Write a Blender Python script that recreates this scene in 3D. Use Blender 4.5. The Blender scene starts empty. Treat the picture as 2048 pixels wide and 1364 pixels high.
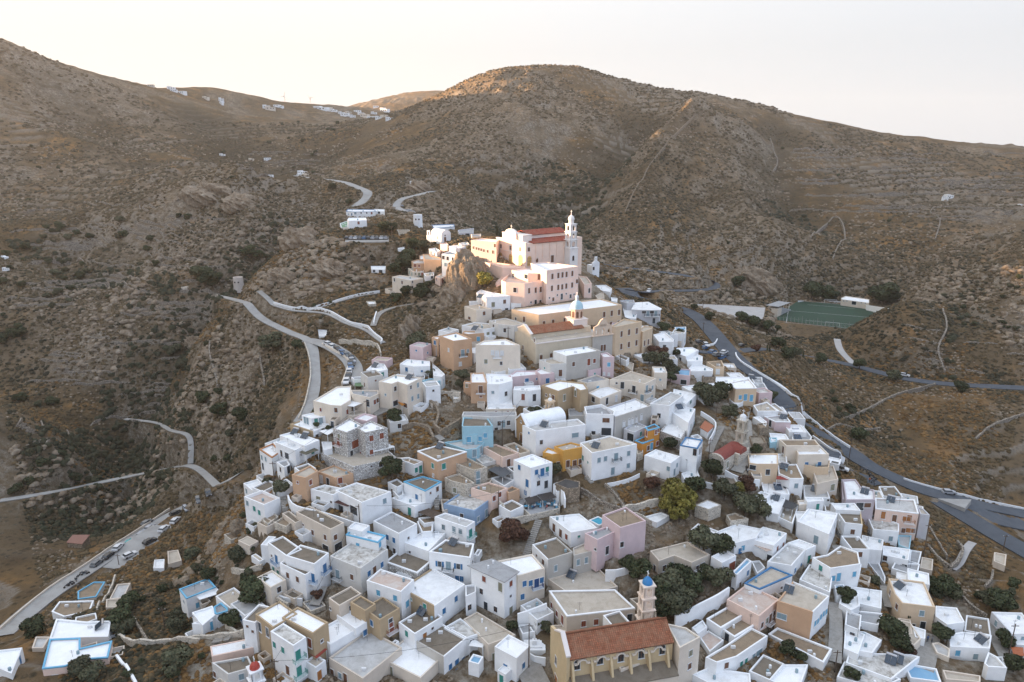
import bpy, bmesh, math, random, re
import numpy as np
from mathutils import Vector, Matrix
random.seed(7); rng = np.random.default_rng(7)
C = bpy.context.scene.collection
F = 1400.0; PITCH = math.radians(15.64); CP, SP = math.cos(PITCH), math.sin(PITCH); CZ = 200.0
TILES = {'0':(0,0,1),'A':(400,1040,4.2111),'B':(720,1040,4.2111),'C':(1040,1040,4.2111),'D':(1360,1040,4.2111),'E':(1688,1040,4.2111),
 'F':(0,1040,4.21),'G':(480,760,4.547),'H':(780,740,4.262),'I':(1060,740,4.262),'J':(1360,740,4.262),'K':(1660,860,4.7036),
 'L':(840,420,5.689),'M':(840,580,4.096),'N':(560,380,4.8706),'O':(1280,540,3.7926),'P':(400,560,4.4522),'Q':(0,140,2.2756),'R':(340,1130,8.025),'S':(0,1180,7.4115),'T':(1800,1100,5.1653),'U':(1180,560,5.683)}
# ---------------------------------------------------------------- photo measurement helpers: pixel -> world
def px(tile, x, y):
    ox, oy, s = TILES[tile]; return ox + x/s, oy + y/s
def pts(tile, s):
    return [px(tile, *map(float, q.split(','))) for q in s.split()]
def ray(p):
    u = (p[0]-1024)/F; v = (682-p[1])/F
    return np.array([u, CP + v*SP, -SP + v*CP])
CAM = np.array([0, 0, CZ])
def atD(p, D):
    d = ray(p); t = D/d[1]; return CAM + d*t
def atZ(p, z):
    d = ray(p); t = (z-CZ)/d[2]; return CAM + d*t
def proj(P):
    d = np.asarray(P, float)-CAM
    w = d[1]*CP - d[2]*SP; up = d[1]*SP + d[2]*CP
    return 1024 + F*d[0]/w, 682 - F*up/w
# ---------------------------------------------------------------- noise
def _hash(ix, iy, s):
    h = (ix*374761393 + iy*668265263 + s*1442695041) & 0xffffffff
    h = ((h ^ (h >> 13))*1274126177) & 0xffffffff
    return ((h ^ (h >> 16)) & 0xffff)/65535.0
def vnoise(x, y, s=0):
    x = np.asarray(x, float); y = np.asarray(y, float)
    ix = np.floor(x).astype(np.int64); iy = np.floor(y).astype(np.int64); fx = x-ix; fy = y-iy
    fx = fx*fx*(3-2*fx); fy = fy*fy*(3-2*fy)
    a = _hash(ix,iy,s); b = _hash(ix+1,iy,s); c = _hash(ix,iy+1,s); d = _hash(ix+1,iy+1,s)
    return (a*(1-fx)+b*fx)*(1-fy)+(c*(1-fx)+d*fx)*fy*1.0 - 0.5
def fbm(x, y, o=5, s=0, g=.5):
    r = 0; a = 1; c, d = math.cos(.6), math.sin(.6)
    for i in range(o):
        r = r + a*vnoise(x, y, s+i); x, y = (x*c-y*d)*2.03+3.1, (x*d+y*c)*2.03+7.7; a *= g
    return r
def ridged(x, y, o=4, s=50):
    r = 0; a = 1; c, d = math.cos(.6), math.sin(.6)
    for i in range(o):
        r = r + a*(1-np.abs(vnoise(x, y, s+i))*4); x, y = (x*c-y*d)*2.03+3.1, (x*d+y*c)*2.03+7.7; a *= .5
    return r
def sstep(a, b, x):
    t = np.clip((x-a)/(b-a), 0, 1); return t*t*(3-2*t)
# ---------------------------------------------------------------- terrain control points: photo pixel, distance in metres
CTRL = '''1100,1364,112 1100,1300,120 1120,1200,130 1100,1100,143 1080,1000,157 1080,900,172 1050,800,190 1100,800,190 1050,700,212 1100,650,226 1080,600,240 1020,560,255
1150,560,262 940,560,262 960,510,268 880,490,300 860,560,275 900,640,235 800,560,300 760,620,262 800,700,222 730,740,208 900,750,205
835,455,385 730,432,372 700,455,345 735,487,318 625,457,332 560,530,310 640,560,290 700,600,270 478,577,290 530,600,272 620,660,240 640,700,226 630,780,198 610,840,181 690,760,208
760,690,228 590,640,255 560,760,222 500,850,205 450,700,262 420,800,240 330,760,275 300,850,250 380,880,236 470,930,190
700,900,172 600,980,158 510,1060,149 560,1180,134 700,1250,124 500,1300,120 430,1100,160 400,1280,125 430,1200,142 300,1230,142 270,1350,118 150,1290,134 100,1330,126 0,1340,120
270,1080,193 430,975,226 340,1030,207 160,1160,172 60,1230,158 0,1275,148 200,1000,222 100,1050,205 40,1130,186 330,950,228 440,930,226 500,960,190
230,700,345 200,900,246 0,752,275 60,765,270 130,792,262 220,850,248 290,915,236 0,735,352 120,760,337 200,810,306 255,850,278 390,650,280 330,720,270 265,790,262 370,640,350 310,700,336 250,760,318 400,610,350 100,950,232 0,1000,214 0,900,246 0,620,380 200,610,368 350,600,345 400,560,352 460,500,395 560,440,430 590,400,500 100,460,490 300,400,530 430,370,500 520,430,440 300,500,440 0,400,600
0,250,760 0,150,850 0,65,930 60,100,960 110,122,990 200,150,1050 210,290,760 300,167,1200 300,250,950 380,168,1350 480,185,1400 560,205,1500 620,214,1620 690,217,1750 450,300,850 600,300,900 620,240,1350 540,330,800 740,240,1350 440,220,1300 400,330,680 160,220,880
650,380,560 620,350,650 740,370,520 560,370,640 690,340,640 800,300,760 700,410,430 830,390,470 780,330,640
870,193,1000 900,176,950 960,147,930 1030,134,950 1100,129,980 1180,137,1000 1280,166,1020 1400,187,1030 1500,202,1050 1640,237,1100 1800,267,1100 2048,294,1100 870,250,830 950,300,650 1000,220,760 1100,250,750 900,400,480 1000,430,420 1080,437,470 950,370,540 1050,350,600
1290,250,800 1200,310,700 1130,390,580 1200,500,420 1250,400,555 1400,218,850 1340,280,670 1270,370,560 1300,480,470 1250,200,900
1400,400,590 1500,350,720 1600,300,850 1700,400,650 1800,350,780 1900,400,700 2000,350,850 2000,430,600 1500,500,480 1480,582,445 1400,480,500 1600,480,520 1600,565,490 1750,560,505 1850,500,540 1560,410,620
2048,485,460 1900,530,415 1820,590,342 1760,640,338 1700,690,335 1880,600,440 1800,700,318 1950,650,330 2000,745,295 1700,735,296 1850,750,296 2040,775,280 1700,850,250 1900,900,232 1950,800,262 1600,760,262 1560,690,288 1850,650,312 2048,600,330
1560,790,234 1650,900,206 1750,960,200 1900,1010,196 2048,1080,184 1850,1060,165 1850,1150,150 1950,1150,155 2048,1200,141 2000,1300,126 1700,1200,134 1500,1200,131 1700,1000,170 1800,1050,168 2048,1000,215 1950,1350,117 1600,1350,114
1600,850,200 1400,900,175 1350,750,216 1300,680,236 1480,800,209 1450,690,264 1380,640,308 1280,590,358 1215,560,395 1190,522,420 1430,572,402 1330,565,395 1480,625,372 1400,615,350 1300,600,340 1350,660,268 1545,640,380
1640,655,388 1555,655,386 1740,660,384 1680,603,455 1600,598,462 1770,615,440 1640,640,400 1300,1000,158 1300,1100,142 1350,850,186 1190,545,300 1250,640,245 1230,560,330 1700,1100,152 950,1300,121 800,1100,143 850,1000,157 850,880,174'''
def build_ctrl():
    P = []
    for q in CTRL.split():
        x, y, D = map(float, q.split(',')); P.append(atD((x, y), D))
    # ground outside the frame: under and behind the drone, valley sides, backs of the ridges
    P += [(0,60,88),(0,0,78),(0,-150,60),(150,60,86),(-150,60,80),(-110,110,90),(120,100,95),(0,90,96),(60,85,96),(-60,90,94),(300,0,70),(-300,0,80),(0,-500,30),(500,-300,40),(-500,-300,80),
          (-300,150,105),(-420,250,160),(-620,330,196),(-700,500,232),(-760,700,300),(-520,330,172),(-600,200,210),(-800,100,240),(-900,400,250),(-1100,900,240),(-1500,300,150),(-1300,-200,120),(-200,180,78),(-230,200,84),  # unseen left hillside, heights shaped so its shadow leaves the hilltop sunlit
          (330,150,90),(300,250,92),(450,300,120),(600,200,110),(500,500,150),(900,700,170),(1200,1000,190),(1400,1400,120),(1000,0,60),
          (-800,1300,240),(-500,1700,230),(-300,1900,240),(-1500,2500,120),(0,1500,210),(300,1400,230),(700,1500,190),(1000,1400,150),(0,3200,160),(1500,3000,50),(-700,3500,80),(-3000,2000,20),(3000,1500,10),(3000,-500,10),(-3000,-500,10),(0,-2500,0)]
    P += [atD((x,y),D) for x,y,D in [(740,201,2300),(800,186,2350),(870,181,2400),(700,212,2250),(950,190,2350),(780,210,2100),(860,205,2100)]]
    P += [(-100,3000,250),(-700,2600,210)]
    return np.array(P, float)
_P = build_ctrl()
def _uv(X, Y):
    r = np.hypot(X, Y+60)+40; return np.arctan2(X, Y+60), np.log(r)
class RBF:
    def __init__(s, P):
        s.u, s.v = _uv(P[:,0], P[:,1]); n = len(P)
        d = np.hypot(s.u[:,None]-s.u[None], s.v[:,None]-s.v[None])
        A = np.zeros((n+3, n+3)); A[:n,:n] = s.k(d) + np.eye(n)*LAM; Q = np.stack([np.ones(n), s.u, s.v], 1); A[:n,n:] = Q; A[n:,:n] = Q.T
        b = np.zeros(n+3); b[:n] = P[:,2]; s.w = np.linalg.solve(A, b)
    def k(s, d): return -np.sqrt(d*d+0.0016)
    def __call__(s, X, Y):
        X = np.asarray(X, float); Y = np.asarray(Y, float); sh = X.shape; u, v = _uv(X.ravel(), Y.ravel()); out = np.empty(u.size); n = len(s.u)
        for i in range(0, u.size, 20000):
            d = np.hypot(u[i:i+20000,None]-s.u[None], v[i:i+20000,None]-s.v[None])
            out[i:i+20000] = s.k(d)@s.w[:n] + s.w[n] + s.w[n+1]*u[i:i+20000] + s.w[n+2]*v[i:i+20000]
        return out.reshape(sh)
LAM = 0.006
rbf = RBF(_P)
def axis(lo, hi, c0, c1, step, g):
    a = [c0]; 
    while a[-1] < c1: a.append(a[-1]+step)
    k = a[-1]
    while k < hi: k += max(step, g*(k-c1)+step); a.append(k)
    k = c0; b = []
    while k > lo: k -= max(step, g*(c0-k)+step); b.append(k)
    return np.array(b[::-1]+a)
GX = axis(-3200, 3200, -150, 165, 1.0, .008); GY = axis(-900, 3600, 92, 270, 1.0, .0065)
XX, YY = np.meshgrid(GX, GY)
# coarse evaluation, upsampled: the control surface is smooth
BZ = rbf(XX, YY)
def rockiness(X, Y):
    return sstep(-.05, .25, fbm(X/90, Y/90, 3, 21))
ROCK = rockiness(XX, YY)
for _x,_y,_r in [(620,520,32),(560,560,22),(400,700,34),(330,760,28),(450,760,22),(860,600,14),(1500,545,26),(400,390,60),(480,385,50),(200,600,40),(1850,560,40),(450,1080,14),(810,800,12),(840,830,12),(1350,730,9),(850,370,20)]:
    _d = ray((_x,_y)); _t = np.arange(80,1200,2.0); _P = CAM+_d*_t[:,None]; _k = np.argmax(_P[:,2]-rbf(_P[:,0],_P[:,1]) < 0); ROCK = np.maximum(ROCK, np.exp(-((XX-_P[_k,0])**2+(YY-_P[_k,1])**2)/_r**2))
DD = np.hypot(XX, YY)
far = sstep(250, 700, DD)
# village spine is kept calm; the open hillsides get gullies, ledges and crags
VIL = '350,1364 380,1190 490,960 520,900 600,840 640,790 700,740 860,700 900,640 940,560 940,470 1170,470 1200,560 1330,640 1400,690 1480,700 1560,790 1620,860 1700,960 1850,1000 1870,1130 2048,1230 2048,1364'
def inpoly(X, Y, poly):
    r = np.zeros(X.shape, bool); n = len(poly)
    for i in range(n):
        x0, y0 = poly[i][:2]; x1, y1 = poly[(i+1)%n][:2]
        if y0 == y1: continue
        c = ((y0 > Y) != (y1 > Y)) & (X < (x1-x0)*(Y-y0)/(y1-y0)+x0); r ^= c
    return r
class Grid:
    def __init__(s, Z): s.Z = Z
    def __call__(s, x, y):
        i = np.clip(np.searchsorted(GX, x)-1, 0, len(GX)-2); j = np.clip(np.searchsorted(GY, y)-1, 0, len(GY)-2)
        fx = (x-GX[i])/(GX[i+1]-GX[i]); fy = (y-GY[j])/(GY[j+1]-GY[j]); Z = s.Z
        return (Z[j,i]*(1-fx)+Z[j,i+1]*fx)*(1-fy)+(Z[j+1,i]*(1-fx)+Z[j+1,i+1]*fx)*fy
def cast(g, p, h=0.0, tmin=60.0, tmax=3400):
    d = ray(p); t = np.concatenate([np.arange(tmin, 600, 0.7), np.geomspace(600, tmax, 900)])
    P = CAM[None]+d[None]*t[:,None]; f = P[:,2]-g(P[:,0], P[:,1])-h
    k = np.argmax(f < 0)
    if f[k] >= 0: return None
    if k == 0: return P[0]
    a = f[k-1]/(f[k-1]-f[k]); return P[k-1]+(P[k]-P[k-1])*a
g0 = Grid(BZ)
vil = []
for x, y in pts('0', VIL):
    q = cast(g0, (x, min(y,1363)))
    vil.append(q if q is not None else atD((x,y),260))
vil += [np.array([150,60,0]), np.array([-110,60,0])]
INV = inpoly(XX, YY, vil)
def blur(a, n):
    a = a.astype(float)
    for _ in range(n):
        a[1:-1] = (a[:-2]+a[1:-1]*2+a[2:])/4; a[:,1:-1] = (a[:,:-2]+a[:,1:-1]*2+a[:,2:])/4
    return a
VW = blur(INV, 12)
out = 1-VW
near = 1-sstep(300, 900, DD)
Z = BZ.copy()
Z += out*(fbm(XX/70, YY/70, 5, 3)*(5+7*far)*(1-.62*sstep(620,820,DD)) + ROCK*(ridged(XX/26, YY/26, 4, 9)-1.0)*(.9+2.2*far))
Z += out*ROCK*np.clip(fbm(XX/7, YY/7, 4, 31), -.2, .6)*2.2*near
Z += out*(ridged(XX/75, YY/75, 5, 19)-.9)*(1.2+2.2*far)*(1-.8*sstep(560,800,DD))
Z += out*fbm(XX/260, YY/260, 4, 77)*5*sstep(500, 1100, DD)*(1-.6*sstep(-.1,.1,0*XX))
Z += VW*fbm(XX/9, YY/9, 3, 5)*.5
# cultivation terraces: ledges held by dry stone, on the gentler flanks
tz = sstep(-.12, .12, fbm(XX/150, YY/150, 3, 61))*out
stp = 2.4+2.6*far; q = Z/stp + .25*fbm(XX/50, YY/50, 2, 8); fr = q-np.floor(q)
TERR = tz*(1-sstep(900,1300,DD))
Z = Z + TERR*stp*.75*(sstep(.72, 1.0, fr)-fr)
def catmull(P, n=8):
    P = [np.asarray(p, float) for p in P]; Q = [2*P[0]-P[1]]+P+[2*P[-1]-P[-2]]; R = []
    for i in range(1, len(Q)-2):
        for k in range(n):
            t = k/n; a, b, c, d = Q[i-1], Q[i], Q[i+1], Q[i+2]
            R.append(.5*((2*b)+(-a+c)*t+(2*a-5*b+4*c-d)*t*t+(-a+3*b-3*c+d)*t**3))
    R.append(P[-1]); return R
GULLY = np.zeros(XX.shape)
# spurs and gullies drawn on the big slopes: photo line, height change, width
for ln_, hh_, ww_ in (('1385,228 1345,262 1310,300 1285,360 1258,400',11,17),('1402,222 1370,245 1345,262 1315,285',9,22),('1295,240 1250,280 1200,320 1130,385 1075,432',-20,36),('1100,300 1010,370 960,420',-9,26),('1560,250 1545,310 1575,380 1600,440',-12,30),('1700,260 1680,340 1640,420',-6,30),('1480,250 1470,330 1490,420',8,28),
        ('640,300 560,330 470,300 400,230',-14,50),('560,440 480,500 410,555 340,640 260,760 215,860',-40,34),('330,240 420,290 500,330',9,50),('60,130 160,220 330,330',-10,40),('150,130 260,200 380,270',7,50),('0,230 120,280 200,300',8,30),('0,470 120,500 260,560',-8,22),('480,960 430,1000 380,1060 330,1120',-4,9),('400,620 320,700 260,790',7,14),('2040,490 1930,512 1850,560 1780,625 1710,690',2,22),('290,385 380,350 470,372 530,430',13,26),('540,350 500,330 420,300',-10,30),('1960,560 1900,640 1880,720',-7,14)):
    lp = []
    for x, y in pts('0', ln_):
        q_ = cast(g0, (x, y))
        if q_ is not None: lp.append(q_)
    lp = catmull(lp, 6); dmin_ = np.full(XX.shape, 1e9)
    for i in range(len(lp)-1):
        a_, b_ = lp[i][:2], lp[i+1][:2]; e_ = b_-a_; R_ = ww_*3.2; i0, i1 = np.searchsorted(GX, [min(a_[0],b_[0])-R_, max(a_[0],b_[0])+R_]); j0, j1 = np.searchsorted(GY, [min(a_[1],b_[1])-R_, max(a_[1],b_[1])+R_])
        X_, Y_ = XX[j0:j1,i0:i1], YY[j0:j1,i0:i1]; t_ = np.clip(((X_-a_[0])*e_[0]+(Y_-a_[1])*e_[1])/(e_@e_+1e-9), 0, 1); dmin_[j0:j1,i0:i1] = np.minimum(dmin_[j0:j1,i0:i1], np.hypot(X_-a_[0]-t_*e_[0], Y_-a_[1]-t_*e_[1]))
    Z += hh_*np.exp(-(dmin_/ww_)**1.3)*out
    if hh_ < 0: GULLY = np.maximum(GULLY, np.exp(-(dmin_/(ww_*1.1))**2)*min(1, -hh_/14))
g1 = Grid(BZ)
# ---------------------------------------------------------------- roads, cut into the ground
ROADS = []   # name, label-less structure; (tile, line, half width, material, name)
MIND = np.full(XX.shape, 1e9); WPAVE = np.zeros(XX.shape)
SPX = np.gradient(GX); SPY = np.gradient(GY)
def cutline(S, hw, margin, drop=.3):
    """level the ground to a line of 3d points"""
    global Z
    best = {}
    for s in S:
        R = hw+margin+8
        i0, i1 = np.searchsorted(GX, [s[0]-R, s[0]+R]); j0, j1 = np.searchsorted(GY, [s[1]-R, s[1]+R])
        if i1 <= i0 or j1 <= j0: continue
        d = np.hypot(XX[j0:j1,i0:i1]-s[0], YY[j0:j1,i0:i1]-s[1]); key = _buf[j0:j1,i0:i1]; m = d < key
        key[m] = d[m]; _zb[j0:j1,i0:i1][m] = s[2]
    m = _buf < hw+margin+8
    sp = np.maximum(SPX[None,:], SPY[:,None])[m]*1.1
    w = 1-sstep(0, 1, (_buf[m]-hw-sp)/margin)
    Z[m] = Z[m]*(1-w) + (_zb[m]-drop)*w
    MIND[m] = np.minimum(MIND[m], _buf[m]-hw)
def line3(tile, s, n=8, smooth=6, grid=None, absd=None):
    P = []
    for p in pts(tile, s):
        q = cast(grid or g1, p)
        if q is not None: P.append(q)
    P = catmull(P, n); P = np.array(P)
    # resample about every 2 m
    L = np.r_[0, np.cumsum(np.hypot(*np.diff(P[:,:2], axis=0).T))]; m = max(2, int(L[-1]/2)); t = np.linspace(0, L[-1], m)
    P = np.stack([np.interp(t, L, P[:,k]) for k in range(3)], 1)
    for _ in range(smooth):
        P[1:-1] = (P[:-2]+2*P[1:-1]+P[2:])/4
    return P
_buf = np.full(XX.shape, 1e9); _zb = np.zeros(XX.shape)
def road(tile, s, hw, mat, name, margin=4, smooth=8):
    _buf[:] = 1e9
    P = line3(tile, s, 8, smooth); cutline(P, hw+.4, margin); ROADS.append((name, P, hw, mat)); return P
# ---------------------------------------------------------------- materials
MATS = {}
def newmat(name):
    m = bpy.data.materials.new(name); m.use_nodes = True; nt = m.node_tree; nt.nodes.clear()
    o = nt.nodes.new('ShaderNodeOutputMaterial'); b = nt.nodes.new('ShaderNodeBsdfPrincipled'); nt.links.new(b.outputs[0], o.inputs[0])
    return m, nt, b
def nd(nt, t, **k):
    n = nt.nodes.new(t)
    for a, v in k.items():
        if a.startswith('i_'): n.inputs[a[2:].replace('_',' ')].default_value = v
        else: setattr(n, a, v)
    return n
def col4(c): return (c[0], c[1], c[2], 1)
def mixc(nt, fac, a, b, mode='MIX'):
    n = nt.nodes.new('ShaderNodeMix'); n.data_type = 'RGBA'; n.blend_type = mode
    for sock, v in ((n.inputs[0], fac), (n.inputs[6], a), (n.inputs[7], b)):
        if hasattr(v, 'default_value') or hasattr(v, 'links'): nt.links.new(v, sock)
        elif isinstance(v, (int, float)): sock.default_value = v
        else: sock.default_value = col4(v)
    return n.outputs[2]
def ramp(nt, v, stops):
    r = nt.nodes.new('ShaderNodeValToRGB'); e = r.color_ramp.elements
    while len(e) < len(stops): e.new(.5)
    for q, (p, c) in zip(e, stops):
        q.position = p; q.color = col4(c) if not isinstance(c, (int, float)) else (c, c, c, 1)
    nt.links.new(v, r.inputs[0]); return r.outputs[0]
def noise(nt, vec, scale, detail=4, rough=.55, dist=0):
    n = nt.nodes.new('ShaderNodeTexNoise'); n.inputs['Scale'].default_value = scale; n.inputs['Detail'].default_value = detail; n.inputs['Roughness'].default_value = rough; n.inputs['Distortion'].default_value = dist
    nt.links.new(vec, n.inputs['Vector']); return n.outputs[0]
def world_vec(nt, sc=(1,1,1)):
    g = nt.nodes.new('ShaderNodeNewGeometry'); m = nt.nodes.new('ShaderNodeMapping'); m.inputs['Scale'].default_value = sc; nt.links.new(g.outputs['Position'], m.inputs[0]); return m.outputs[0]
def bump(nt, b, h, strength=.4, dist=.1):
    n = nt.nodes.new('ShaderNodeBump'); n.inputs['Strength'].default_value = strength; n.inputs['Distance'].default_value = dist; nt.links.new(h, n.inputs['Height']); nt.links.new(n.outputs[0], b.inputs['Normal'])
def plaster(name, c, stain=(.35,.31,.26), amt=.5, rough=.85):
    """limewashed render: blotches, rain streaks, a few worn patches"""
    if name in MATS: return MATS[name]
    m, nt, b = newmat(name); v = world_vec(nt); vs = world_vec(nt, (1,1,.18))
    n1 = noise(nt, v, .45, 5, .6); n2 = noise(nt, vs, 1.6, 4, .6); n3 = noise(nt, v, 3.0, 5, .7)
    c0 = tuple(x*.9 for x in c)
    a = mixc(nt, ramp(nt, n1, [(.35,0),(.65,1)]), c0, c)
    st = tuple(c[i]*.35+stain[i]*.55 for i in range(3))
    a = mixc(nt, ramp(nt, n2, [(.58,0),(.78,amt*.8)]), a, st)
    a = mixc(nt, ramp(nt, n3, [(.62,0),(.74,amt*.7)]), a, tuple(x*.7 for x in st))
    nt.links.new(a, b.inputs['Base Color']); b.inputs['Roughness'].default_value = rough; b.inputs['Specular IOR Level'].default_value = .2
    bump(nt, b, n3, .35, .05); MATS[name] = m; return m
def deckmat(name, c, c2, amt=.6, sc=.5):
    if name in MATS: return MATS[name]
    m, nt, b = newmat(name); v = world_vec(nt)
    n1 = noise(nt, v, sc, 6, .65, .6); n2 = noise(nt, v, 5, 4, .7); n3 = noise(nt, v, sc*.5, 3, .5, 1.5)
    a = mixc(nt, ramp(nt, n1, [(.42,0),(.66,amt)]), c, c2); a = mixc(nt, ramp(nt, n2, [(.5,0),(.8,.35)]), a, tuple(x*.6 for x in c2))
    a = mixc(nt, ramp(nt, n3, [(.5,0),(.6,.25)]), a, tuple(x*1.15 for x in c))
    nt.links.new(a, b.inputs['Base Color']); b.inputs['Roughness'].default_value = .9; b.inputs['Specular IOR Level'].default_value = .15
    bump(nt, b, n2, .3, .04); MATS[name] = m; return m
def rubble(name, c, mortar, sc=2.2, thr=.12):
    if name in MATS: return MATS[name]
    m, nt, b = newmat(name); v = world_vec(nt, (1,1,1.5)); vo = nt.nodes.new('ShaderNodeTexVoronoi'); vo.inputs['Scale'].default_value = sc; nt.links.new(v, vo.inputs['Vector'])
    ve = nt.nodes.new('ShaderNodeTexVoronoi'); ve.feature = 'DISTANCE_TO_EDGE'; ve.inputs['Scale'].default_value = sc; nt.links.new(v, ve.inputs['Vector'])
    hs = nt.nodes.new('ShaderNodeSeparateColor'); nt.links.new(vo.outputs['Color'], hs.inputs[0])
    a = ramp(nt, hs.outputs[0], [(0, tuple(x*.55 for x in c)), (.5, c), (1, tuple(min(1,x*1.35) for x in c))])
    a = mixc(nt, ramp(nt, ve.outputs['Distance'], [(thr*.5,1),(thr,0)]), a, mortar)
    nt.links.new(a, b.inputs['Base Color']); b.inputs['Roughness'].default_value = .95; b.inputs['Specular IOR Level'].default_value = .1
    bump(nt, b, ve.outputs['Distance'], .8, .2); MATS[name] = m; return m
def plain(name, c, rough=.6, metal=0, spec=.5, var=.15):
    if name in MATS: return MATS[name]
    m, nt, b = newmat(name); v = world_vec(nt); n1 = noise(nt, v, 2.5, 3)
    a = mixc(nt, ramp(nt, n1, [(.3,0),(.7,1)]), tuple(x*(1-var) for x in c), c); nt.links.new(a, b.inputs['Base Color'])
    b.inputs['Roughness'].default_value = rough; b.inputs['Metallic'].default_value = metal; b.inputs['Specular IOR Level'].default_value = spec; MATS[name] = m; return m
def tiles(name, c, sc=2.2):
    if name in MATS: return MATS[name]
    m, nt, b = newmat(name)
    uv = nt.nodes.new('ShaderNodeUVMap'); w = nt.nodes.new('ShaderNodeTexWave'); w.inputs['Scale'].default_value = .75; w.bands_direction = 'X'; nt.links.new(uv.outputs[0], w.inputs[0])
    br = nt.nodes.new('ShaderNodeTexBrick'); br.inputs['Scale'].default_value = 1; br.inputs['Brick Width'].default_value = .42; br.inputs['Row Height'].default_value = .38; br.inputs['Mortar Size'].default_value = .03
    br.inputs['Color1'].default_value = col4(c); br.inputs['Color2'].default_value = col4(tuple(x*.62 for x in c)); br.inputs['Mortar'].default_value = col4(tuple(x*.35 for x in c)); nt.links.new(uv.outputs[0], br.inputs[0])
    n1 = noise(nt, world_vec(nt), .8, 5, .65); a = mixc(nt, ramp(nt, n1, [(.4,0),(.7,.55)]), br.outputs[0], (.34,.22,.14))
    a = mixc(nt, ramp(nt, w.outputs[0], [(0,.55),(.5,0)]), a, tuple(x*.4 for x in c))
    nt.links.new(a, b.inputs['Base Color']); b.inputs['Roughness'].default_value = .85; b.inputs['Specular IOR Level'].default_value = .2; bump(nt, b, w.outputs[0], .6, .08); MATS[name] = m; return m
WALL = {'w':plaster('whitewash',(.84,.84,.83),amt=.42),'W':plaster('bright_whitewash',(.90,.90,.89),amt=.22),'o':plaster('weathered_white',(.66,.64,.6),amt=.85),'c':plaster('cream_plaster',(.75,.66,.55),amt=.45),
 'p':plaster('pink_plaster',(.80,.60,.50),amt=.3),'k':plaster('pale_pink_plaster',(.68,.53,.53),amt=.25),'a':plaster('apricot_plaster',(.60,.39,.25),amt=.4),'t':plaster('tan_plaster',(.47,.35,.22),amt=.6),'b':plaster('blue_plaster',(.30,.41,.55),amt=.3),
 'l':plaster('light_blue_plaster',(.36,.58,.66),amt=.3),'y':plaster('ochre_plaster',(.68,.36,.09),amt=.3),'g':plaster('grey_plaster',(.52,.49,.44),amt=.6),'s':rubble('pale_rubble_masonry',(.50,.44,.36),(.58,.53,.45)),'S':rubble('white_washed_rubble',(.74,.73,.70),(.30,.27,.24),2.6,.16),
 'd':rubble('brown_rubble_masonry',(.30,.24,.175),(.2,.16,.12),2.0),'e':plaster('beige_plaster',(.67,.58,.48),amt=.5),'u':plaster('orange_plaster',(.62,.27,.06),amt=.3),'m':plaster('lilac_plaster',(.52,.45,.47),amt=.4),'h':plaster('sandstone_plaster',(.68,.52,.36),amt=.45),'O':plaster('golden_plaster',(.62,.48,.29),amt=.6),
 'q':plaster('pale_grey_plaster',(.60,.60,.62),amt=.3)}
ROOF = {'w':deckmat('white_roof',(.82,.82,.81),(.56,.54,.50),.45),'W':deckmat('bright_white_roof',(.89,.89,.88),(.68,.66,.62),.25),'c':deckmat('concrete_roof',(.21,.175,.135),(.13,.105,.075)),'t':deckmat('earth_roof',(.30,.23,.16),(.18,.14,.10)),'o':deckmat('flaking_roof',(.62,.6,.56),(.26,.23,.19),1.0,.7),
 'g':deckmat('grey_roof',(.36,.36,.36),(.25,.24,.23)),'l':deckmat('pale_grey_roof',(.52,.51,.49),(.36,.34,.31),.7),'p':deckmat('pinkish_roof',(.52,.40,.33),(.60,.55,.5),.9),'b':deckmat('blue_roof',(.22,.40,.56),(.3,.45,.55)),'r':plain('red_tin',(.36,.07,.05),.6),'d':deckmat('dark_roof',(.10,.095,.09),(.06,.055,.05)),
 'e':deckmat('beige_roof',(.50,.44,.36),(.36,.30,.23)),'v':deckmat('green_roof',(.16,.30,.17),(.2,.3,.2))}
ROOF['s'] = deckmat('rubble_floor',(.24,.20,.15),(.36,.32,.26),.8,1.2)
TRIM = {'b':plain('blue_paint',(.035,.17,.36),.5),'t':plain('green_paint',(.04,.28,.23),.5),'n':plain('brown_paint',(.16,.075,.04),.55),'g':plain('grey_blue_paint',(.26,.36,.40),.5),'k':plain('dark_opening',(.018,.018,.02),.4),'w':plain('white_paint',(.74,.74,.73),.5),'r':plain('red_brown_paint',(.26,.07,.035),.5),
 'y':plain('khaki_paint',(.26,.25,.17),.6),'c':plain('sky_blue_paint',(.13,.42,.62),.5),'o':plain('orange_wood',(.42,.17,.05),.5),'i':plain('iron',(.03,.035,.04),.5,.4),'d':plain('deep_blue_paint',(.02,.07,.2),.5)}
GLASS = plain('window_glass', (.03,.04,.05), .12, 0, .8)
METAL = plain('brushed_metal', (.5,.5,.52), .35, .8)
SOLAR = plain('solar_glass', (.015,.035,.06), .12, 0, .8)
WOOD = plain('weathered_wood', (.10,.07,.05), .85)
STONE = rubble('dry_stone',(.36,.31,.25),(.07,.06,.05),2.4,.10)
PAVE = deckmat('stone_paving',(.33,.31,.28),(.22,.20,.17),.7,.9)
CONC = deckmat('path_concrete',(.36,.35,.33),(.26,.24,.22),.6,.3)
ASPH = deckmat('asphalt',(.095,.105,.118),(.065,.07,.08),.7,.25)
GRAV = deckmat('pale_gravel',(.42,.40,.38),(.34,.32,.3),.6,.2)
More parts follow.
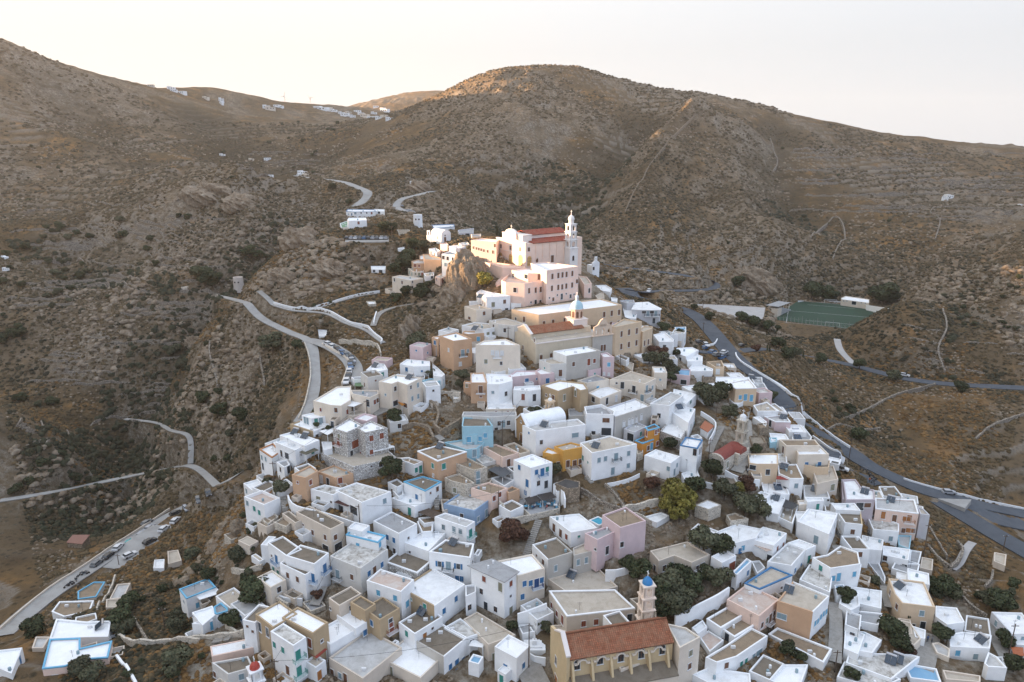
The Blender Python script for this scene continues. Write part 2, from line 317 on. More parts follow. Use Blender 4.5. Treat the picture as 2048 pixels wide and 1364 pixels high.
def terrain_mat():
    m, nt, b = newmat('hillside'); v = world_vec(nt); at = nt.nodes.new('ShaderNodeAttribute'); at.attribute_name = 'mask'; sep = nt.nodes.new('ShaderNodeSeparateColor'); nt.links.new(at.outputs['Color'], sep.inputs[0])
    rock, vill, terr = sep.outputs[0], sep.outputs[1], sep.outputs[2]
    nb = noise(nt, v, .012, 6, .6, .4); nm = noise(nt, v, .06, 6, .62, .3); nf = noise(nt, v, .45, 6, .68); nff = noise(nt, v, 1.9, 5, .7)
    earth = ramp(nt, nm, [(.32,(.098,.066,.037)),(.44,(.142,.095,.050)),(.55,(.20,.126,.060)),(.66,(.35,.19,.072))])
    earth = mixc(nt, ramp(nt, nb, [(.38,0),(.62,.75)]), earth, (.185,.138,.088))
    gm_ = nt.nodes.new('ShaderNodeMath'); gm_.operation = 'MULTIPLY'; nt.links.new(at.outputs['Alpha'], gm_.inputs[0]); nt.links.new(ramp(nt, nf, [(.3,.45),(.6,1)]), gm_.inputs[1]); earth = mixc(nt, gm_.outputs[0], earth, (.065,.055,.036))  # darker ravine earth: shrubby soil, with the ravine's shade put into the colour
    # far scrub speckle: two sizes
    vo = nt.nodes.new('ShaderNodeTexVoronoi'); vo.inputs['Scale'].default_value = .42; vo.inputs['Randomness'].default_value = 1; nt.links.new(v, vo.inputs['Vector'])
    sp = ramp(nt, vo.outputs['Distance'], [(.18,1),(.42,0)])
    spm = nt.nodes.new('ShaderNodeMath'); spm.operation = 'MULTIPLY'; nt.links.new(sp, spm.inputs[0]); nt.links.new(ramp(nt, nf, [(.34,.1),(.55,.9)]), spm.inputs[1])
    earth = mixc(nt, spm.outputs[0], earth, (.052,.045,.03))
    rk = ramp(nt, nf, [(.28,(.095,.072,.05)),(.44,(.22,.18,.132)),(.58,(.36,.31,.245)),(.72,(.50,.455,.385))])
    g = nt.nodes.new('ShaderNodeNewGeometry'); sx = nt.nodes.new('ShaderNodeSeparateXYZ'); nt.links.new(g.outputs['Normal'], sx.inputs[0])
    steep = ramp(nt, sx.outputs['Z'], [(.62,1),(.86,0)])
    a1 = nt.nodes.new('ShaderNodeMath'); a1.operation = 'MULTIPLY_ADD'; nt.links.new(rock, a1.inputs[0]); a1.inputs[1].default_value = .85; nt.links.new(steep, a1.inputs[2])
    a2 = nt.nodes.new('ShaderNodeMath'); a2.operation = 'MULTIPLY'; nt.links.new(a1.outputs[0], a2.inputs[0]); nt.links.new(ramp(nt, nff, [(.36,.15),(.58,1)]), a2.inputs[1])
    a2c = nt.nodes.new('ShaderNodeMath'); a2c.operation = 'MULTIPLY'; a2c.use_clamp = True; nt.links.new(a2.outputs[0], a2c.inputs[0]); nt.links.new(ramp(nt, nm, [(.35,.25),(.6,1)]), a2c.inputs[1])
    c = mixc(nt, a2c.outputs[0], earth, rk)
    # loose stones
    v2 = nt.nodes.new('ShaderNodeTexVoronoi'); v2.inputs['Scale'].default_value = .8; nt.links.new(v, v2.inputs['Vector'])
    s2 = ramp(nt, v2.outputs['Distance'], [(.10,1),(.2,0)]); s2m = nt.nodes.new('ShaderNodeMath'); s2m.operation = 'MULTIPLY'; nt.links.new(s2, s2m.inputs[0]); nt.links.new(ramp(nt, nf, [(.5,0),(.7,.7)]), s2m.inputs[1])
    c = mixc(nt, s2m.outputs[0], c, (.40,.37,.33))
    # terrace risers of dry stone
    tm = nt.nodes.new('ShaderNodeMath'); tm.operation = 'MULTIPLY'; nt.links.new(terr, tm.inputs[0]); nt.links.new(ramp(nt, nff, [(.36,.45),(.55,1)]), tm.inputs[1])
    c = mixc(nt, tm.outputs[0], c, (.30,.26,.21))
    # ground inside the town: trodden earth, rubble and stone slabs
    vg = ramp(nt, nf, [(.3,(.10,.07,.042)),(.42,(.20,.15,.10)),(.55,(.33,.28,.215)),(.7,(.48,.44,.37))])
    c = mixc(nt, vill, c, vg)
    nt.links.new(c, b.inputs['Base Color']); b.inputs['Roughness'].default_value = 1; b.inputs['Specular IOR Level'].default_value = .05
    ad = nt.nodes.new('ShaderNodeMath'); ad.operation = 'MULTIPLY_ADD'; nt.links.new(nf, ad.inputs[0]); ad.inputs[1].default_value = 2.4; nt.links.new(nff, ad.inputs[2])
    bump(nt, b, ad.outputs[0], .9, .9); return m
# ---------------------------------------------------------------- mesh building
class MB:
    def __init__(s): s.v = []; s.f = []; s.m = []; s.uv = {}
    def add(s, vs, fs, mi=0):
        o = len(s.v); s.v += [tuple(map(float, v)) for v in vs]; s.f += [tuple(o+i for i in f) for f in fs]; s.m += [mi]*len(fs)
    def prism(s, poly, z0, z1, mi=0, cap=True, bottom=False):
        n = len(poly); a = sum(poly[i][0]*poly[(i+1)%n][1]-poly[(i+1)%n][0]*poly[i][1] for i in range(n))
        if a < 0: poly = poly[::-1]
        vs = [(p[0],p[1],z0) for p in poly]+[(p[0],p[1],z1) for p in poly]
        fs = [(i,(i+1)%n,n+(i+1)%n,n+i) for i in range(n)]
        if cap: fs.append(tuple(range(n,2*n)))
        if bottom: fs.append(tuple(range(n-1,-1,-1)))
        s.add(vs, fs, mi)
    def box(s, c, e1, e2, hx, hy, z0, z1, mi=0):
        c = np.asarray(c[:2], float); e1 = np.asarray(e1[:2]); e2 = np.asarray(e2[:2])
        s.prism([c-e1*hx-e2*hy, c+e1*hx-e2*hy, c+e1*hx+e2*hy, c-e1*hx+e2*hy], z0, z1, mi, True, True)
    def bx(s, x0, x1, y0, y1, z0, z1, mi=0):
        s.prism([(x0,y0),(x1,y0),(x1,y1),(x0,y1)], z0, z1, mi, True, True)
    def ring(s, outer, inner, z0, z1, mi=0):
        """wall band between two loops, open inside"""
        n = len(outer); a = sum(outer[i][0]*outer[(i+1)%n][1]-outer[(i+1)%n][0]*outer[i][1] for i in range(n))
        if a < 0: outer = outer[::-1]; inner = inner[::-1]
        vs = [(p[0],p[1],z) for L, z in ((outer,z0),(outer,z1),(inner,z1),(inner,z0)) for p in L]; fs = []
        for i in range(n):
            j = (i+1)%n
            fs += [(i,j,n+j,n+i),(n+i,n+j,2*n+j,2*n+i),(2*n+i,2*n+j,3*n+j,3*n+i)]
        s.add(vs, fs, mi)
    def lathe(s, c, prof, n=16, mi=0, cap=True):
        vs = []; fs = []
        for r, z in prof:
            for k in range(n):
                a = 2*math.pi*k/n; vs.append((c[0]+r*math.cos(a), c[1]+r*math.sin(a), z))
        for i in range(len(prof)-1):
            for k in range(n):
                j = (k+1)%n; fs.append((i*n+k,i*n+j,(i+1)*n+j,(i+1)*n+k))
        if cap: fs.append(tuple(range((len(prof)-1)*n, len(prof)*n)))
        s.add(vs, fs, mi)
    def tube(s, a, b, r0, r1=None, n=6, mi=0):
        a = Vector(a); b = Vector(b); r1 = r0 if r1 is None else r1; d = (b-a).normalized(); u = d.orthogonal().normalized(); w = d.cross(u); vs = []
        for p, r in ((a,r0),(b,r1)):
            for k in range(n):
                t = 2*math.pi*k/n; vs.append(p+u*math.cos(t)*r+w*math.sin(t)*r)
        s.add(vs, [(k,(k+1)%n,n+(k+1)%n,n+k) for k in range(n)]+[tuple(range(n-1,-1,-1)), tuple(range(n,2*n))], mi)
    def mesh(s, name, mats, smooth=False):
        me = bpy.data.meshes.new(name); me.from_pydata(s.v, [], s.f)
        for m in (mats if isinstance(mats, (list, tuple)) else [mats]): me.materials.append(m)
        if any(s.m): me.polygons.foreach_set('material_index', s.m)
        if smooth: me.polygons.foreach_set('use_smooth', [True]*len(me.polygons))
        me.update(); return me
    def obj(s, name, mats, parent=None, smooth=False):
        return link(name, s.mesh(name, mats, smooth), parent)
def link(name, data, parent=None):
    o = bpy.data.objects.new(name, data); C.objects.link(o)
    if parent is not None: o.parent = parent
    return o
def tag(o, label=None, cat=None, group=None, kind=None):
    if label: o['label'] = label
    if cat: o['category'] = cat
    if group: o['group'] = group
    if kind: o['kind'] = kind
    return o
def copy_tree(o, parent=None):
    c = o.copy(); C.objects.link(c); c.parent = parent
    for ch in list(KIDS.get(o.name, [])): KIDS.setdefault(c.name, []).append(copy_tree(ch, c))
    return c
KIDS = {}
def offset_poly(poly, d):
    """inset (d>0) a polygon"""
    n = len(poly); P = [np.asarray(p[:2], float) for p in poly]
    a = sum(P[i][0]*P[(i+1)%n][1]-P[(i+1)%n][0]*P[i][1] for i in range(n)); s = 1 if a > 0 else -1; R = []
    for i in range(n):
        e0 = P[i]-P[i-1]; e1 = P[(i+1)%n]-P[i]; e0 /= np.linalg.norm(e0)+1e-9; e1 /= np.linalg.norm(e1)+1e-9
        n0 = np.array([-e0[1], e0[0]])*s; n1 = np.array([-e1[1], e1[0]])*s; m = n0+n1; q = 1+n0@n1
        R.append(P[i]+m/max(q, .35)*d)
    return R
gz = Grid(Z)
g1 = gz
def pad(tile, s, z=None, margin=4, drop=.1):
    """level a patch of ground; returns its corners"""
    global Z
    P = [cast(gz, p) for p in pts(tile, s)]
    if z is None: z = float(np.mean([p[2] for p in P]))
    P = [atZ(p, z) for p in pts(tile, s)]
    x = [p[0] for p in P]; y = [p[1] for p in P]; R = margin+6
    i0, i1 = np.searchsorted(GX, [min(x)-R, max(x)+R]); j0, j1 = np.searchsorted(GY, [min(y)-R, max(y)+R])
    a, b = XX[j0:j1,i0:i1], YY[j0:j1,i0:i1]; d = np.full(a.shape, 1e9)
    for i in range(len(P)):
        p, q = P[i][:2], P[(i+1)%len(P)][:2]; e = q-p; t = np.clip(((a-p[0])*e[0]+(b-p[1])*e[1])/(e@e), 0, 1); d = np.minimum(d, np.hypot(a-p[0]-t*e[0], b-p[1]-t*e[1]))
    d[inpoly(a, b, P)] = 0; sp = max(1, (y[0]-270)*.0065*1.5); w = 1-sstep(0, 1, (d-.8-sp)/margin)
    Z[j0:j1,i0:i1] = Z[j0:j1,i0:i1]*(1-w)+(z-drop)*w; MIND[j0:j1,i0:i1] = np.minimum(MIND[j0:j1,i0:i1], d)
    return [np.array([p[0],p[1],z]) for p in P]
PITCH_P = pad('0', '1596,602 1776,616 1742,664 1541,638', z=100, margin=8)
LOT_P = pad('O', '250,252 560,262 950,285 935,372 700,357 550,332 400,280', margin=6)
CARPARK_P = pad('N', '630,508 645,465 1060,458 1060,500', margin=9, drop=.5)
pad('N', '640,262 655,212 1025,208 1025,245', margin=9, drop=.4)
pad('N', '890,790 895,750 1060,750 1060,785', margin=6, drop=.3)
# asphalt roads and lanes
ASPH_R = [road('0','1160,519 1230,532 1330,545 1390,554 1422,562 1432,570 1420,578 1370,581 1322,581 1285,584 1262,580', 2.8, ASPH, 'hairpin_road'),
 road('0','1245,576 1262,586 1280,594 1300,598 1359,614 1399,637 1428,667 1447,690 1470,716 1505,745 1543,773 1564,799 1585,827 1613,850 1642,869 1674,886 1692,898 1724,922 1766,945 1809,964 1851,981 1915,998 1979,1013 2048,1028 2120,1042', 3.6, ASPH, 'main_road', 10),
 road('0','1468,703 1500,699 1528,697 1560,702 1596,709 1649,719 1712,732 1768,747 1820,759 1900,768 1970,772 2080,777', 2.9, ASPH, 'valley_road', 10),
 road('0','1638,888 1665,915 1700,940 1735,960 1748,972', 3.6, ASPH, 'lower_parking_road'),
 road('0','1862,990 1905,1016 1947,1041 2000,1073 2048,1100 2110,1135', 3.6, ASPH, 'junction_road'),
 road('0','1868,994 1915,1010 1960,1027 2010,1042 2060,1050', 4.6, ASPH, 'junction_apron'),
 road('0','1380,700 1410,704 1440,706', 4, ASPH, 'parking_apron'),
 road('0','0,1272 36,1240 95,1190 150,1155 214,1113 261,1082 309,1052 345,1030 395,1003 440,968 475,950', 3.0, CONC, 'riverside_road'),
 road('0','205,1135 245,1110 290,1082 335,1052', 5.2, CONC, 'roadside_parking'),
 road('0','587,351 615,355 677,362 712,373 738,386 729,399 716,409 705,413', 3.2, CONC, 'ridge_road'),
 road('0','866,382 835,390 800,399 791,412 805,420 830,426', 2.6, CONC, 'ridge_lane')]
LANES = [road('0','436,591 490,605 503,618 526,639 557,654 586,668 613,677 627,695 629,728 631,762 625,798 611,825 596,845', 1.7, CONC, 'cobbled_lane', 2.5),
 road('0','613,680 647,686 670,697 699,717 710,735 706,752 702,765', 2.7, CONC, 'parking_lane', 2.5),
 road('0','0,1001 60,992 120,981 200,965 300,944 380,930 405,944 435,972', 1.3, CONC, 'valley_path', 2),
 road('0','1712,732 1694,716 1680,700 1674,678', 1.6, GRAV, 'gravel_track', 2),
 road('0','548,610 586,622 616,623 654,626 681,641 703,652 730,656 750,674 768,686', .8, CONC, 'upper_path', 1.5),
 road('0','518,582 540,600 548,610', 1.1, CONC, 'mill_steps', 1.5),
 road('0','746,652 752,636 760,623 793,613 830,607', 1.1, PAVE, 'stepped_path', 1.5),
 road('0','616,622 669,606 714,592 759,586', .5, CONC, 'ridge_path', 1.5),
 road('0','250,838 310,845 345,862 378,868 384,892 381,928', 1.0, CONC, 'stream_path', 1.5)]
# ---------------------------------------------------------------- town building kit
CARVE = []; WARN = []
def ortho3(P, z):
    """rectangle on plane z from the photo's left, near and right corners; keeps the near corner"""
    L, N, R = [atZ(p, z)[:2] for p in P]
    e = R-N; f = L-N; best = None
    for k in range(-40, 41):
        th = math.atan2(e[1], e[0])+math.radians(k*.75); a = np.array([math.cos(th), math.sin(th)]); b = np.array([-a[1], a[0]])
        # lengths that hit the measured screen x of R and L
        def fit(dirn, p):
            u = (p[0]-1024)/F; num = 0
            # X/w = u with w = Y*CP-(z-CZ)*SP
            A0 = N[0]-u*(N[1]*CP-(z-CZ)*SP); B0 = dirn[0]-u*dirn[1]*CP
            return -A0/B0 if abs(B0) > 1e-6 else -1
        la, lb = fit(a, P[2]), fit(b, P[0])
        if not (1 < la < 70 and 1 < lb < 70): continue
        r = N+a*la; l = N+b*lb
        err = abs(proj((r[0],r[1],z))[1]-P[2][1])+abs(proj((l[0],l[1],z))[1]-P[0][1])+.01*abs(k)
        if best is None or err < best[0]: best = (err, l, r)
    if best is None: l, r = L, R
    else: l, r = best[1], best[2]
    return [l, N, r, l+r-N]
def solve(tile, poly, hpx, z=None, near=None):
    s = TILES[tile][2]; P = pts(tile, poly) if isinstance(poly, str) else poly
    if near is not None: N = px(tile, *near)
    else: N = P[1] if len(P) == 3 else max(P, key=lambda p: p[1])
    NB = (N[0], N[1]+hpx/s)
    base = atZ(NB, z) if z is not None else cast(gz, NB)
    if base is None: base = atD(NB, 300); WARN.append(('nobase', tile, poly))
    zr = atD(N, base[1])[2]
    if len(P) == 3: Q = ortho3(P, zr)
    else: Q = [atZ(p, zr)[:2] for p in P]
    a = sum(Q[i][0]*Q[(i+1)%len(Q)][1]-Q[(i+1)%len(Q)][0]*Q[i][1] for i in range(len(Q)))
    if a < 0: Q = Q[::-1]
    return Q, base[2], zr
# ---- openings: shared meshes in wall-local axes (x along the wall, y outward, z up)
OPEN = {'':(.95,1.35),'s':(.6,.62),'d':(1.05,2.1),'t':(.95,1.9),'l':(1.9,1.3),'a':(.95,1.8),'B':(1.15,2.15),'o':(.85,1.35),'D':(2.1,2.2),'L':(2.6,2.2),'A':(2.5,4.6),'m':(.8,1.5),'h':(1.9,3.0)}
ARCHED = 'aAh'
_lib = {}
def outline(w, h, arch):
    if not arch: return [(-w/2,-h/2),(w/2,-h/2),(w/2,h/2),(-w/2,h/2)]
    r = w/2; c = h/2-r; return [(-r,-h/2),(r,-h/2)]+[(r*math.cos(t), c+r*math.sin(t)) for t in np.linspace(0, math.pi, 9)]
def slab(m, O, y0, y1):
    n = len(O); vs = [(x,y0,z) for x,z in O]+[(x,y1,z) for x,z in O]
    m.add(vs, [(i,(i+1)%n,n+(i+1)%n,n+i) for i in range(n)]+[tuple(range(n-1,-1,-1)), tuple(range(n,2*n))])
def ringslab(m, O, I, y0, y1):
    n = len(O); vs = [(x,y,z) for L,y in ((O,y0),(O,y1),(I,y1),(I,y0)) for x,z in L]; fs = []
    for i in range(n):
        j = (i+1)%n; fs += [(i,j,n+j,n+i),(n+i,n+j,2*n+j,2*n+i),(2*n+i,2*n+j,3*n+j,3*n+i)]
    m.add(vs, fs)
def opening_mesh(kind, col, sc):
    key = (kind, col, sc)
    if key in _lib: return _lib[key]
    w, h = OPEN[kind]; w *= sc; h *= sc; ar = bool(kind) and kind in ARCHED; t = .075
    fr = MB(); ringslab(fr, outline(w+2*t, h+2*t, ar), outline(w, h, ar), -.03, .09); fr.box((0,.08), (1,0), (0,1), w/2+.16, .09, -h/2-t-.06, -h/2-t+.02)
    fc = TRIM['w'] if col not in 'nroy' else TRIM['w']
    if kind == 'A': fc = WALL['p']
    F_ = fr.mesh('window_frame', fc)
    parts = []
    if col == 'k' or kind == 'A':
        p = MB(); slab(p, outline(w+.02, h+.02, ar), -.02, .015)
        if kind == 'A':
            parts.append(('pane', p.mesh('pane', plain('golden_gate', (.72,.44,.17), .6))))
            g = MB()
            for x in np.linspace(-w/3, w/3, 3): g.bx(x-.05, x+.05, .01, .06, -h/2, h/2-.5)
            for z in np.linspace(-h/3, h/4, 3): g.bx(-w/2, w/2, .01, .05, z-.05, z+.05)
            parts.append(('glazing_bars', g.mesh('glazing_bars', plain('dark_bronze', (.30,.17,.07), .5))))
        else:
            parts.append(('pane', p.mesh('pane', GLASS)))
            if kind in ('', 'l', 't', 'a', 's'):
                g = MB(); g.bx(-.035, .035, .01, .05, -h/2, h/2); g.bx(-w/2, w/2, .01, .045, .05*h-.03, .05*h+.03); parts.append(('glazing_bars', g.mesh('glazing_bars', TRIM['n'])))
    elif kind == 'o':
        p = MB(); slab(p, outline(w+.02, h+.02, ar), -.02, .015); parts.append(('pane', p.mesh('pane', GLASS)))
        for sgn in (-1, 1):
            q = MB(); x = sgn*(w/2+.12+w/4); q.bx(x-w/4, x+w/4, .03, .10, -h/2, h/2)
            parts.append(('shutter', q.mesh('shutter', TRIM[col])))
    else:
        for sgn in (-1, 1):
            q = MB(); q.bx(min(.015*sgn, sgn*w/2), max(.015*sgn, sgn*w/2), -.02, .045, -h/2, h/2-(w/2 if ar else 0))
            for k in range(3): q.bx(sgn*w/4-w*.17, sgn*w/4+w*.17, .04, .06, -h/2+h*(.08+.3*k), -h/2+h*(.32+.3*k)-(w/2 if ar and k == 2 else 0))
            parts.append(('door_leaf' if kind in ('d','D','B') else 'shutter', q.mesh('shutter', TRIM[col])))
            if w < .7: break
        if w < .7: parts = [parts[0]]; q = MB(); slab(q, outline(w+.02, h+.02, ar), -.02, .04); parts = [('shutter', q.mesh('shutter', TRIM[col]))]
    _lib[key] = (F_, parts); return _lib[key]
_balc = {}
def balcony_mesh(col):
    if col not in _balc:
        s = MB(); s.bx(-1.35, 1.35, 0, .95, -.14, 0); s.bx(-1.1, -.98, 0, .6, -.4, -.14); s.bx(.98, 1.1, 0, .6, -.4, -.14); r = MB()
        for x in np.linspace(-1.3, 1.3, 14): r.bx(x-.018, x+.018, .88, .92, 0, .9)
        for y in np.linspace(.1, .8, 5): r.bx(-1.32, -1.28, y-.018, y+.018, 0, .9); r.bx(1.28, 1.32, y-.018, y+.018, 0, .9)
        r.bx(-1.33, 1.33, .87, .93, .9, .95); r.bx(-1.33, -1.27, 0, .93, .9, .95); r.bx(1.27, 1.33, 0, .93, .9, .95)
        _balc[col] = (s.mesh('balcony', WALL['w']), r.mesh('railing', TRIM[col if col not in 'gy' else 'i']))
    return _balc[col]
class Thing: pass
def opening(T, p, col, kind, sc):
    d = ray(p); best = None
    for (a, b, z0, z1) in T.faces:
        e = b-a; L = np.hypot(*e)
        if L < .5: continue
        e = e/L; n = np.array([e[1], -e[0]])
        dn = d[0]*n[0]+d[1]*n[1]
        if dn >= -1e-6: continue
        t = ((a-CAM[:2])@n)/dn; P = CAM+d*t; s = (P[:2]-a)@e
        if s < -.5 or s > L+.5 or P[2] < z0-.5 or P[2] > z1+.3: continue
        if best is None or t < best[0]: best = (t, a, e, n, s, P[2], L, z0, z1)
    if best is None: WARN.append(('win', T.label, p)); return
    t, a, e, n, s, z, L, z0, z1 = best; w, h = OPEN[kind]; w *= sc; h *= sc; w2 = w/2+.15
    if L < w+.25: sc = sc*max(.4, (L-.3)/w); w, h = OPEN[kind][0]*sc, OPEN[kind][1]*sc; w2 = w/2+.1
    s = min(max(s, w2), L-w2) if L > 2*w2 else L/2; z = min(z, z1-h/2-.22)
    fm, parts = opening_mesh(kind, col, round(sc, 1)); c = a+e*s; OPENED.setdefault(id(T), []).append(c)
    o = link('door' if kind in ('d','D') else 'window', fm, T.root); o.location = (c[0]-T.o[0], c[1]-T.o[1], z-T.o[2]); o.rotation_euler = (0, 0, math.atan2(-e[0], e[1])-math.pi/2+math.pi) if False else (0, 0, math.atan2(n[1], n[0])-math.pi/2)
    for nm, me in parts: link(nm, me, o)
    if kind == 'B':
        bm, rm = balcony_mesh(col); q = link('balcony', bm, T.root); q.location = (c[0]+n[0]*.0-T.o[0], c[1]+n[1]*.0-T.o[1], z-h/2-T.o[2]); q.rotation_euler = o.rotation_euler; link('railing', rm, q)
TOK = re.compile(r'(-?[\d.]+),(-?[\d.]+)([a-z])([A-Za-z]?)(\*[\d.]+)?$')
def openings(T, tile, s):
    for q in s.split():
        m = TOK.match(q)
        if not m: WARN.append(('tok', q)); continue
        k = m[4]
        if k and k not in OPEN: WARN.append(('kind', q)); k = ''
        opening(T, px(tile, float(m[1]), float(m[2])), m[3], k, float(m[5][1:]) if m[5] else 1.0)
def volume(T, tile, poly, hpx, wc, rc, par=.38, trim=None, z=None, wname='wall', near=None, deep=1.6, over=0, thick=.28):
    Q, zb, zr = solve(tile, poly, hpx, z, near)
    if zr-zb < .5: WARN.append(('flat', T.label, zr-zb))
    if T.root is None:
        c = np.mean(Q, axis=0); T.o = np.array([c[0], c[1], zb]); T.root = link(T.name, None); T.root.location = T.o
        tag(T.root, T.label, T.cat, T.group)
    zlow = zb-.3 if z is not None else min([zb]+[float(gz(q[0], q[1])) for q in Q])-deep
    if z is None: CARVE.append((Q, zb, zr-par))
    o = T.o; q = [p-o[:2] for p in Q]
    if trim is None and par > .2 and wc[0] in 'aOyhtpkbl' : pass
    ins = offset_poly(q, thick); m = MB(); c1, c2 = (wc[0], wc[-1])
    m.ring(q, ins, zlow-o[2], zr-o[2]); mats = [WALL[c1], WALL[c2]]
    if c1 != c2:
        nseg = len(q); a = sum(q[i][0]*q[(i+1)%nseg][1]-q[(i+1)%nseg][0]*q[i][1] for i in range(nseg)); qq = q if a > 0 else q[::-1]
        for i in range(nseg):
            e = qq[(i+1)%nseg]-qq[i]
            if e[1] > 0: 
                for k in range(3): m.m[i*3+k] = 1     # faces turned to the right-hand side
    w = m.obj(wname, mats, T.root)
    r = MB(); zt = zr-par-o[2]; r.prism(offset_poly(q, thick-.05) if over == 0 else offset_poly(q, -over), (zt-.25) if over == 0 else zr-o[2]-.02, zt if over == 0 else zr-o[2]+.16, bottom=True); r.obj('roof', ROOF[rc] if rc in ROOF else rc, T.root)
    if trim:
        k = MB(); k.ring(offset_poly(q, -.05), offset_poly(q, thick+.05), zr-o[2]-.22, zr-o[2]+.03); kk = TRIM.get(trim) if trim != 'W' else WALL['W']; k.obj('parapet_coping', kk, w)
    P = [np.asarray(x) for x in Q]
    for i in range(len(P)): T.faces.append((P[i], P[(i+1)%len(P)], zlow, zr))
    T.deck = zr-par if over == 0 else zr+.16; T.top = zr; T.Q = Q; T.vols.append((Q, zb, zr, T.deck)); return T
LASTT = None; ALL = []
def H(tile, poly, hpx, wc, rc, wins='', label='', name='house', cat='house', group=None, **k):
    """a town building, its first block and its openings"""
    global LASTT
    T = Thing(); T.root = None; T.faces = []; T.vols = []; T.label = label; T.name = name; T.cat = cat; T.group = group; T.tile = tile
    volume(T, tile, poly, hpx, wc, rc, **k); T.pending = [(tile, wins)]; LASTT = T; ALL.append(T); return T
def V(tile, poly, hpx, wc, rc, wins='', on=False, **k):
    """another block of the last building"""
    T = LASTT
    if on: k['z'] = T.vols[0][3]-.02 if on is True else T.vols[on-1][3]-.02
    volume(T, tile, poly, hpx, wc, rc, **k); T.pending.append((tile, wins)); return T
def wins(tile, s): LASTT.pending.append((tile, s))
OPENED = {}
def finish_openings():
    for T in ALL:
        for t, s in T.pending: openings(T, t, s)
def street_openings():
    # walls the photo shows at an angle too flat to measure get the openings typical of the street
    for T in ALL:
        if T.cat != 'house' or not T.vols or len(T.label) == 0: continue
        col = 'bgktnk'[len(T.label) % 6]; cnt = 0
        for (a, b, z0, z1) in T.faces:
            e = b-a; L = np.hypot(*e); e = e/max(L,.01); n = np.array([e[1], -e[0]]); mid = (a+b)/2
            if L < 3.2 or (mid-CAM[:2])@n > -2 or cnt > 7: continue
            g_ = max(float(gz(*(a+n*.7))), float(gz(*(b+n*.7))), float(gz(*(mid+n*.7))), z0)
            if z1-g_ < 2.5: continue
            if any((abs((o[:2]-a)@n) < .6) and -.3 < (o[:2]-a)@e < L+.3 for o in OPENED.get(id(T), [])): continue
            # hidden behind another block?
            q = mid+n*.8
            if any(inpoly(np.array([q[0]]), np.array([q[1]]), v[0])[0] and v[2] > g_+2 for U in ALL for v in getattr(U, 'vols', []) if abs(v[0][0][0]-q[0]) < 30): continue
            for s in ([.3,.72] if L > 6 else [.5]):
                c = a+e*L*s; k = '' if (int(L*10)+cnt) % 3 else 's'; zc = min(z1-1.35, g_+ (4.4 if z1-g_ > 5.2 else 1.75)); w, h = OPEN[k]
                fm, parts = opening_mesh(k, col, 1.0); o = link('window', fm, T.root); o.location = (c[0]-T.o[0], c[1]-T.o[1], zc-T.o[2]); o.rotation_euler = (0,0,math.atan2(n[1], n[0])-math.pi/2); cnt += 1
                for nm, me in parts: link(nm, me, o)
def annexes():
    """lean-to rooms and porches against the street walls, where the ground is free"""
    r = np.random.default_rng(11); done = 0; boxes = [v[0] for U in ALL for v in U.vols]; cen = np.array([np.mean(b, axis=0) for b in boxes]); fm = Grid(MIND)
    for T in [t for t in ALL if t.cat == 'house']:
        for (a, b, z0, z1) in list(T.faces):
            e = b-a; L = np.hypot(*e); e = e/max(L,.01); n = np.array([e[1], -e[0]]); mid = (a+b)/2
            if L < 3.2 or (mid-CAM[:2])@n > -2 or r.uniform() > .9 or proj((mid[0],mid[1],z0))[1] > 1500: continue
            w = r.uniform(1.8, max(1.9, min(4.5, L*.6))); d = r.uniform(1.6,3.0); s = r.uniform(.3,.7)*L; c = a+e*s; q = [c-e*w/2-n*.1, c+e*w/2-n*.1, c+e*w/2+n*d, c-e*w/2+n*d]; g_ = float(gz(*(c+n*d*.5))); h = r.choice([.9,1.0,2.3,2.5])
            if g_+h > z1-1.0 or g_ < z0-1.5: continue
            tst = np.array([c+n*(d+.5)+e*x for x in (-w/2-.4,0,w/2+.4)]+[c+n*d*.5+e*x for x in (-w/2-.4,w/2+.4)]); near = np.argsort(np.hypot(*(cen-c).T))[:14]
            if any(inpoly(tst[:,0], tst[:,1], boxes[k]).any() for k in near) or (fm(tst[:,0], tst[:,1]) < .8).any(): continue
            if h > 1.5 and any((abs((o[:2]-a)@n) < .6) and abs((o[:2]-c)@e) < w/2+.6 for o in OPENED.get(id(T), [])): continue
            o = T.o; qq = [p-o[:2] for p in q]; low = min(float(gz(*p)) for p in q)-1.2; m = MB(); k = ['w','W','c','e'][int(r.integers(4))]
            m.ring(qq, offset_poly(qq, .2), low-o[2], g_+h-o[2]); wl = m.obj('annex' if h > 1.5 else 'yard_wall', WALL[k], T.root); boxes.append(q); cen = np.vstack([cen, c+n*d*.5])
            f = MB(); f.prism(offset_poly(qq, .15), g_-o[2]-.3, g_+(h-.2 if h > 1.5 else .12)-o[2], bottom=True); f.obj('roof' if h > 1.5 else 'paving', ROOF[['w','l','c','t'][int(r.integers(4))]], wl)
            if h > 1.5:
                fmsh, parts = opening_mesh('d', 'bkngt'[int(r.integers(5))], .9); p = c+n*d; dd = link('door', fmsh, T.root); dd.location = (p[0]-o[0], p[1]-o[1], g_+.95-o[2]); dd.rotation_euler = (0,0,math.atan2(n[1], n[0])-math.pi/2)
                for nm, me in parts: link(nm, me, dd)
            done += 1
    print('annexes', done)
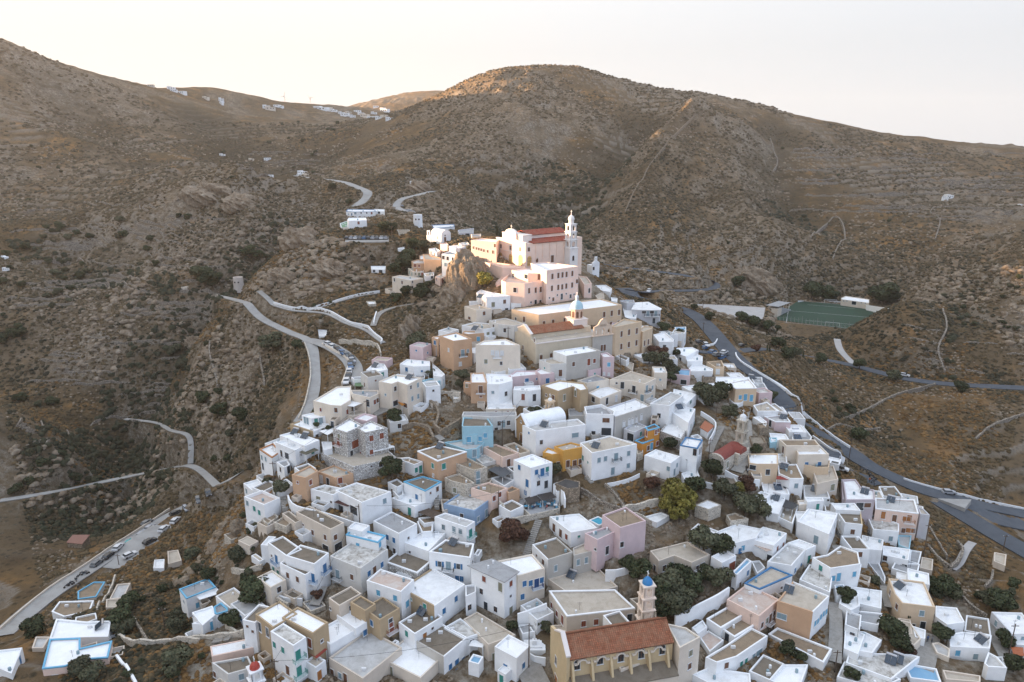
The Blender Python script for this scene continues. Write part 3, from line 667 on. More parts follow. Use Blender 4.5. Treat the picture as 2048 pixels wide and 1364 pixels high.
def roof_clutter():
    r = np.random.default_rng(3)
    for T in ALL:
        if T.cat != 'house' or T.root is None: continue
        for Q, zb, zr, dk in T.vols:
            Q = [np.asarray(q) for q in Q]; c = np.mean(Q, axis=0); A = abs(sum(Q[i][0]*Q[(i+1)%len(Q)][1]-Q[(i+1)%len(Q)][0]*Q[i][1] for i in range(len(Q))))/2
            if A < 22: continue
            for k in range(int(r.integers(1,4))):
                p = c+(Q[int(r.integers(len(Q)))]-c)*r.uniform(.1,.68)-T.o[:2]; z = dk-T.o[2]; m = MB(); t = int(r.integers(4))
                if t == 0: h = r.uniform(1.6,3); m.tube((p[0],p[1],z),(p[0],p[1],z+h),.03,n=4); m.tube((p[0]-.5,p[1],z+h-.2),(p[0]+.5,p[1],z+h-.2),.02,n=4); m.tube((p[0]-.35,p[1],z+h-.5),(p[0]+.35,p[1],z+h-.5),.02,n=4); m.obj('aerial', TRIM['i'], T.root)
                elif t == 1: m.bx(p[0]-.2,p[0]+.2,p[1]-.2,p[1]+.2,z-.05,z+r.uniform(.4,.9)); m.obj('chimney', WALL['w'], T.root)
                elif t == 2: m.bx(p[0]-.45,p[0]+.45,p[1]-.2,p[1]+.2,z,z+.6); m.obj('air_conditioner', TRIM['w'], T.root)
                else: m.lathe((p[0],p[1]), [(.28,z),(.3,z+.1),(.3,z+.7),(.1,z+.8)], 10); m.obj('water_barrel', TRIM['g'], T.root)
def canopy(tile, poly, hpx, mat, posts=True, beams=False, T=None, z=None, nm=None):
    """light roof on posts; part of the last building"""
    T = T or LASTT; Q, zb, zr = solve(tile, poly, hpx, z); o = T.o; q = [p-o[:2] for p in Q]; m = MB()
    if beams:
        e = q[1]-q[0]; f = q[3]-q[0]; n = max(4, int(np.hypot(*f)/.45))
        for k in range(n+1):
            a = q[0]+f*k/n; b = a+e; m.tube((a[0],a[1],zr-o[2]), (b[0],b[1],zr-o[2]), .06, n=4)
        for a, b in ((q[0],q[3]),(q[1],q[2])): m.tube((a[0],a[1],zr-o[2]-.1), (b[0],b[1],zr-o[2]-.1), .07, n=4)
    else:
        m.prism(q, zr-o[2]-.05, zr-o[2]+.05, bottom=True)
        e = q[1]-q[0]; f = q[3]-q[0]; n = max(3, int(np.hypot(*f)/.5))
        for k in range(n+1):
            a = q[0]+f*k/n; b = a+e; m.tube((a[0],a[1],zr-o[2]+.06), (b[0],b[1],zr-o[2]+.06), .045, n=4)
    c = m.obj(nm or ('pergola' if beams else 'awning'), mat, T.root)
    if posts:
        for p in q:
            w = p+(np.mean(q, axis=0)-p)*.06; s = MB(); s.box(w, (1,0), (0,1), .07, .07, min(zb, zr-2.3)-o[2], zr-o[2]-.05); s.obj('post', TRIM['w'] if mat not in (WOOD,) else WOOD, c)
    return c
# ---- things that stand on roofs
_sol = None
def solar(tile, s, yaw=None, T=None, note=''):
    """solar water heaters"""
    global _sol
    T = T or LASTT
    for k, q in enumerate(s.split()):
        x, y = map(float, q.split(','))[:2] if False else [float(v) for v in q.split(',')][:2]
        p = px(tile, x, y); zs = [v[3] for v in T.vols]; P = None
        for Q, zb, zr, dk in sorted(T.vols, key=lambda v: -v[3]):
            w = atZ(p, dk)
            if inpoly(np.array([w[0]]), np.array([w[1]]), Q)[0]: P = w; break
        if P is None: P = atZ(p, T.vols[0][3])
        if _sol is None:
            fr = MB()
            for sx in (-.9, .9): fr.tube((sx,-.7,0), (sx,-.7,.15), .03, n=4); fr.tube((sx,.75,0), (sx,.75,1.25), .03, n=4); fr.tube((sx,-.8,.1), (sx,.75,1.2), .03, n=4)
            fr.tube((-.92,-.78,.1),(.92,-.78,.1),.03,n=4); fr.tube((-.92,.75,1.2),(.92,.75,1.2),.03,n=4)
            root = link('solar_heater', fr.mesh('solar_stand', METAL)); pn = []
            for sx in (-.52, .52):
                m = MB(); a, b = (-.85,.18), (.6,1.14); m.add([(sx-.49,a[0],a[1]),(sx+.49,a[0],a[1]),(sx+.49,b[0],b[1]),(sx-.49,b[0],b[1]),(sx-.49,a[0]-.05,a[1]+.09),(sx+.49,a[0]-.05,a[1]+.09),(sx+.49,b[0]-.05,b[1]+.09),(sx-.49,b[0]-.05,b[1]+.09)], [(0,1,5,4),(1,2,6,5),(2,3,7,6),(3,0,4,7),(4,5,6,7),(3,2,1,0)]); pn.append(m.obj('solar_panel', SOLAR, root))
            t = MB(); t.tube((-.95,.8,1.32), (.95,.8,1.32), .27, n=12); pn.append(t.obj('water_tank', METAL, root)); KIDS[root.name] = pn; _sol = root; o = root
        else: o = copy_tree(_sol)
        o.location = P; o.rotation_euler = (0,0,(math.radians(-35) if yaw is None else math.radians(yaw)))
        lab = 'solar water heater on the roof of the '+T.label
        if len(s.split()) > 1: lab = ['first','second','third','fourth'][k]+' '+lab
        o['label'] = ' '.join(lab.split()[:16]); o['category'] = 'solar heater'; o['group'] = 'solar water heaters on the flat roofs'
def chimney(tile, s, T=None):
    T = T or LASTT
    for q in s.split():
        x, y = map(float, q.split(',')); P = atZ(px(tile, x, y), T.deck)-T.o; m = MB(); m.bx(P[0]-.28,P[0]+.28,P[1]-.28,P[1]+.28,P[2]-.1,P[2]+1.0); m.bx(P[0]-.36,P[0]+.36,P[1]-.36,P[1]+.36,P[2]+1.0,P[2]+1.1); m.bx(P[0]-.2,P[0]+.2,P[1]-.2,P[1]+.2,P[2]+1.1,P[2]+1.3); m.obj('chimney', WALL['w'], T.root)
# ---- walls, stairs
def gwall(tile, s, h, th, mat, label, name='garden_wall', cat='wall', group=None, smooth=2, base=False, n=3, grid=None):
    P = []
    for p in pts(tile, s):
        q = cast(grid or gz, p, 0 if base else h)
        if q is not None: q = q.copy(); q[2] -= 0 if base else h; P.append(q)
    if len(P) < 2: WARN.append(('gwall', label)); return
    P = np.array(catmull(P, n)); L = np.r_[0, np.cumsum(np.hypot(*np.diff(P[:,:2], axis=0).T))]; m = max(2, int(L[-1]/1.5)); t = np.linspace(0, L[-1], m); P = np.stack([np.interp(t, L, P[:,k]) for k in range(3)], 1)
    for _ in range(smooth): P[1:-1] = (P[:-2]+2*P[1:-1]+P[2:])/4
    P[:,2] = np.maximum(P[:,2], (grid or gz)(P[:,0], P[:,1])) if base else P[:,2]
    T = np.gradient(P[:,:2], axis=0); T /= np.linalg.norm(T, axis=1)[:,None]+1e-9; N = np.stack([-T[:,1], T[:,0]], 1); o = P[len(P)//2].copy(); vs = []
    for i in range(m):
        j = (h*.12*math.sin(i*1.7)+rng.normal()*.05*h) if mat in (STONE, WALL['d'], WALL['s']) else 0
        for sd, dz in ((-1,-2.2),(-1,h+j),(1,h+j),(1,-2.2)): vs.append((P[i,0]+N[i,0]*th/2*sd-o[0], P[i,1]+N[i,1]*th/2*sd-o[1], P[i,2]+dz-o[2]))
    b = MB(); b.add(vs, [(4*i+k, 4*i+k+1, 4*i+k+5, 4*i+k+4) for i in range(m-1) for k in range(3)]+[(0,1,2,3), (4*m-1,4*m-2,4*m-3,4*m-4)]); ob = b.obj(name, mat); ob.location = o; tag(ob, label, cat, group); return ob
def stairs(tile, s, w, mat, label, rise=.17, group=None):
    P = line3(tile, s, 6, 3); L = np.r_[0, np.cumsum(np.hypot(*np.diff(P[:,:2], axis=0).T))]; n = max(4, int(L[-1]/.55)); t = np.linspace(0, L[-1], n+1); Q = np.stack([np.interp(t, L, P[:,k]) for k in range(3)], 1)
    o = Q[n//2].copy(); b = MB()
    for i in range(n):
        a, c = Q[i]-o, Q[i+1]-o; e = (c-a)[:2]; l = np.hypot(*e); e = e/l; f = np.array([-e[1], e[0]]); zt = max(a[2], c[2])+.12
        b.box((a+c)[:2]/2, e, f, l/2-.003, w/2, zt-1.8, zt)
    ob = b.obj('stairway', mat); ob.location = o; tag(ob, label, 'stairs', group); return ob
def terrace(tile, poly, hpx, wc, rc, label, name='terrace', cat='terrace', **k):
    return H(tile, poly, hpx, wc, rc, '', label, name, cat, **k)
# ================================================================ the town, lower left and centre
H('A','808,-67 1099,80 1213,34',200,'e','c','950,105n 1055,145n 1140,145n 1060,245kD 1165,228kD 870,40ns','weathered cream stone house with brown roof and two dark archways')
V('A','690,-60 800,25 860,-30',70,'e','c','640,88nd')
H('A','670,362 885,465 1090,310',200,'W','c','740,465n 822,500n 795,590ns 980,495bB 1050,405bB','big white house of three brown roofs with dark blue balconies')
V('A','720,300 962,372 1085,305',250,'W','c')
V('A','570,190 730,305 860,235',225,'W','c','605,300ns 645,330bB 620,415t 658,445t')
V('A','510,185 575,215 640,140',120,'w','w')
H('A','320,175 415,220 495,185',70,'e','e','','small cream shelter with slab roof on the cliff edge',name='shelter',cat='shelter',par=.1)
V('A','430,300 500,350 540,310',45,'w','e',par=.1)
H('A','1095,352 1350,408 1582,258',215,'o','o','1160,455gB 1280,480n 1190,585nd 1140,550ns 1423,450b 1470,425nd 1532,375b','peeling white house with flaking roof and iron balcony')
H('A','1228,122 1500,188 1565,130',190,'w','w','1330,215c 1495,222c','white house with pale blue painted parapet and small roof room',trim='c')
V('A','1240,75 1365,98 1430,62',45,'w','w',on=True)
H('A','690,820 950,955 1080,860',300,'t','W','925,1035rd 710,875ks','brown-walled house with two smooth bright white roofs')
V('A','465,790 612,905 820,735',300,'t','W','505,900kd 570,945kd')
V('A','592,935 785,1060 895,972',330,'W','o','628,1050t 700,1095t 825,1135tB 830,1275tB 740,1265nd')
V('A','358,805 465,865 600,730',240,'W','c','400,895ns 445,938ns')
H('A','85,1062 98,1150 450,1075 395,1000',70,'p','w','','low pink-walled building under a bluish white slab roof',par=.12)
V('A','98,1200 235,1300 450,1240 405,1145',120,'o','c','125,1300n')
H('A','1083,668 1172,722 1360,630',170,'e','c','1100,745ks','brown-walled house with stepped earth roofs beside the white terrace')
V('A','1265,690 1390,765 1480,668',200,'t','c')
H('A','965,985 1095,1050 1400,880',130,'W','W','1397,942b','white house with stepped white roof and one blue shutter')
V('A','1150,800 1310,915 1405,852',50,'W','W',on=True)
H('A','1085,1165 1370,1335 1700,1190',130,'e','l','1110,1290nd 1180,1310g 1225,1330nd','cream house under a wide grey flaking terrace roof')
V('A','885,1190 975,1245 1060,1170',120,'w','e','975,1330od')
canopy('A','895,1110 990,1045 1070,1090 985,1165',110,ROOF['r'])
H('B','345,605 625,725 885,545',200,'tW','w','707,765b 808,663b 398,705c*1.2 402,825ks','large white house with blue doors and one brown side wall')
V('B','55,510 345,605 455,530',240,'W','p','155,613c 297,657c')
V('B','213,350 480,445 615,400',100,'S','c',trim='W')
H('B','25,740 165,842 335,745',190,'t','c','258,865kd 265,900rB','tall brown-rendered house with rusty red balcony')
H('B','325,915 460,960 695,815',150,'W','c','545,975o 610,912ks','white house with brown roof and small orange window')
solar('B','520,790')
H('B','465,1068 705,1152 905,1028',150,'gW','c','760,1235b 815,1210bB 868,1180b','house with bare brown roof and bright blue shutters')
V('B','180,1165 510,1330 700,1200',100,'c','W','260,1270yd')
canopy('B','915,1060 1035,1075 1040,1050 950,1000',95,ROOF['w'])
V('B','912,1160 1000,1215 1040,1150',110,'W','b')
H('B','175,1080 210,1130 330,1020',60,'W','t','220,1120ks','narrow white building with a round chimney pot')
H('B','870,835 1080,1050 1310,965 985,770',140,'e','e','1132,1155yd 1195,1140yd 1258,1105yd','crumbling cream house with three khaki doors')
V('B','705,905 880,1000 1010,955 845,825',120,'w','o')
H('B','935,388 1215,515 1320,440 1110,340',315,'W','g','1045,497r 1270,535r 1182,565yd 1022,600k 1060,725kd 1142,752k 1268,640ks 1270,765yd','two-storey white house with grey overhanging roof and stair',par=.05,over=.45)
H('B','1135,348 1330,472 1557,405 1450,285',250,'c','W','1385,535b 1437,530b 1487,530dB 1530,505b 1368,645b','apricot-fronted house with dark blue windows and white roof')
H('B','580,268 930,318 960,200 720,165',230,'W','c','672,370bo 745,385gB 828,390bo 820,490b 855,495b','white house with pale awning balcony and solar heater',trim='W')
solar('B','785,205')
canopy('B','700,372 705,345 790,345 795,375',50,ROOF['e'],posts=False)
H('B','372,190 575,262 720,110 500,110',120,'W','W','420,270ks','low white house with curved white terrace roofs')
H('B','110,5 325,115 480,30',180,'w','g','232,145b 287,170b 235,245kd 290,260k','white house whose grey roof terrace has knobbed parapets')
H('B','960,245 1000,300 1030,250',50,'W','g','','tiny white shed beside the long stairway',name='shed',cat='shed')
# rectory and the buildings round the ochre church
H('C','245,595 395,810 970,742 800,585',170,'e','e','535,873r 640,858r 785,838rl 922,828kd 268,720r 312,788r 358,840rd','long cream rectory behind the ochre church roof',trim='W')
V('C','235,495 455,650 825,560 640,385',60,'e','e','560,645gs*1.2 635,635gs*1.2',z=None,near=(455,650))
solar('C','435,480 480,470'.split()[0])
H('C','102,208 235,335 445,285',170,'wg','c','300,405gm','grey-fronted house with brown roof above the rectory')
V('C','445,235 452,300 655,250 600,170',120,'g','e','490,355gm 558,338gm')
H('C','248,-30 430,105 652,65 500,-55',125,'W','w','287,65nd 343,112nd 392,142r','white two-storey house with brown shutters beside the blue pool')
H('I','615,1235 770,1345 990,1285 815,1165',263,'k','t','','tall pinkish mansion with brown roof and long wooden balcony',trim=None)
V('C','545,112 652,168 838,80 760,45',215,'k','g')
wins('C','825,215k 733,255kd 658,258ks')
H('I','500,1278 590,1325 672,1288 580,1245',60,'w',plain('pool_water',(.05,.36,.5),.08),'','small bright blue swimming pool with white rim',name='swimming_pool',cat='pool',par=.2)
H('C','1095,258 1170,345 1300,298 1447,358 1602,290 1410,180',110,'e','e','1215,405k*1.1 1273,383k*1.1 1373,398k*1.1 1493,405k 1135,400k 1540,380k','L-shaped cream bungalow with dark openings beside the garden')
H('D','543,530 672,582 948,462 765,392',110,'W','e','855,570ks','white roof block with blue painted rim',trim='b')
V('D','820,680 1120,775 1258,640 950,515',235,'aW','e','857,810gl 1137,870c 1160,850c 1185,815c 1208,790c 1232,770c 1225,915kD')
ALL[-1].label = 'large house with bare apricot side wall and blue-rimmed upper roof'; ALL[-1].root['label'] = ALL[-1].label
solar('D','915,605')
H('D','395,650 668,810 835,668',150,'p','p','690,885n 732,845y 760,825nB 792,785n','apricot house with flaking pink-white roof')
H('D','225,835 345,910 530,800',70,'w','t','','white building with two brown panels of roof between white rims',trim='W')
V('D','345,910 460,985 650,870',70,'w','t','395,990kd',trim='W')
H('D','215,1155 310,1200 480,1150 740,975 600,905 390,1050',110,'W','t','515,1215t 555,1190t 620,1150g 665,1115gl','white angular house with long brown roof and green windows')
H('D','150,965 250,1110 370,1010 240,930',40,'w','p','','walled brown patio with a white table',name='patio',cat='patio')
H('D','100,1300 400,1450 600,1400 590,1290 240,1240',60,'W','w','','broad white roof at the very bottom edge of the town')
H('D','580,1270 760,1350 880,1210 700,1130',60,'w','c','','grey roof terrace hung with blue laundry')
H('D','755,1350 1000,1430 1080,1215 880,1215',80,'W','W','','white roof with a slim round chimney beside the vine')
H('D','745,960 1210,1200 1280,1085 820,905',70,'w','t','','low house with three brown roof panels edged in white',trim='W')
H('D','305,98 460,195 640,150 690,75 480,30',100,'w','w','530,235c 505,270bd','white house with apricot end wall and pink-striped porch')
V('D','560,150 790,215 900,110 700,55',130,'W','w','868,210r 820,240r 760,330kd')
canopy('D','565,180 640,150 795,245 730,265',80,ROOF['p'])
H('D','262,315 355,360 475,300',130,'W','w','437,390rD','small white cube with a reddish brown window above the olive garden')
H('D','440,440 480,462 605,345 560,320',130,'w','b','570,445b 505,545n 430,575kD','narrow white house with blue floored roof terrace')
H('D','735,350 940,385 1062,245 900,195',110,'w','l','968,425b 1018,383b','white house with grey weathered roof and tiny blue windows')
H('D','905,190 1065,250 1148,215 1000,160',100,'W','w','1085,330td','plain white cube behind the grey roofed house')
H('D','1115,315 1270,408 1520,370 1500,270 1350,215 1240,290',150,'W','t','1467,455c 1335,480cd 1290,490c','large white house with brown faceted roof and turquoise windows')
H('D','1005,500 1265,610 1290,440 1090,370',100,'W','o','','white house with a dark patch on its roof')
H('J','1000,1290 1270,1400 1345,1220 1090,1180',200,'W','w','','tall white house with grey door under a wire frame')
wins('D','1145,165gd')
H('K','55,750 140,872 308,890 290,760',200,'wO','c','','ochre yellow house with grey ribbed roof',par=.2)
V('K','10,690 55,748 290,758 230,685',190,'w','w')
# ---------------------------------------------------------------- lower right
H('E','175,325 345,535 350,480 270,300',12,'w','g','','sunken grey courtyard between white houses',name='courtyard',cat='courtyard')
H('E','150,125 145,240 322,255 335,165',100,'w','w','180,300k','white house with a plain pinkish front and cable')
H('K','345,800 405,935 650,955 650,880 440,795',130,'W','o','570,1022g 378,955ks','white house with worn roof and solar heater before the peach apartments')
solar('K','510,820')
H('K','640,985 645,1080 750,1120 768,990',60,'l','l','','pale sky-blue roof box')
H('K','425,638 428,738 835,785 795,655',250,'p','l','605,833nd 720,835ol 690,945n 750,945ol 815,950n 500,800od','peach apartment house with orange shutters and white rimmed roof',trim='W')
V('K','820,720 850,790 940,800 880,740',230,'q','e')
solar('K','570,672')
wins('K','745,835oB')
H('K','120,470 150,655 420,655 415,560 300,545 240,462',120,'m','w','350,707nl 280,720kD','lilac-grey house with brown arched shutters')
solar('K','325,595')
H('K','458,530 500,622 690,632 610,527',80,'W','c','480,585kd','white roof enclosure beside the motorbike parking')
H('E','330,215 325,290 545,340 560,245',90,'W','w','350,290k','stepped white house beneath the pale blue box')
V('E','430,350 400,405 615,470 640,370',70,'W','g','485,400k 545,415kd')
V('E','560,250 548,345 630,370 655,265',60,'w','g','600,330k')
H('E','655,310 640,400 745,425 752,330',40,'e','e','','small cream outbuilding with slatted gate',name='outbuilding',cat='shed')
H('E','375,490 425,620 490,700 770,735 675,520 560,505',190,'h','w','655,785g 662,890kd 588,885ks','tan-walled house with curved white roof and a solar heater')
solar('E','465,570',yaw=-70)
H('E','772,722 770,810 870,880 1018,860 952,738',110,'W','w','920,930ks','white house with terracotta lintel over a shaded porch')
wins('T','425,805kD')
H('E','1030,800 1015,930 1240,972 1220,830',60,'w','c','1015,900bs','flat dark grey roof behind the white corner house')
H('E','885,960 895,1065 1230,1082 1245,970 1000,940',110,'W','w','957,1120c 1107,1150g','white corner house with turquoise window and solar panel')
solar('E','1150,1025',yaw=-70)
V('E','1180,1205 1215,1235 1375,1245 1290,1150 1215,1110',110,'W','l')
H('E','1242,772 1410,960 1620,955 1500,780',100,'qw','w','','pale blue-white roof with grey flank by the last street')
V('E','1415,1045 1630,1062 1620,960 1425,960',70,'w','w','1470,1120kd')
canopy('E','1405,1070 1510,1075 1516,1145 1430,1140',70,ROOF['r'] if 0 else plain('orange_awning',(.42,.12,.04)))
H('E','360,815 470,945 590,1060 650,1000 560,860',60,'c','e','','cream terraced building below the tan house')
H('E','575,890 600,985 685,1000 690,925',60,'W','w','','little white cube in front of the tan house')
H('E','50,755 20,830 290,885 325,785',60,'W','g','122,915k','white house with grey roof and air conditioner')
V('E','10,550 120,700 315,745 320,595',60,'W','w')
H('E','0,920 20,1080 240,1120 320,1010 175,940',50,'W','w','','white house with stained roof beside climbing greenery')
H('E','40,1115 15,1200 400,1340 640,1150 560,1130',60,'W','o','','white roof carrying blue solar collectors near the bottom edge')
solar('E','390,1200 450,1190')
H('E','0,1190 -60,1320 300,1420 480,1340 280,1240',50,'W','o','','weathered white roof beyond the bottom edge')
H('E','830,1260 860,1340 1150,1364 1150,1310',50,'e','e','','roofless cream ruin with dry weeds',name='ruin',cat='ruin')
H('E','1265,270 1262,345 1360,385 1370,290',50,'e','e','','lone grey field hut on the dry slope',name='field_hut',cat='hut')
# ---------------------------------------------------------------- far lower left
H('S','835,425 735,720 1190,700 1600,690 1640,455 1280,470',95,'W','W','','big white house of many joined flat roofs by the valley road',trim='W',near=(735,720))
V('S','735,725 625,1165 950,1130 1180,1060 1190,1030 1600,1000 1660,750 1190,860 1190,705',110,'p','W','830,1320rd 1400,1140rd',trim='c',near=(625,1165))
solar('S','1475,560',yaw=-60)
H('S','1120,400 1100,500 1290,480 1440,425 1420,335',100,'w','t','','brown roofed annex wedged behind the many white roofs')
H('S','880,170 765,320 945,395 1330,310 1390,155',60,'W','t','','earth roof ringed by a thick white parapet',trim='W')
H('S','-100,900 -60,1140 170,1240 330,850',90,'w','W','295,1030bd','long white building with rounded parapet and blue door',near=(170,1240))
H('S','530,690 470,860 640,860 740,690',40,'e','l','','small grey roof beside the many white roofs')
H('F','655,600 655,665 810,645 885,520 790,520',26,'e','t','','brown terrace with light blue railing posts',name='terrace',cat='terrace',trim='c')
H('F','985,540 920,665 1040,655 1100,528',30,'e','l','','pale concrete slab roof by the stair lane')
V('F','895,665 890,735 1000,735 1035,660',30,'e','e')
H('F','1300,335 1290,405 1380,405 1385,328',30,'w','w','','little white hut with tiny barrel terrace',name='hut',cat='hut')
H('F','565,190 690,203 750,130 615,130',36,'d',plain('brown_tin',(.26,.13,.095),.8),'','red-brown roofed shed beyond the valley road',name='shed',cat='shed',par=.02,over=.2)
H('F','1410,262 1415,370 1530,340 1500,250',40,'e','e','','roofless grey ruin above the parking road',name='ruin',cat='ruin')
H('R','145,385 260,535 735,350 610,210',330,'W','g','225,585gs*1.3 300,880b','white cliff house with blue trimmed grey roof and pergolas',trim='c')
V('R','350,760 520,970 740,790 680,650',200,'W','W','370,820ks')
V('R','715,770 752,785 925,735 925,690 820,600 700,670',180,'W','g','830,840c*1.2 712,945cd',trim='c')
V('R','350,935 515,960 690,880 640,840',180,'W','W','')
canopy('R','310,545 345,610 480,560 410,505',130,TRIM['w'],beams=True)
canopy('R','470,860 520,875 710,815 650,755',120,TRIM['w'],beams=True)
canopy('R','410,490 475,560 820,450 740,360',160,ROOF['W'])
wins('R','450,640c 560,620kD 700,560td')
# ================================================================ middle of the town
H('G','665,188 820,228 920,235 1010,180 1010,52 880,60',170,'c','W','735,270r*.8','cream house with long white roof above a porch with wooden rails',near=(905,238))
V('G','1005,90 1020,125 1180,160 1260,125 1258,92',170,'c','g','1225,200r 1190,215kd 1250,185n',near=(1180,160))
V('G','935,300 1020,330 1150,300 1140,255',70,'c','e','')
canopy('G','945,235 1035,242 1160,190 1050,165',110,ROOF['W'])
wins('G','975,300rd 1060,310kL*.8')
H('G','562,318 648,350 825,320 720,285',70,'W','W','590,350gt 615,360gt 690,352t 735,350gd','bright white cube with tall grey windows on a wide terrace')
V('G','455,400 665,468 850,400 545,368',60,'tW','W','700,515k')
canopy('G','720,465 795,500 850,470 855,430',70,ROOF['W'])
H('G','360,500 590,600 722,545 480,468',130,'W','W','550,680ks 660,650t','white house with ochre roof edge and four dark solar panels',trim=None)
V('G','320,565 500,640 600,600 430,540',140,'W','w','378,668kt 428,690kD*.8 470,790kd')
V('G','175,628 290,705 370,650 300,575',170,'W','w','200,705g 235,720g 210,785kd',trim='o')
V('G','330,745 400,795 455,765 425,720',90,'W','g')
solar('G','500,490 590,525',yaw=-25)
canopy('G','540,655 600,678 715,637 645,610',90,plain('green_brown_cloth',(.12,.11,.07)))
H('G','843,438 968,478 1120,410 1000,345',250,'S','W','895,560rB 1015,675kd 900,520yt','speckled stone mansion with red-brown shutters and white canopies')
V('G','1060,430 1135,480 1343,435 1190,370',260,'S','W','1195,530r*1.2 1288,507r*1.2 1100,672r 1195,655r')
canopy('G','970,490 1045,535 1130,480 1070,455',90,ROOF['W'])
canopy('G','1165,585 1215,655 1410,610 1355,565',70,ROOF['w'])
wins('G','1050,580rL')
H('G','735,665 1030,790 1425,705 1350,640 850,620',130,'S','e','1195,785ks 1280,768k 1365,742k','broad speckled stone podium under the mansion',name='terrace',cat='terrace',par=.5)
H('G','470,860 595,890 710,825 640,775',200,'a','e','525,930rs 640,930r','apricot house with brown windows and low beige roofs')
V('G','705,830 865,890 1030,850 860,770',90,'a','e','910,900r*1.2 800,925kd 740,900wd')
H('G','865,1000 1105,1115 1375,1015 1060,930',220,'W','o','1315,1100g 1035,1185kL','large white house with dark red shingled porch canopy')
V('G','640,990 845,1045 960,990 770,950',120,'W','o','715,1100yd*1.2 830,1110ks')
canopy('G','825,1100 975,1150 1095,1125 930,1045',85,plain('maroon_shingle',(.09,.035,.03),.8),posts=True)
wins('G','905,1170kL')
H('G','30,938 110,1005 228,955 160,900',130,'W','w','60,1010g 68,1120g','white house at the cliff end with red-brown roof terrace')
V('G','35,1060 218,1135 365,1070 200,1000',155,'W','p','132,1170t 177,1205t',par=.8)
canopy('G','190,1000 205,1060 300,1050 285,985',40,plain('orange_cloth',(.5,.14,.04)))
H('G','310,1295 420,1335 505,1265 420,1225',60,'s','t','','rubble walled ruin with brown earth roof',name='ruin',cat='ruin')
V('G','195,1265 250,1310 350,1240 300,1200',60,'s','t','250,1310ks')
H('H','232,690 405,775 655,695 410,640',185,'a','t','365,815t 458,820t*1.2 370,897w*.7','apricot-tan house with thick white parapet and green shutters',trim='W')
solar('H','425,665')
V('H','440,870 490,900 560,870 520,845',30,'a','w')
H('H','70,758 205,808 280,778 150,742',95,'w','t','205,860t 260,845td','small white house with green door and window')
H('H','512,778 715,855 830,828 650,742',120,'s','t','750,895gd 750,960gd','rounded rubble house with two brown roof levels')
V('H','465,915 520,945 640,975 720,960 590,880',110,'s','t','553,1025y',near=(640,975))
H('H','612,470 620,482 880,478 830,405 625,402',160,'l','c','812,557c','turquoise-blue house with stepped terraces',near=(870,478))
V('H','615,548 745,555 795,500 620,505',95,'l','c','675,592c*1.2 768,585c')
V('H','455,615 650,680 740,668 815,610 630,590',70,'l','l','745,700gd 775,680gd')
H('H','612,385 880,400 1080,385 1075,355 625,355',110,'o','g','930,455k 1010,450k 965,460gd 905,510k','weathered white house topped by a balustraded terrace')
H('H','795,655 960,745 1100,705 900,630',90,'p','t','1010,790nd','pinkish house with earth roof and orange potted plant')
V('H','965,640 1110,715 1195,690 1060,615',60,'c','t')
H('H','690,720 790,800 900,770 820,720',25,'o','o','','ruined plaster floor among the middle houses',name='ruin',cat='ruin')
H('H','1052,765 1200,835 1385,785 1210,715',250,'W','W','1248,870b 1298,870bB 1340,845t 1265,965k 1330,975kd 1170,965bd 1103,830b 1155,1045b','tall white house with many bright blue balconies')
V('H','1000,830 1110,915 1195,885 1050,815',90,'W','d','860,900bd')
V('H','860,920 975,990 1060,935 950,890',60,'w','g')
canopy('H','835,850 960,915 1035,880 950,800',75,plain('striped_cloth',(.10,.11,.12)))
H('H','690,1005 870,1060 1005,1005 840,955',130,'p','t','885,1095r 935,1060r','salmon house with brown roof next to the restaurant')
V('H','985,1020 1010,1050 1105,1015 1040,990',80,'a','c')
H('H','455,1140 720,1200 870,1090 600,1045',135,'b','o','612,1245k 850,1170g 820,1220gd 752,1270g','dusty blue house with flaking white roof')
V('H','380,1250 650,1340 725,1290 470,1215',185,'W','l','455,1340g 545,1355g 600,1375g')
wins('B','705,60g 793,90g 847,105g 930,110tB 985,95g')
H('H','115,950 300,1030 440,950 280,905',165,'w','c','228,1080b','white house with earth roof and pale blue edge',trim='c')
V('H','12,1090 210,1165 320,1120 130,1050',95,'W','W','168,1205td')
H('H','240,1260 290,1310 400,1290 380,1240',60,'w','t','','small white yard house under a brown slatted pergola')
canopy('H','240,1210 370,1265 450,1220 330,1180',80,WOOD,beams=False)
H('H','-20,955 60,1000 120,970 60,925',75,'w','c','20,1040ka','small white annex beside a walled tree')
H('P','1590,903 1705,925 1760,905 1845,935 1978,868 1730,842',270,'c','W','1738,968k 1877,955k*.8 1940,935g 1890,1055g 1942,1035g 1740,1095kL*.7 1830,1115nL*.6','tall cream house with bright orange awnings',near=(1845,935))
solar('P','1865,880')
canopy('P','1715,1050 1800,1120 1860,1090 1775,1015',90,plain('bright_orange_cloth',(.55,.22,.03)),posts=True)
H('P','1480,800 1600,812 1672,795 1640,745 1545,742',90,'W','W','1527,845t 1625,840t','white cottage with dark green shutters and solar heater',near=(1600,808))
solar('P','1560,775')
H('P','1345,865 1370,885 1510,880 1500,850',60,'w','g','','low white block with a pale green awning')
canopy('P','1375,945 1505,950 1505,905 1385,905',30,plain('sage_cloth',(.16,.25,.13)))
H('P','1778,748 1900,770 2048,765 2048,722 1840,705',90,'W','W','','white house with grey striped canopy above blue stairs',near=(1900,770))
canopy('M','0,655 70,690 100,655 30,645',50,plain('grey_striped_cloth',(.17,.17,.17)))
V('M','110,700 180,712 205,690 150,640 100,600',90,'w','w','148,660ks',near=(180,712))
H('H','272,88 340,118 460,80 350,70',80,'l','l','280,165bd','pale blue patio house beside the cream orange-awning house')
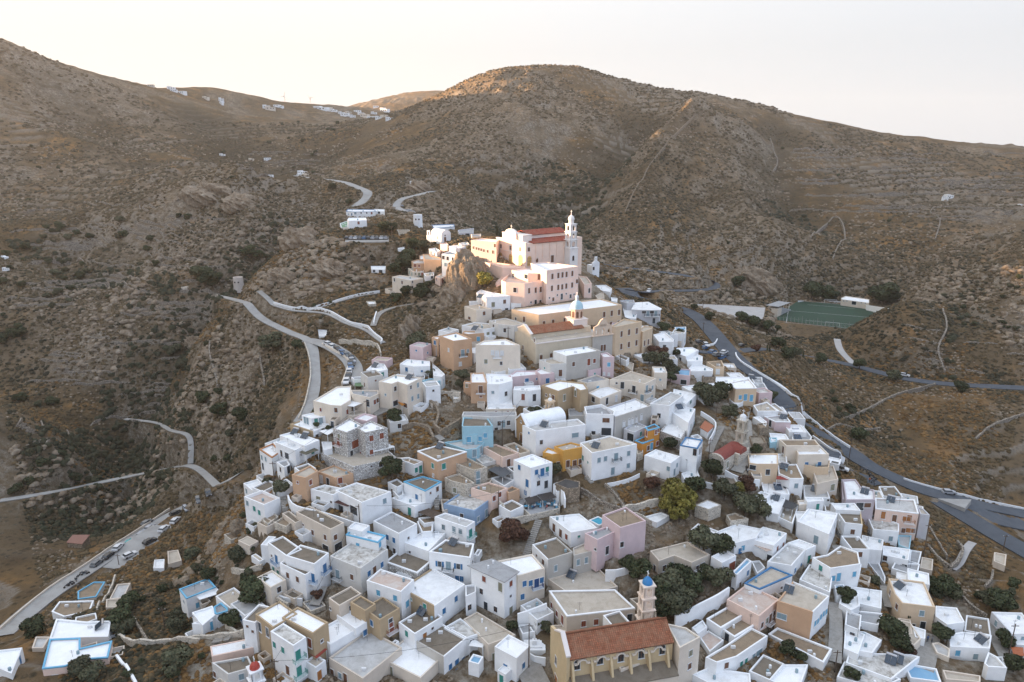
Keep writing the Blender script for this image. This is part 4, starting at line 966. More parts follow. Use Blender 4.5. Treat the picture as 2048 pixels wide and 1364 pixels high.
H('H','688,108 830,108 800,20 685,25',175,'a','W','773,165nB 775,225rs','apricot house with rusty balcony and white roof')
V('H','625,112 700,118 695,95 635,90',75,'a','w','655,130y*.7')
V('H','826,120 930,122 1045,92 1040,40 820,30',175,'W','W','877,190gs*1.3 990,55n',near=(930,122))
canopy('H','918,150 1015,152 1000,115 925,115',30,plain('red_sheet',(.40,.06,.04)))
H('H','830,290 1045,292 1035,240 835,245',40,'w','w','','low white roofs stacked beneath the red canopy')
V('H','815,335 1075,330 1070,300 830,300',45,'c','W','905,355rs 1005,355rs')
H('M','725,700 760,712 985,690 950,660 790,660',90,'k','W','875,745b*1.2 958,728bs','pale pink house with deep blue shutters')
V('M','945,660 985,692 1102,680 1000,632',100,'k','W','1045,743b*1.2')
V('H','1050,170 1180,178 1285,165 1280,130 1060,140',130,'w','w','1135,230rd*.9 1230,235kd')
# ---- centre and right of centre
H('I','98,130 240,180 365,140 430,175 495,160 460,110 250,85',180,'t','W','293,235yt 388,195yt','square ochre-brown house with stepped front and white roof',near=(240,180))
H('I','-65,470 50,522 475,465 405,415',215,'W','l','96,615k*.9 385,555gl','long white building with solar heater beside the pedimented church')
solar('I','120,480')
H('I','205,650 283,688 482,650 350,615',175,'y','e','322,800nd 380,800nB 428,778n','golden yellow house over a white ground floor')
V('I','108,700 190,720 285,705 150,660',135,'y','w','240,803n')
H('I','425,620 528,708 912,630 680,558',240,'W','e','588,768g 643,755g 733,740gB 840,710g 837,815g 705,862gd','grand white mansion with arched balcony and grey shutters')
solar('I','560,660')
H('I','462,312 480,372 715,380 725,350 610,290',190,'W','g','648,428nl 650,525kL 540,550kd','white building with crenellated roof terrace and tables',par=.9,near=(715,375))
H('I','405,88 485,112 678,78 565,38',75,'c','g','577,155c','cream house with pale grey roof above a porch')
V('I','495,195 600,245 780,175 650,120',120,'c','w','735,240wt 655,265kd 540,250kD*.7')
H('I','680,80 870,92 980,118 1075,72 860,8',165,'c','e','738,112ks 787,130kd 872,160kB 995,160gB 1043,150g 985,245gd 1038,232g','cream three-window house with iron balconies beside the dark bank',near=(980,118))
H('I','640,325 730,400 1032,305 900,240',185,'qg','w','800,455wa 845,440wa 873,430wa 905,418wa 948,398wa','long grey house with a row of white arched doors')
H('I','800,500 890,530 1000,480 900,440',110,'q','l','865,575kD','low pale grey house behind the orange balcony house')
H('I','980,490 1010,515 1108,488 1060,458',160,'u','c','995,540rd*.8 1075,528r 1090,510r*.8 1035,650cd 1085,625r 1007,665n','vivid orange house with sky-blue balcony',trim='c')
V('I','895,600 960,625 1055,590 985,560',90,'u','t','',trim='c',par=.8)
H('I','1020,285 1190,305 1310,215 1200,185',170,'w','l','','white house with broad greyish roof')
H('I','1215,225 1330,290 1420,205 1225,160',95,'W','w','1307,265to*.8 1370,260to*.8 1240,260kd*.9','white house with open dark green shutters and roof tank')
V('I','1195,350 1350,450 1410,330 1300,310',140,'W','w','1370,480t 1400,450t')
solar('I','1270,330',yaw=20)
H('I','1110,520 1290,590 1360,460 1180,430',95,'S','w','1255,610r*.8','white and rubble house behind a small green tree')
H('I','975,725 1200,795 1280,735 1070,675',150,'W','w','1208,850g*.9 1230,870gt 1252,810g*.9','plain white cubic house with a low parapet step')
H('I','330,392 470,388 450,320 325,330',45,'g','g','','dark café shed with a pale flat roof',name='shed',cat='shed')
H('I','212,968 320,1012 425,1005 425,950 300,925',120,'d','d','','round brown rubble stump of a ruined tower',name='ruined_tower',cat='ruin',par=.1)
H('I','965,1252 1080,1300 1190,1240 1120,1210',45,'w','w','','low patchwork roof near the yellow-green tree')
H('H','1060,1110 1195,1238 1449,1180 1449,1080 1240,1050',45,'s','g','','stone restaurant terrace set with tables',name='terrace',cat='terrace',par=.3)
canopy('H','1145,1095 1180,1145 1290,1110 1240,1060',45,plain('dark_reed',(.07,.06,.055),.9))
canopy('H','1255,1065 1300,1110 1420,1085 1370,1040',45,plain('dark_reed',(.07,.06,.055),.9))
# ---- right side, tile J
H('J','430,130 475,158 655,153 590,72 440,100',130,'h','W','513,232c 557,232cd 608,238cd','yellow-ochre house with pale blue doors and a white roof',trim='W')
H('J','148,75 195,127 430,132 600,100 590,60 185,55',50,'W','W','262,130bD*.7','long low white house behind the yellow-ochre house')
H('J','600,58 640,120 705,110 700,60',60,'w','g','','small white roof with solar heater by the main road')
solar('J','600,75')
V('J','655,130 665,170 750,185 740,150',45,'w','w')
H('J','625,300 660,352 840,350 740,272',55,'w','e','','grey roof framed by broad white rims',trim='W')
V('J','760,292 840,350 912,365 810,285',50,'w','e',trim='W')
H('J','720,395 812,440 945,442 895,382',95,'k','l','770,450kd','salmon pink house with white roof rim',trim='W')
solar('J','880,415')
H('J','620,400 735,475 740,440 680,395',60,'W','w','','narrow curved white roof beside the pink house')
H('J','945,480 960,600 1110,600 1125,570 1050,475',45,'w','g','','white house carrying four solar panels in two rows')
solar('J','990,545 1000,590',yaw=0)
H('J','760,575 768,620 828,610 825,575',45,'l','w','','small bluish white block by the rubble ruin')
H('J','845,590 905,645 1195,645 1150,592',120,'c','t','880,680nd','cream house with brown earth roof')
H('J','975,640 1010,722 1272,718 1185,633',130,'c','W','985,690n','cream house with smooth white roof by the parking road')
H('J','1035,800 1170,830 1270,828 1280,770 1050,765',110,'h','c','','dilapidated sandstone house with weedy roof',near=(1170,828))
V('J','1120,820 1170,970 1350,930 1310,815',100,'e','e','1300,1000y*1.4')
H('J','575,712 590,792 655,802 838,802 835,708',125,'h','W','748,870k*1.2 620,830kL*.6','golden cube house with a white roof and one dark window',near=(835,802))
H('J','835,805 840,880 940,925 1055,925 995,800',140,'W','t','900,1020kD*.7','white house with brown roof and red fringe canopy',near=(1055,925))
solar('J','885,840')
canopy('J','820,930 940,938 945,905 825,905',90,plain('red_fringe',(.30,.04,.03)))
H('J','690,960 720,1055 935,1060 900,960 760,925',40,'W','w','','white terrace with two solar panels in front of the red canopy')
solar('J','830,1015',yaw=0)
H('J','1050,980 1060,1085 1280,1090 1240,980',60,'w','l','1290,1110ks','white roof with water tank and dark solar panel')
solar('J','1150,1030')
H('J','1062,1085 1085,1125 1228,1112 1215,1085',100,'w','w','1172,1165td*.8','white wall house with one dark green window')
H('J','690,1140 740,1210 840,1230 900,1090 780,1050',70,'w','W','','white stepped roof with upright solar panel near the pergola')
solar('J','812,1105')
H('J','830,1250 960,1310 1010,1160 900,1110',60,'W','e','','walled white roof terrace under a dark awning',par=.9)
canopy('J','850,1160 960,1190 1010,1150 895,1105',50,plain('charcoal_cloth',(.06,.06,.06)))
H('J','570,1110 660,1150 770,1060 690,1030',50,'W','w','','white roof with a row of pergola slats')
H('J','1000,1110 1015,1150 1090,1145 1080,1105',45,'c','w','','small cream rooftop room')
H('J','1320,1190 1360,1290 1470,1280 1449,1170 1330,1150',60,'w','c','','white house with brown roof below the crumbling facade')
H('J','130,1150 245,1190 352,1150 235,1105',100,'s','w','','rubble garden hut with a clean white roof',name='hut',cat='hut',par=.1)
H('J','395,1235 430,1290 585,1265 470,1215',60,'s','t','','stone shed with brown roof by the olive trees',name='shed',cat='shed')
H('J','0,640 150,668 195,595 50,570',210,'W','w','148,705kt 165,695kt 178,680kt','white house trimmed with a dark blue stripe',trim='b')
canopy('J','0,735 60,770 125,710 60,680',80,plain('black_brown_cloth',(.06,.05,.04)))
H('J','175,492 235,528 285,480 215,440',60,'w',plain('orange_tiles_flat',(.38,.12,.05)),'','little white hut with an orange tile roof',name='hut',cat='hut',par=.02,over=.2)
H('J','90,560 130,590 190,575 150,545',40,'w','g','','small planted roof above the stepped street')
# ---- houses by the junction
H('O','185,745 200,782 380,802 385,752',85,'k','b','330,850kL*.7','pink house with bright blue roof terrace')
H('O','260,625 350,657 445,607 395,585 280,590',45,'W','W','305,685kd','white houses beside the road junction')
V('O','340,650 360,692 475,690 475,655 390,620',35,'W','w')
V('O','370,745 390,768 550,765 555,750 420,695',25,'W','w')
H('O','505,695 570,735 640,735 620,685',70,'h','t','590,770w*1.3','ochre house with earth roof at the parking triangle')
H('O','470,800 480,815 575,812 560,790',20,'d','d','','dark flat roof beside the pale blue windows',name='shed',cat='shed')
H('O','100,490 145,545 250,545 260,530 190,470',65,'w','w','185,590kd','white house with rough parapets under the school')
H('O','262,432 270,455 350,455 350,430',32,'w','b','','little white field house with a pale blue roof')
H('O','-60,300 0,305 150,305 158,295 60,245 -30,250',120,'q','w','30,320kl*.8 90,320kl*.8 105,385kd','modern white apartment block with long balconies',near=(100,305),over=.3,par=.02)
wins('O','60,330gB*.9 120,330gB*.9')
H('U','370,305 400,430 520,440 545,350 470,290',30,'w','w','','low white vaulted roofs behind the school')
H('U','238,195 245,240 310,245 312,205',40,'W','w','','small white roof room behind the school roof')
H('U','330,235 420,262 510,262 500,225 410,225',35,'q','g','470,250k*.6','pale concrete house with a row of roof vents')
H('U','30,60 60,110 230,135 250,95 180,55',45,'w','w','220,110kl*.7','white house with dark porch near the hilltop church')
H('U','60,175 90,215 165,200 150,130',30,'e','e','','cream hut with brown gate behind the church',name='hut',cat='hut')
# ================================================================ upper town
H('M','160,375 272,418 425,398 300,345',245,'a','W','235,490w*.8 350,515gB 392,498g*.8 330,605w*.9','tall apricot house with grey balcony doors')
V('M','95,390 150,405 170,372 110,380',140,'a','W')
canopy('M','105,430 130,462 210,455 190,425',80,plain('slate_cloth',(.16,.16,.17)))
H('M','455,450 822,452 700,400 520,415',210,'c','W','595,512w 632,525wB 672,515w 665,600k*.8 540,585y','peeling cream house with small central balcony',near=(822,452))
H('M','342,288 520,322 632,302 560,272 450,262',90,'w','e','557,370yd 600,358y','white house with olive door and solar heater')
solar('M','450,328')
H('M','345,352 395,362 525,352 515,338 360,335',90,'a','w','478,408cd','narrow orange wall with a sky-blue door')
H('M','565,250 640,278 770,292 865,276 700,228',100,'o','e','695,330k 817,325k','weathered grey-cream house with flat earth roof',near=(770,290))
H('M','410,700 440,738 540,768 735,742 740,690 600,660',45,'W','W','','broad white roofs below the peeling house',near=(540,766))
V('M','565,650 620,680 720,655 700,640 600,630',40,'w','W')
V('M','715,612 725,652 870,640 830,600',45,'W','W')
H('M','1092,500 1200,540 1478,495 1375,460',200,'wg','W','1257,607n 1382,590rd 1428,580r','beige house with white side and red iron pergola')
canopy('M','1315,562 1370,588 1505,570 1460,540',70,TRIM['r'],beams=True)
H('M','1478,520 1500,550 1592,548 1530,510',160,'k','w','1547,610c 1487,685w*.7 1547,690w*.7','pale pink house with sky-blue shutters below the sacristy')
V('M','1360,640 1380,660 1485,640 1480,620',60,'k','w')
H('M','975,572 1070,608 1200,600 1100,555',140,'o','e','1150,680nd','ruinous cream house with a brambly roof')
H('M','750,158 972,203 1655,120 1480,70',132,'h','W','853,240nt 1015,278nt 1090,265nt 1185,252nt 1265,240nt 1508,200nt 1570,190nt 1630,182nt 1565,275n 1627,265n 785,235k*.7','long sandstone school building with brown windows',cat='school',name='school')
H('M','1555,300 1605,302 1818,258 1670,235',225,'h','e','1650,360nt 1712,345nt 1775,335nt 1648,463nt 1710,447nt 1772,433nt','sandstone school wing with two rows of windows',cat='school',name='school')
V('M','1800,325 1825,345 1905,312 1905,298 1830,293',180,'h','e','1838,435nt 1870,425nt')
# houses below the cathedral rock
H('L','700,950 755,992 1028,975 850,940',185,'W','W','832,1075y*1.2 962,1042n 838,1195k*1.1 985,1150kd','white two-storey house under the convent')
V('L','640,940 660,965 870,950 690,905',110,'W','W')
V('L','505,1095 640,1140 815,1122 650,1075',150,'c','e','563,1230nl*.8')
solar('L','685,1000')
H('L','1030,1010 1035,1060 1150,1065 1160,1030',40,'W','w','','white garden wall and dovecote niche below the convent')
# houses beyond the rock, seen left of the cathedral
H('N','1090,845 1270,882 1395,857 1170,828',125,'c','l','1115,875k 1190,900n 1290,888k*.7 1290,945k*.8','cream block house with roof terrace steps above dark bushes')
V('N','1022,960 1075,985 1180,975 1100,950',40,'c','c')
H('N','1280,692 1300,715 1560,715 1580,690 1350,675',115,'a','l','1308,735r 1355,738r*.8 1458,743r 1495,745rd 1530,737r','apricot house with five brown windows and roof room')
V('N','1355,640 1362,675 1510,672 1515,650 1400,622',40,'a','w','1385,655y*.7')
V('N','1245,760 1300,800 1400,800 1400,770',70,'c','e','1320,797y*.7 1355,803y 1388,808r')
V('N','1400,810 1420,840 1500,830 1500,800',60,'w','e','1415,828k*.7 1480,840kD*.5')
H('N','1510,845 1560,862 1620,840 1570,810',70,'p','e','1525,862r*.8 1580,875rd','small pink house with a roof hatch below the apricot house')
H('L','245,500 330,505 440,515 480,490 330,470',175,'W','g','265,540k 315,550k 372,560kt*.8 290,620g 365,635gB*.7','tall white house stacked against the cathedral rock')
H('L','100,440 190,480 232,462 180,430',60,'w','w','210,550td*.7','small white house above the pink cottage')
H('L','330,410 400,440 520,420 470,392',90,'W','w','485,460bd*.8 510,450g*.7','white house with bright blue door below the wing')
V('L','440,375 470,400 565,390 540,360',60,'c','w')
H('L','228,385 310,405 325,395 300,370',60,'p','w','','small pink annex under the vaulted chapel')
H('L','35,500 50,560 240,570 235,540 130,520 110,500',60,'a','e','60,535y*.8 95,530y','pale apricot low house with tan roofs')
H('L','130,170 155,208 395,188 385,160',30,'w','w','350,225kL*.5','white house with blue trimmed flat roof on the ridge',trim='b')
H('L','430,235 450,262 605,262 610,205 440,225',30,'q','g','540,270kL*.8','grey-roofed long shelter on the ridge',name='shelter',cat='shelter')
H('L','580,275 590,300 690,300 695,270',25,'c','g','','small beige hut by the dark cypress',name='hut',cat='hut')
H('N','642,207 720,212 930,210 925,190 660,186',55,'W','w','720,225gD*.6 790,220k*.7 845,222k*.7 893,224r','long low white taverna with blue roof edge',trim='b',near=(700,212))
V('N','930,205 1015,208 1018,188 915,186',48,'W','w','965,220kL*.6')
H('N','655,290 665,300 845,295 838,268 670,270',65,'W','W','765,320r','white barrel-shaped chapel building below the taverna',near=(845,295))
V('N','582,325 600,365 660,360 655,300',15,'W','v')
H('N','1145,565 1150,575 1215,575 1210,552',18,'w','w','','tiny white shed among the terraces',name='shed',cat='shed')
H('N','885,740 890,772 1025,775 1030,740',35,'w','w','915,770kD*.5 980,790kL*.6','low white farmhouse with a porch on the slope')
H('N','1140,385 1160,430 1270,420 1260,385',20,'s','s','','roofless rubble farm ruin',name='ruin',cat='ruin')
H('P','1050,440 1060,500 1130,500 1130,445',10,'w','w','1095,475ks','little white spring house by the cobbled lane',name='hut',cat='hut')
H('P','1480,190 1500,215 1570,210 1560,185',18,'s','w','','small rubble shelter on the orange grass',name='shelter',cat='shelter')

# ---------------------------------------------------------------- smaller buildings that fill the town
H('J','1375,930 1385,1100 1480,1120 1470,930',60,'m','w','','pale lilac-white roof edging the crumbling facade',near=(1385,1100))
H('J','980,1205 1000,1290 1085,1285 1090,1205',70,'w','w','1040,1330k','white house stepping down behind the tall white house')
H('J','600,865 620,905 700,910 690,870',35,'c','g','','small cream walled forecourt by the golden cube house',name='forecourt',cat='forecourt')
H('J','835,712 840,790 915,790 905,712',45,'w','o','','white striped roof squeezed beside the golden cube house')
H('J','470,1085 500,1140 565,1110 540,1070',45,'W','g','','small white shed at the edge of the russet trees',name='shed',cat='shed')
H('J','760,535 780,600 930,590 900,545',35,'W','w','880,580kD*.6','white arched shed under the pink house',name='shed',cat='shed')
H('J','1225,1130 1240,1200 1330,1210 1310,1130',40,'w','c','','small brown roofed yard behind the green-windowed wall')
H('J','455,155 420,250 480,300 540,270 520,230',30,'w','w','','pale terrace below the yellow-ochre house',name='terrace',cat='terrace')
H('J','660,455 680,500 760,480 740,450',60,'d','t','','tumbledown rubble house beside the bell tower',name='ruin',cat='ruin')
V('J','590,560 620,640 740,620 700,560',70,'d','s')
H('I','1290,880 1335,965 1449,910 1420,840',70,'W','w','1390,960kD*.7','white house with outside stairs beneath the blue-striped house')
H('I','500,520 530,560 600,545 580,515',30,'g','c','','dark low shed under the white restaurant building',name='shed',cat='shed')
H('I','905,640 915,720 965,700 960,640',60,'s','s','','rubble gable between the mansion and the orange house',name='ruin',cat='ruin')
H('B','885,548 890,645 978,605 975,540',160,'W','g','922,735k','white annex with a balcony behind the big white house')
H('B','480,10 520,100 610,95 615,20 560,-10',70,'W','t','','round white pavilion with weedy roof',name='pavilion',cat='pavilion')
H('B','560,130 590,190 690,140 650,80',50,'W','w','','white rooftop terrace with stored planks')
H('C','925,660 1148,850 1150,730 1010,650',70,'c','c','','cream block standing behind the blue-capped bell tower')
H('C','250,885 300,975 390,965 385,880',60,'e','e','','rounded cream wall block at the end of the rectory',name='annex',cat='annex')
H('C','380,690 380,700'.replace('380,690 380,700','-20,880 20,960 120,940 80,880'),45,'w','g','','white planted forecourt above the memorial',name='forecourt',cat='forecourt')
H('D','600,345 650,450 720,400 670,340',20,'w','g','','tiny walled yard with a white gate',name='yard',cat='yard')
H('D','1300,545 1320,640 1400,620 1380,540',60,'w','b','','little white house with bright blue gate') 
H('D','1380,560 1340,700 1440,760 1516,720 1500,600',70,'W','W','','rounded white roof with a palm beside it')
H('D','1400,760 1390,880 1516,930 1530,800',80,'w','g','1450,970k','white house with grey terrace by the dark alley')
H('D','1390,910 1380,1080 1500,1130 1560,960',60,'W','W','','white house with worn circle on the roof')
H('D','100,905 150,960 230,900 190,840',50,'w','w','','low white wall house stepping down the garden side')
H('G','1370,985 1440,1062 1486,1040 1486,985',60,'w','g','','small white house next to the walled dark tree')
H('G','740,560 760,640 840,620 835,560',60,'w','w','','white porch building between two large white houses')
H('G','1425,705 1450,760 1546,740 1546,700',70,'e','e','','beige shed beside the speckled podium',name='shed',cat='shed')
H('H','1120,890 1150,960 1210,930 1190,880',90,'W','w','1165,1010bd','white porch wing beside the blue balconies')
H('H','1395,965 1420,1040 1480,1020 1449,950',60,'w','w','','white yard wall block behind the restaurant')
H('H','520,165 540,250 600,240 605,180',30,'s','w','','little whitewashed ruin above the rubble plot',name='ruin',cat='ruin')
H('H','430,1100 450,1200 520,1180 500,1100',60,'e','t','','narrow beige outhouse behind the blue house',name='outbuilding',cat='shed')
H('H','735,930 700,985 850,960 880,920',20,'e','t','','earth platform above the salmon house',name='platform',cat='platform')
H('T','350,700 360,840 490,860 495,720',60,'w','c','','shaded brown porch under a terracotta beam')
H('T','330,960 380,1060 510,1110 520,1020 400,950',50,'c','l','','beige blue-edged building with ivy above the paved lane')
H('T','960,1100 1000,1160 1100,1220 1060,1100',60,'W','g','','white walled terrace at the corner of the last street')
H('T','-20,700 0,850 130,870 110,720',50,'e','e','','beige roof stepping below the tan house wall')
H('E','-20,380 0,470 120,500 150,370',60,'W','W','70,520c','white curved house beside the sunken courtyard')
H('E','500,1200 560,1330 820,1364 780,1250',40,'W','b','','pale blue paved café terrace at the bottom edge',name='terrace',cat='terrace')
H('A','480,20 560,60 640,20 560,-20',60,'e','t','','cream ruin at the cliff edge behind the white block',name='ruin',cat='ruin')
H('A','200,120 260,170 340,140 290,95',35,'s','t','','broken stone hut above the cliff bushes',name='ruin',cat='ruin')
H('A','860,690 930,770 1060,720 1000,650',25,'s','g','','grey cobbled yard between white houses',name='yard',cat='yard')
H('M','1600,540 1690,580 1715,555 1650,530',40,'w','c','','small roof with a white gable by the school wing',name='shed',cat='shed')
H('M','1650,600 1740,660 1752,600 1700,585',40,'e','e','','roofless cream plot below the school wing',name='ruin',cat='ruin')
H('O','845,855 880,905 970,905 940,855',40,'w','g','','white roadside houses below the solar roof')
# ================================================================ churches, towers, mills: built in their own axes
class LB(MB):
    """mesh builder in a local frame: s along e, t along f, z up"""
    def __init__(s, e, f): super().__init__(); s.e = e; s.ff = f
    def add(s, vs, fs, mi=0): MB.add(s, [(v[0]*s.e[0]+v[1]*s.ff[0], v[0]*s.e[1]+v[1]*s.ff[1], v[2]) for v in vs], fs, mi)
    def extr(s, O, a0, a1, axis):
        """outline O of (u,z) pushed along axis: 's' = outline in (t,z), 't' = outline in (s,z)"""
        n = len(O); g = (lambda u, z, a: (a, u, z)) if axis == 's' else (lambda u, z, a: (u, a, z))
        s.add([g(u,z,a0) for u,z in O]+[g(u,z,a1) for u,z in O], [(i,(i+1)%n,n+(i+1)%n,n+i) for i in range(n)]+[tuple(range(n-1,-1,-1)), tuple(range(n,2*n))])
    def cross(s, S, T, z, h=1.2):
        s.bx(S-.07,S+.07,T-.07,T+.07,z,z+h); s.bx(S-.07,S+.07,T-h*.32,T+h*.32,z+h*.6,z+h*.6+.14)
    def arch_plate(s, c0, a0, a1, z0, h, w, ow, oh, axis):
        """plate with an arched hole; centred on c0 along the wall"""
        r = ow/2; zc = z0+oh-r; A = [(-r, z0)]+[(-r*math.cos(t), zc+r*math.sin(t)) for t in np.linspace(0, math.pi, 9)]+[(r, z0)]
        q = lambda L: s.extr([(c0+u, z) for u, z in L], a0, a1, axis)
        q([(-w/2,z0),(-r,z0),(-r,zc),(-w/2,zc)]); q([(r,z0),(w/2,z0),(w/2,zc),(r,zc)])
        X = [-w/2]+[u for u, z in A[2:-2]]+[w/2]
        for i in range(1, len(A)-2):
            u0, u1 = A[i], A[i+1]; q([(u0[0],u0[1]),(u1[0],u1[1]),(u1[0] if i < len(A)-3 else w/2, z0+h),(u0[0] if i > 1 else -w/2, z0+h)])
        q([(-w/2,zc),(-r,zc),(-w/2,z0+h)]); q([(r,zc),(w/2,zc),(w/2,z0+h)])
def quad_uv(m, P, mat, parent, o=None, name='roof', th=.18):
    pass
class Fr: pass
def frame(tile, s, hpx, z=None):
    P = pts(tile, s); N = P[1]; NB = (N[0], N[1]+hpx/TILES[tile][2]); base = atZ(NB, z) if z is not None else cast(gz, NB); zr = atD(N, base[1])[2]
    L, N, R, Fq = ortho3(P, zr); g = Fr(); g.N = N; g.zb = base[2]; g.zr = zr; g.h = zr-base[2]; g.a = np.linalg.norm(R-N); g.b = np.linalg.norm(L-N); g.e = (R-N)/g.a; g.f = (L-N)/g.b; g.o = np.array([N[0],N[1],g.zb]); g.Q = [N, R, Fq, L]; return g
def newthing(g, name, label, cat, carve=True):
    global LASTT
    T = Thing(); T.root = link(name, None); T.root.location = g.o; T.o = g.o; T.faces = []; T.vols = []; T.label = label; T.name = name; T.cat = cat; T.pending = []; tag(T.root, label, cat); T.deck = g.zr; T.g = g
    if carve: CARVE.append((g.Q, g.zb, g.zr))
    ALL.append(T); LASTT = T; return T
def W(g, s, t): return g.N+g.e*s+g.f*t
def face(T, g, s0, t0, s1, t1, z0, z1): T.faces.append((W(g,s0,t0), W(g,s1,t1), g.zb+z0, g.zb+z1))
def boxfaces(T, g, s0, s1, t0, t1, z0, z1):
    for a in ((s0,t0,s1,t0),(s1,t0,s1,t1),(s1,t1,s0,t1),(s0,t1,s0,t0)): face(T, g, *a, z0, z1)
def tileroof(T, g, s0, s1, t0, z0, t1, z1, mat, name='roof', th=.2, flat=False):
    """one sloping plane of tiles, with its own UVs in metres"""
    L = math.hypot(t1-t0, z1-z0); m = LB(g.e, g.f); m.add([(s0,t0,z0),(s1,t0,z0),(s1,t1,z1),(s0,t1,z1),(s0,t0,z0-th),(s1,t0,z0-th),(s1,t1,z1-th),(s0,t1,z1-th)], [(0,1,2,3),(7,6,5,4),(0,4,5,1),(1,5,6,2),(2,6,7,3),(3,7,4,0)])
    me = m.mesh(name, mat); uv = me.uv_layers.new(name='UVMap'); c = {0:(s0,0),1:(s1,0),2:(s1,L),3:(s0,L),4:(s0,0),5:(s1,0),6:(s1,L),7:(s0,L)}
    for l in me.loops: uv.data[l.index].uv = c[l.vertex_index]
    return link(name, me, T.root)
def belfry(T, g, S0, T0, z, tiers, wall, cap, w0=None, seg=8):
    """square tower of tiers (height, half width, open?) with cornices; returns top z"""
    for k, (h, r, op) in enumerate(tiers):
        m = LB(g.e, g.f)
        if not op: m.bx(S0-r,S0+r,T0-r,T0+r,z,z+h)
        else:
            ow = r*.95; oh = h*.72; zz = z+h*.12; m.bx(S0-r,S0+r,T0-r,T0+r,z,zz); th = r*.28
            for a0 in (S0-r, S0+r-th): m.arch_plate(T0, a0, a0+th, zz, z+h-zz, 2*r, ow, oh, 's')
            for a0 in (T0-r, T0+r-th): m.arch_plate(S0, a0, a0+th, zz, z+h-zz, 2*r-.02, ow, oh, 't')
        m.bx(S0-r-.22,S0+r+.22,T0-r-.22,T0+r+.22,z+h-.05,z+h+.2)
        m.obj('bell_stage' if op else 'tower_base', wall, T.root); z += h+.2
    c, cm = cap; m = LB(g.e, g.f)
    m.lathe((S0,T0), [(max(r,.01), z+zz) for r, zz in c], 16); m.obj('dome', cm, T.root)
    m = LB(g.e, g.f); m.cross(S0, T0, z+c[-1][1]-.05, 1.3); m.obj('cross', TRIM['w'], T.root)
    return z
ROOFTILE = tiles('red_clay_tiles', (.40,.15,.08)); DARKTILE = tiles('deep_red_tiles', (.40,.075,.05))
PINK = plaster('cathedral_pink', (.84,.64,.52), amt=.2); PALEP = plaster('cathedral_white', (.80,.72,.66), amt=.15)
# ---- the cathedral on the hilltop
g = frame('L', '875,352 1195,388 1800,345', 250, z=156.5)
T = newthing(g, 'cathedral', 'large pink cathedral with red roofs on top of the hill', 'church'); a, b, h = g.a, g.b, g.h
m = LB(g.e, g.f); m.bx(.8,a,0,b,-8,h); m.bx(a-3.5,a+1.5,-.6,b*.6,-8,h+.8); m.obj('wall', PINK, T.root); boxfaces(T, g, .8, a, 0, b, -3, h)
fa = [(-.3,-8),(-.3,h),(-.3,h+.5),(b*.2,h+.8),(b*.31,h+1.1),(b*.32,h+3.0)]+[(b*.5-(b*.17)*math.cos(t), h+3.0+1.6*math.sin(t)) for t in np.linspace(0.05, math.pi-.05, 11)]+[(b*.68,h+3.0),(b*.69,h+1.1),(b*.8,h+.8),(b+.3,h+.5),(b+.3,-8)]
m = LB(g.e, g.f); m.extr(fa, 0, .8, 's'); m.obj('facade', PINK, T.root); face(T, g, 0, b, 0, 0, -2, h+5)
m = LB(g.e, g.f); m.bx(-.15,.95,-.45,b+.45,h+.35,h+.6); m.bx(-.12,.9,b*.31,b*.69,h+1.9,h+2.1); m.bx(-.14,.9,-.4,b+.4,h*.52,h*.52+.22); m.extr([(b*.5-(b*.19)*math.cos(t), h+3.0+1.8*math.sin(t)) for t in np.linspace(0, math.pi, 11)]+[(b*.5-(b*.16)*math.cos(t), h+3.0+1.45*math.sin(t)) for t in np.linspace(math.pi, 0, 11)], -.1, .9, 's'); m.obj('cornice', PALEP, T.root)
m = LB(g.e, g.f); m.cross(.4, b*.5, h+4.7, 1.6); m.obj('cross', PALEP, T.root)
m = LB(g.e, g.f); m.bx(.8,5,b*.14,b*.86,h,h+2.7); m.bx(.7,5.1,b*.13,b*.87,h+2.7,h+2.9); m.bx(5,a-2,b*.27,b*.73,h,h+2.6); m.obj('clerestory', PALEP, T.root); face(T, g, 5, b*.27, a-2, b*.27, h, h+3)
tileroof(T, g, 4.9, a-1.6, b*.27-.5, h+2.5, b*.5, h+3.9, DARKTILE); tileroof(T, g, 4.9, a-1.6, b*.73+.5, h+2.5, b*.5, h+3.9, DARKTILE)
tileroof(T, g, 3.5, a-.8, -.35, h+.05, b*.27, h+1.1, DARKTILE); tileroof(T, g, 3.5, a-.8, b+.35, h+.05, b*.73, h+1.1, DARKTILE)
m = LB(g.e, g.f); 
for k in range(6): m.bx(5+k*(a-9)/5-.1, 5+k*(a-9)/5+.25, -.22, .05, 2, h-.3)
m.obj('pilasters', PINK, T.root)
wins('L', '920,548kA 1033,565kA 1145,578kA 1237,580kA*.85 922,412n*1.2 1030,430n*1.2 1140,447n*1.2 1238,448n*1.1 1238,365ka*.8 1325,358ka*.8 1412,352ka*.8 1500,345ka*.8 1585,336ka*.8 1330,568na*1.2 1505,555nd*1.3')
# bell tower stands against the side wall
sx = 12.0
for q in np.linspace(2, a*1.2, 200):
    w = W(g, q, -1.2)
    if proj((w[0],w[1],g.zb+5))[0] > px('L',1714,0)[0]: sx = q; break
belfry(T, g, sx, -1.2, -6, [(6+h*.64,2.0,False),(h*.36,1.75,True),(h*.34,1.6,True),(h*.34,1.5,True)], plaster('tower_white',(.80,.76,.72),amt=.1), ([(1.0,0),(1.0,1.5),(1.25,1.5),(1.2,2.0),(.9,2.7),(.45,3.1),(.2,3.2),(.2,3.8)], plaster('tower_white',(.80,.76,.72))))
face(T, g, sx-2, -3.2, sx+2, -3.2, -3, h*.6); wins('L', '1743,548ka*1.1')
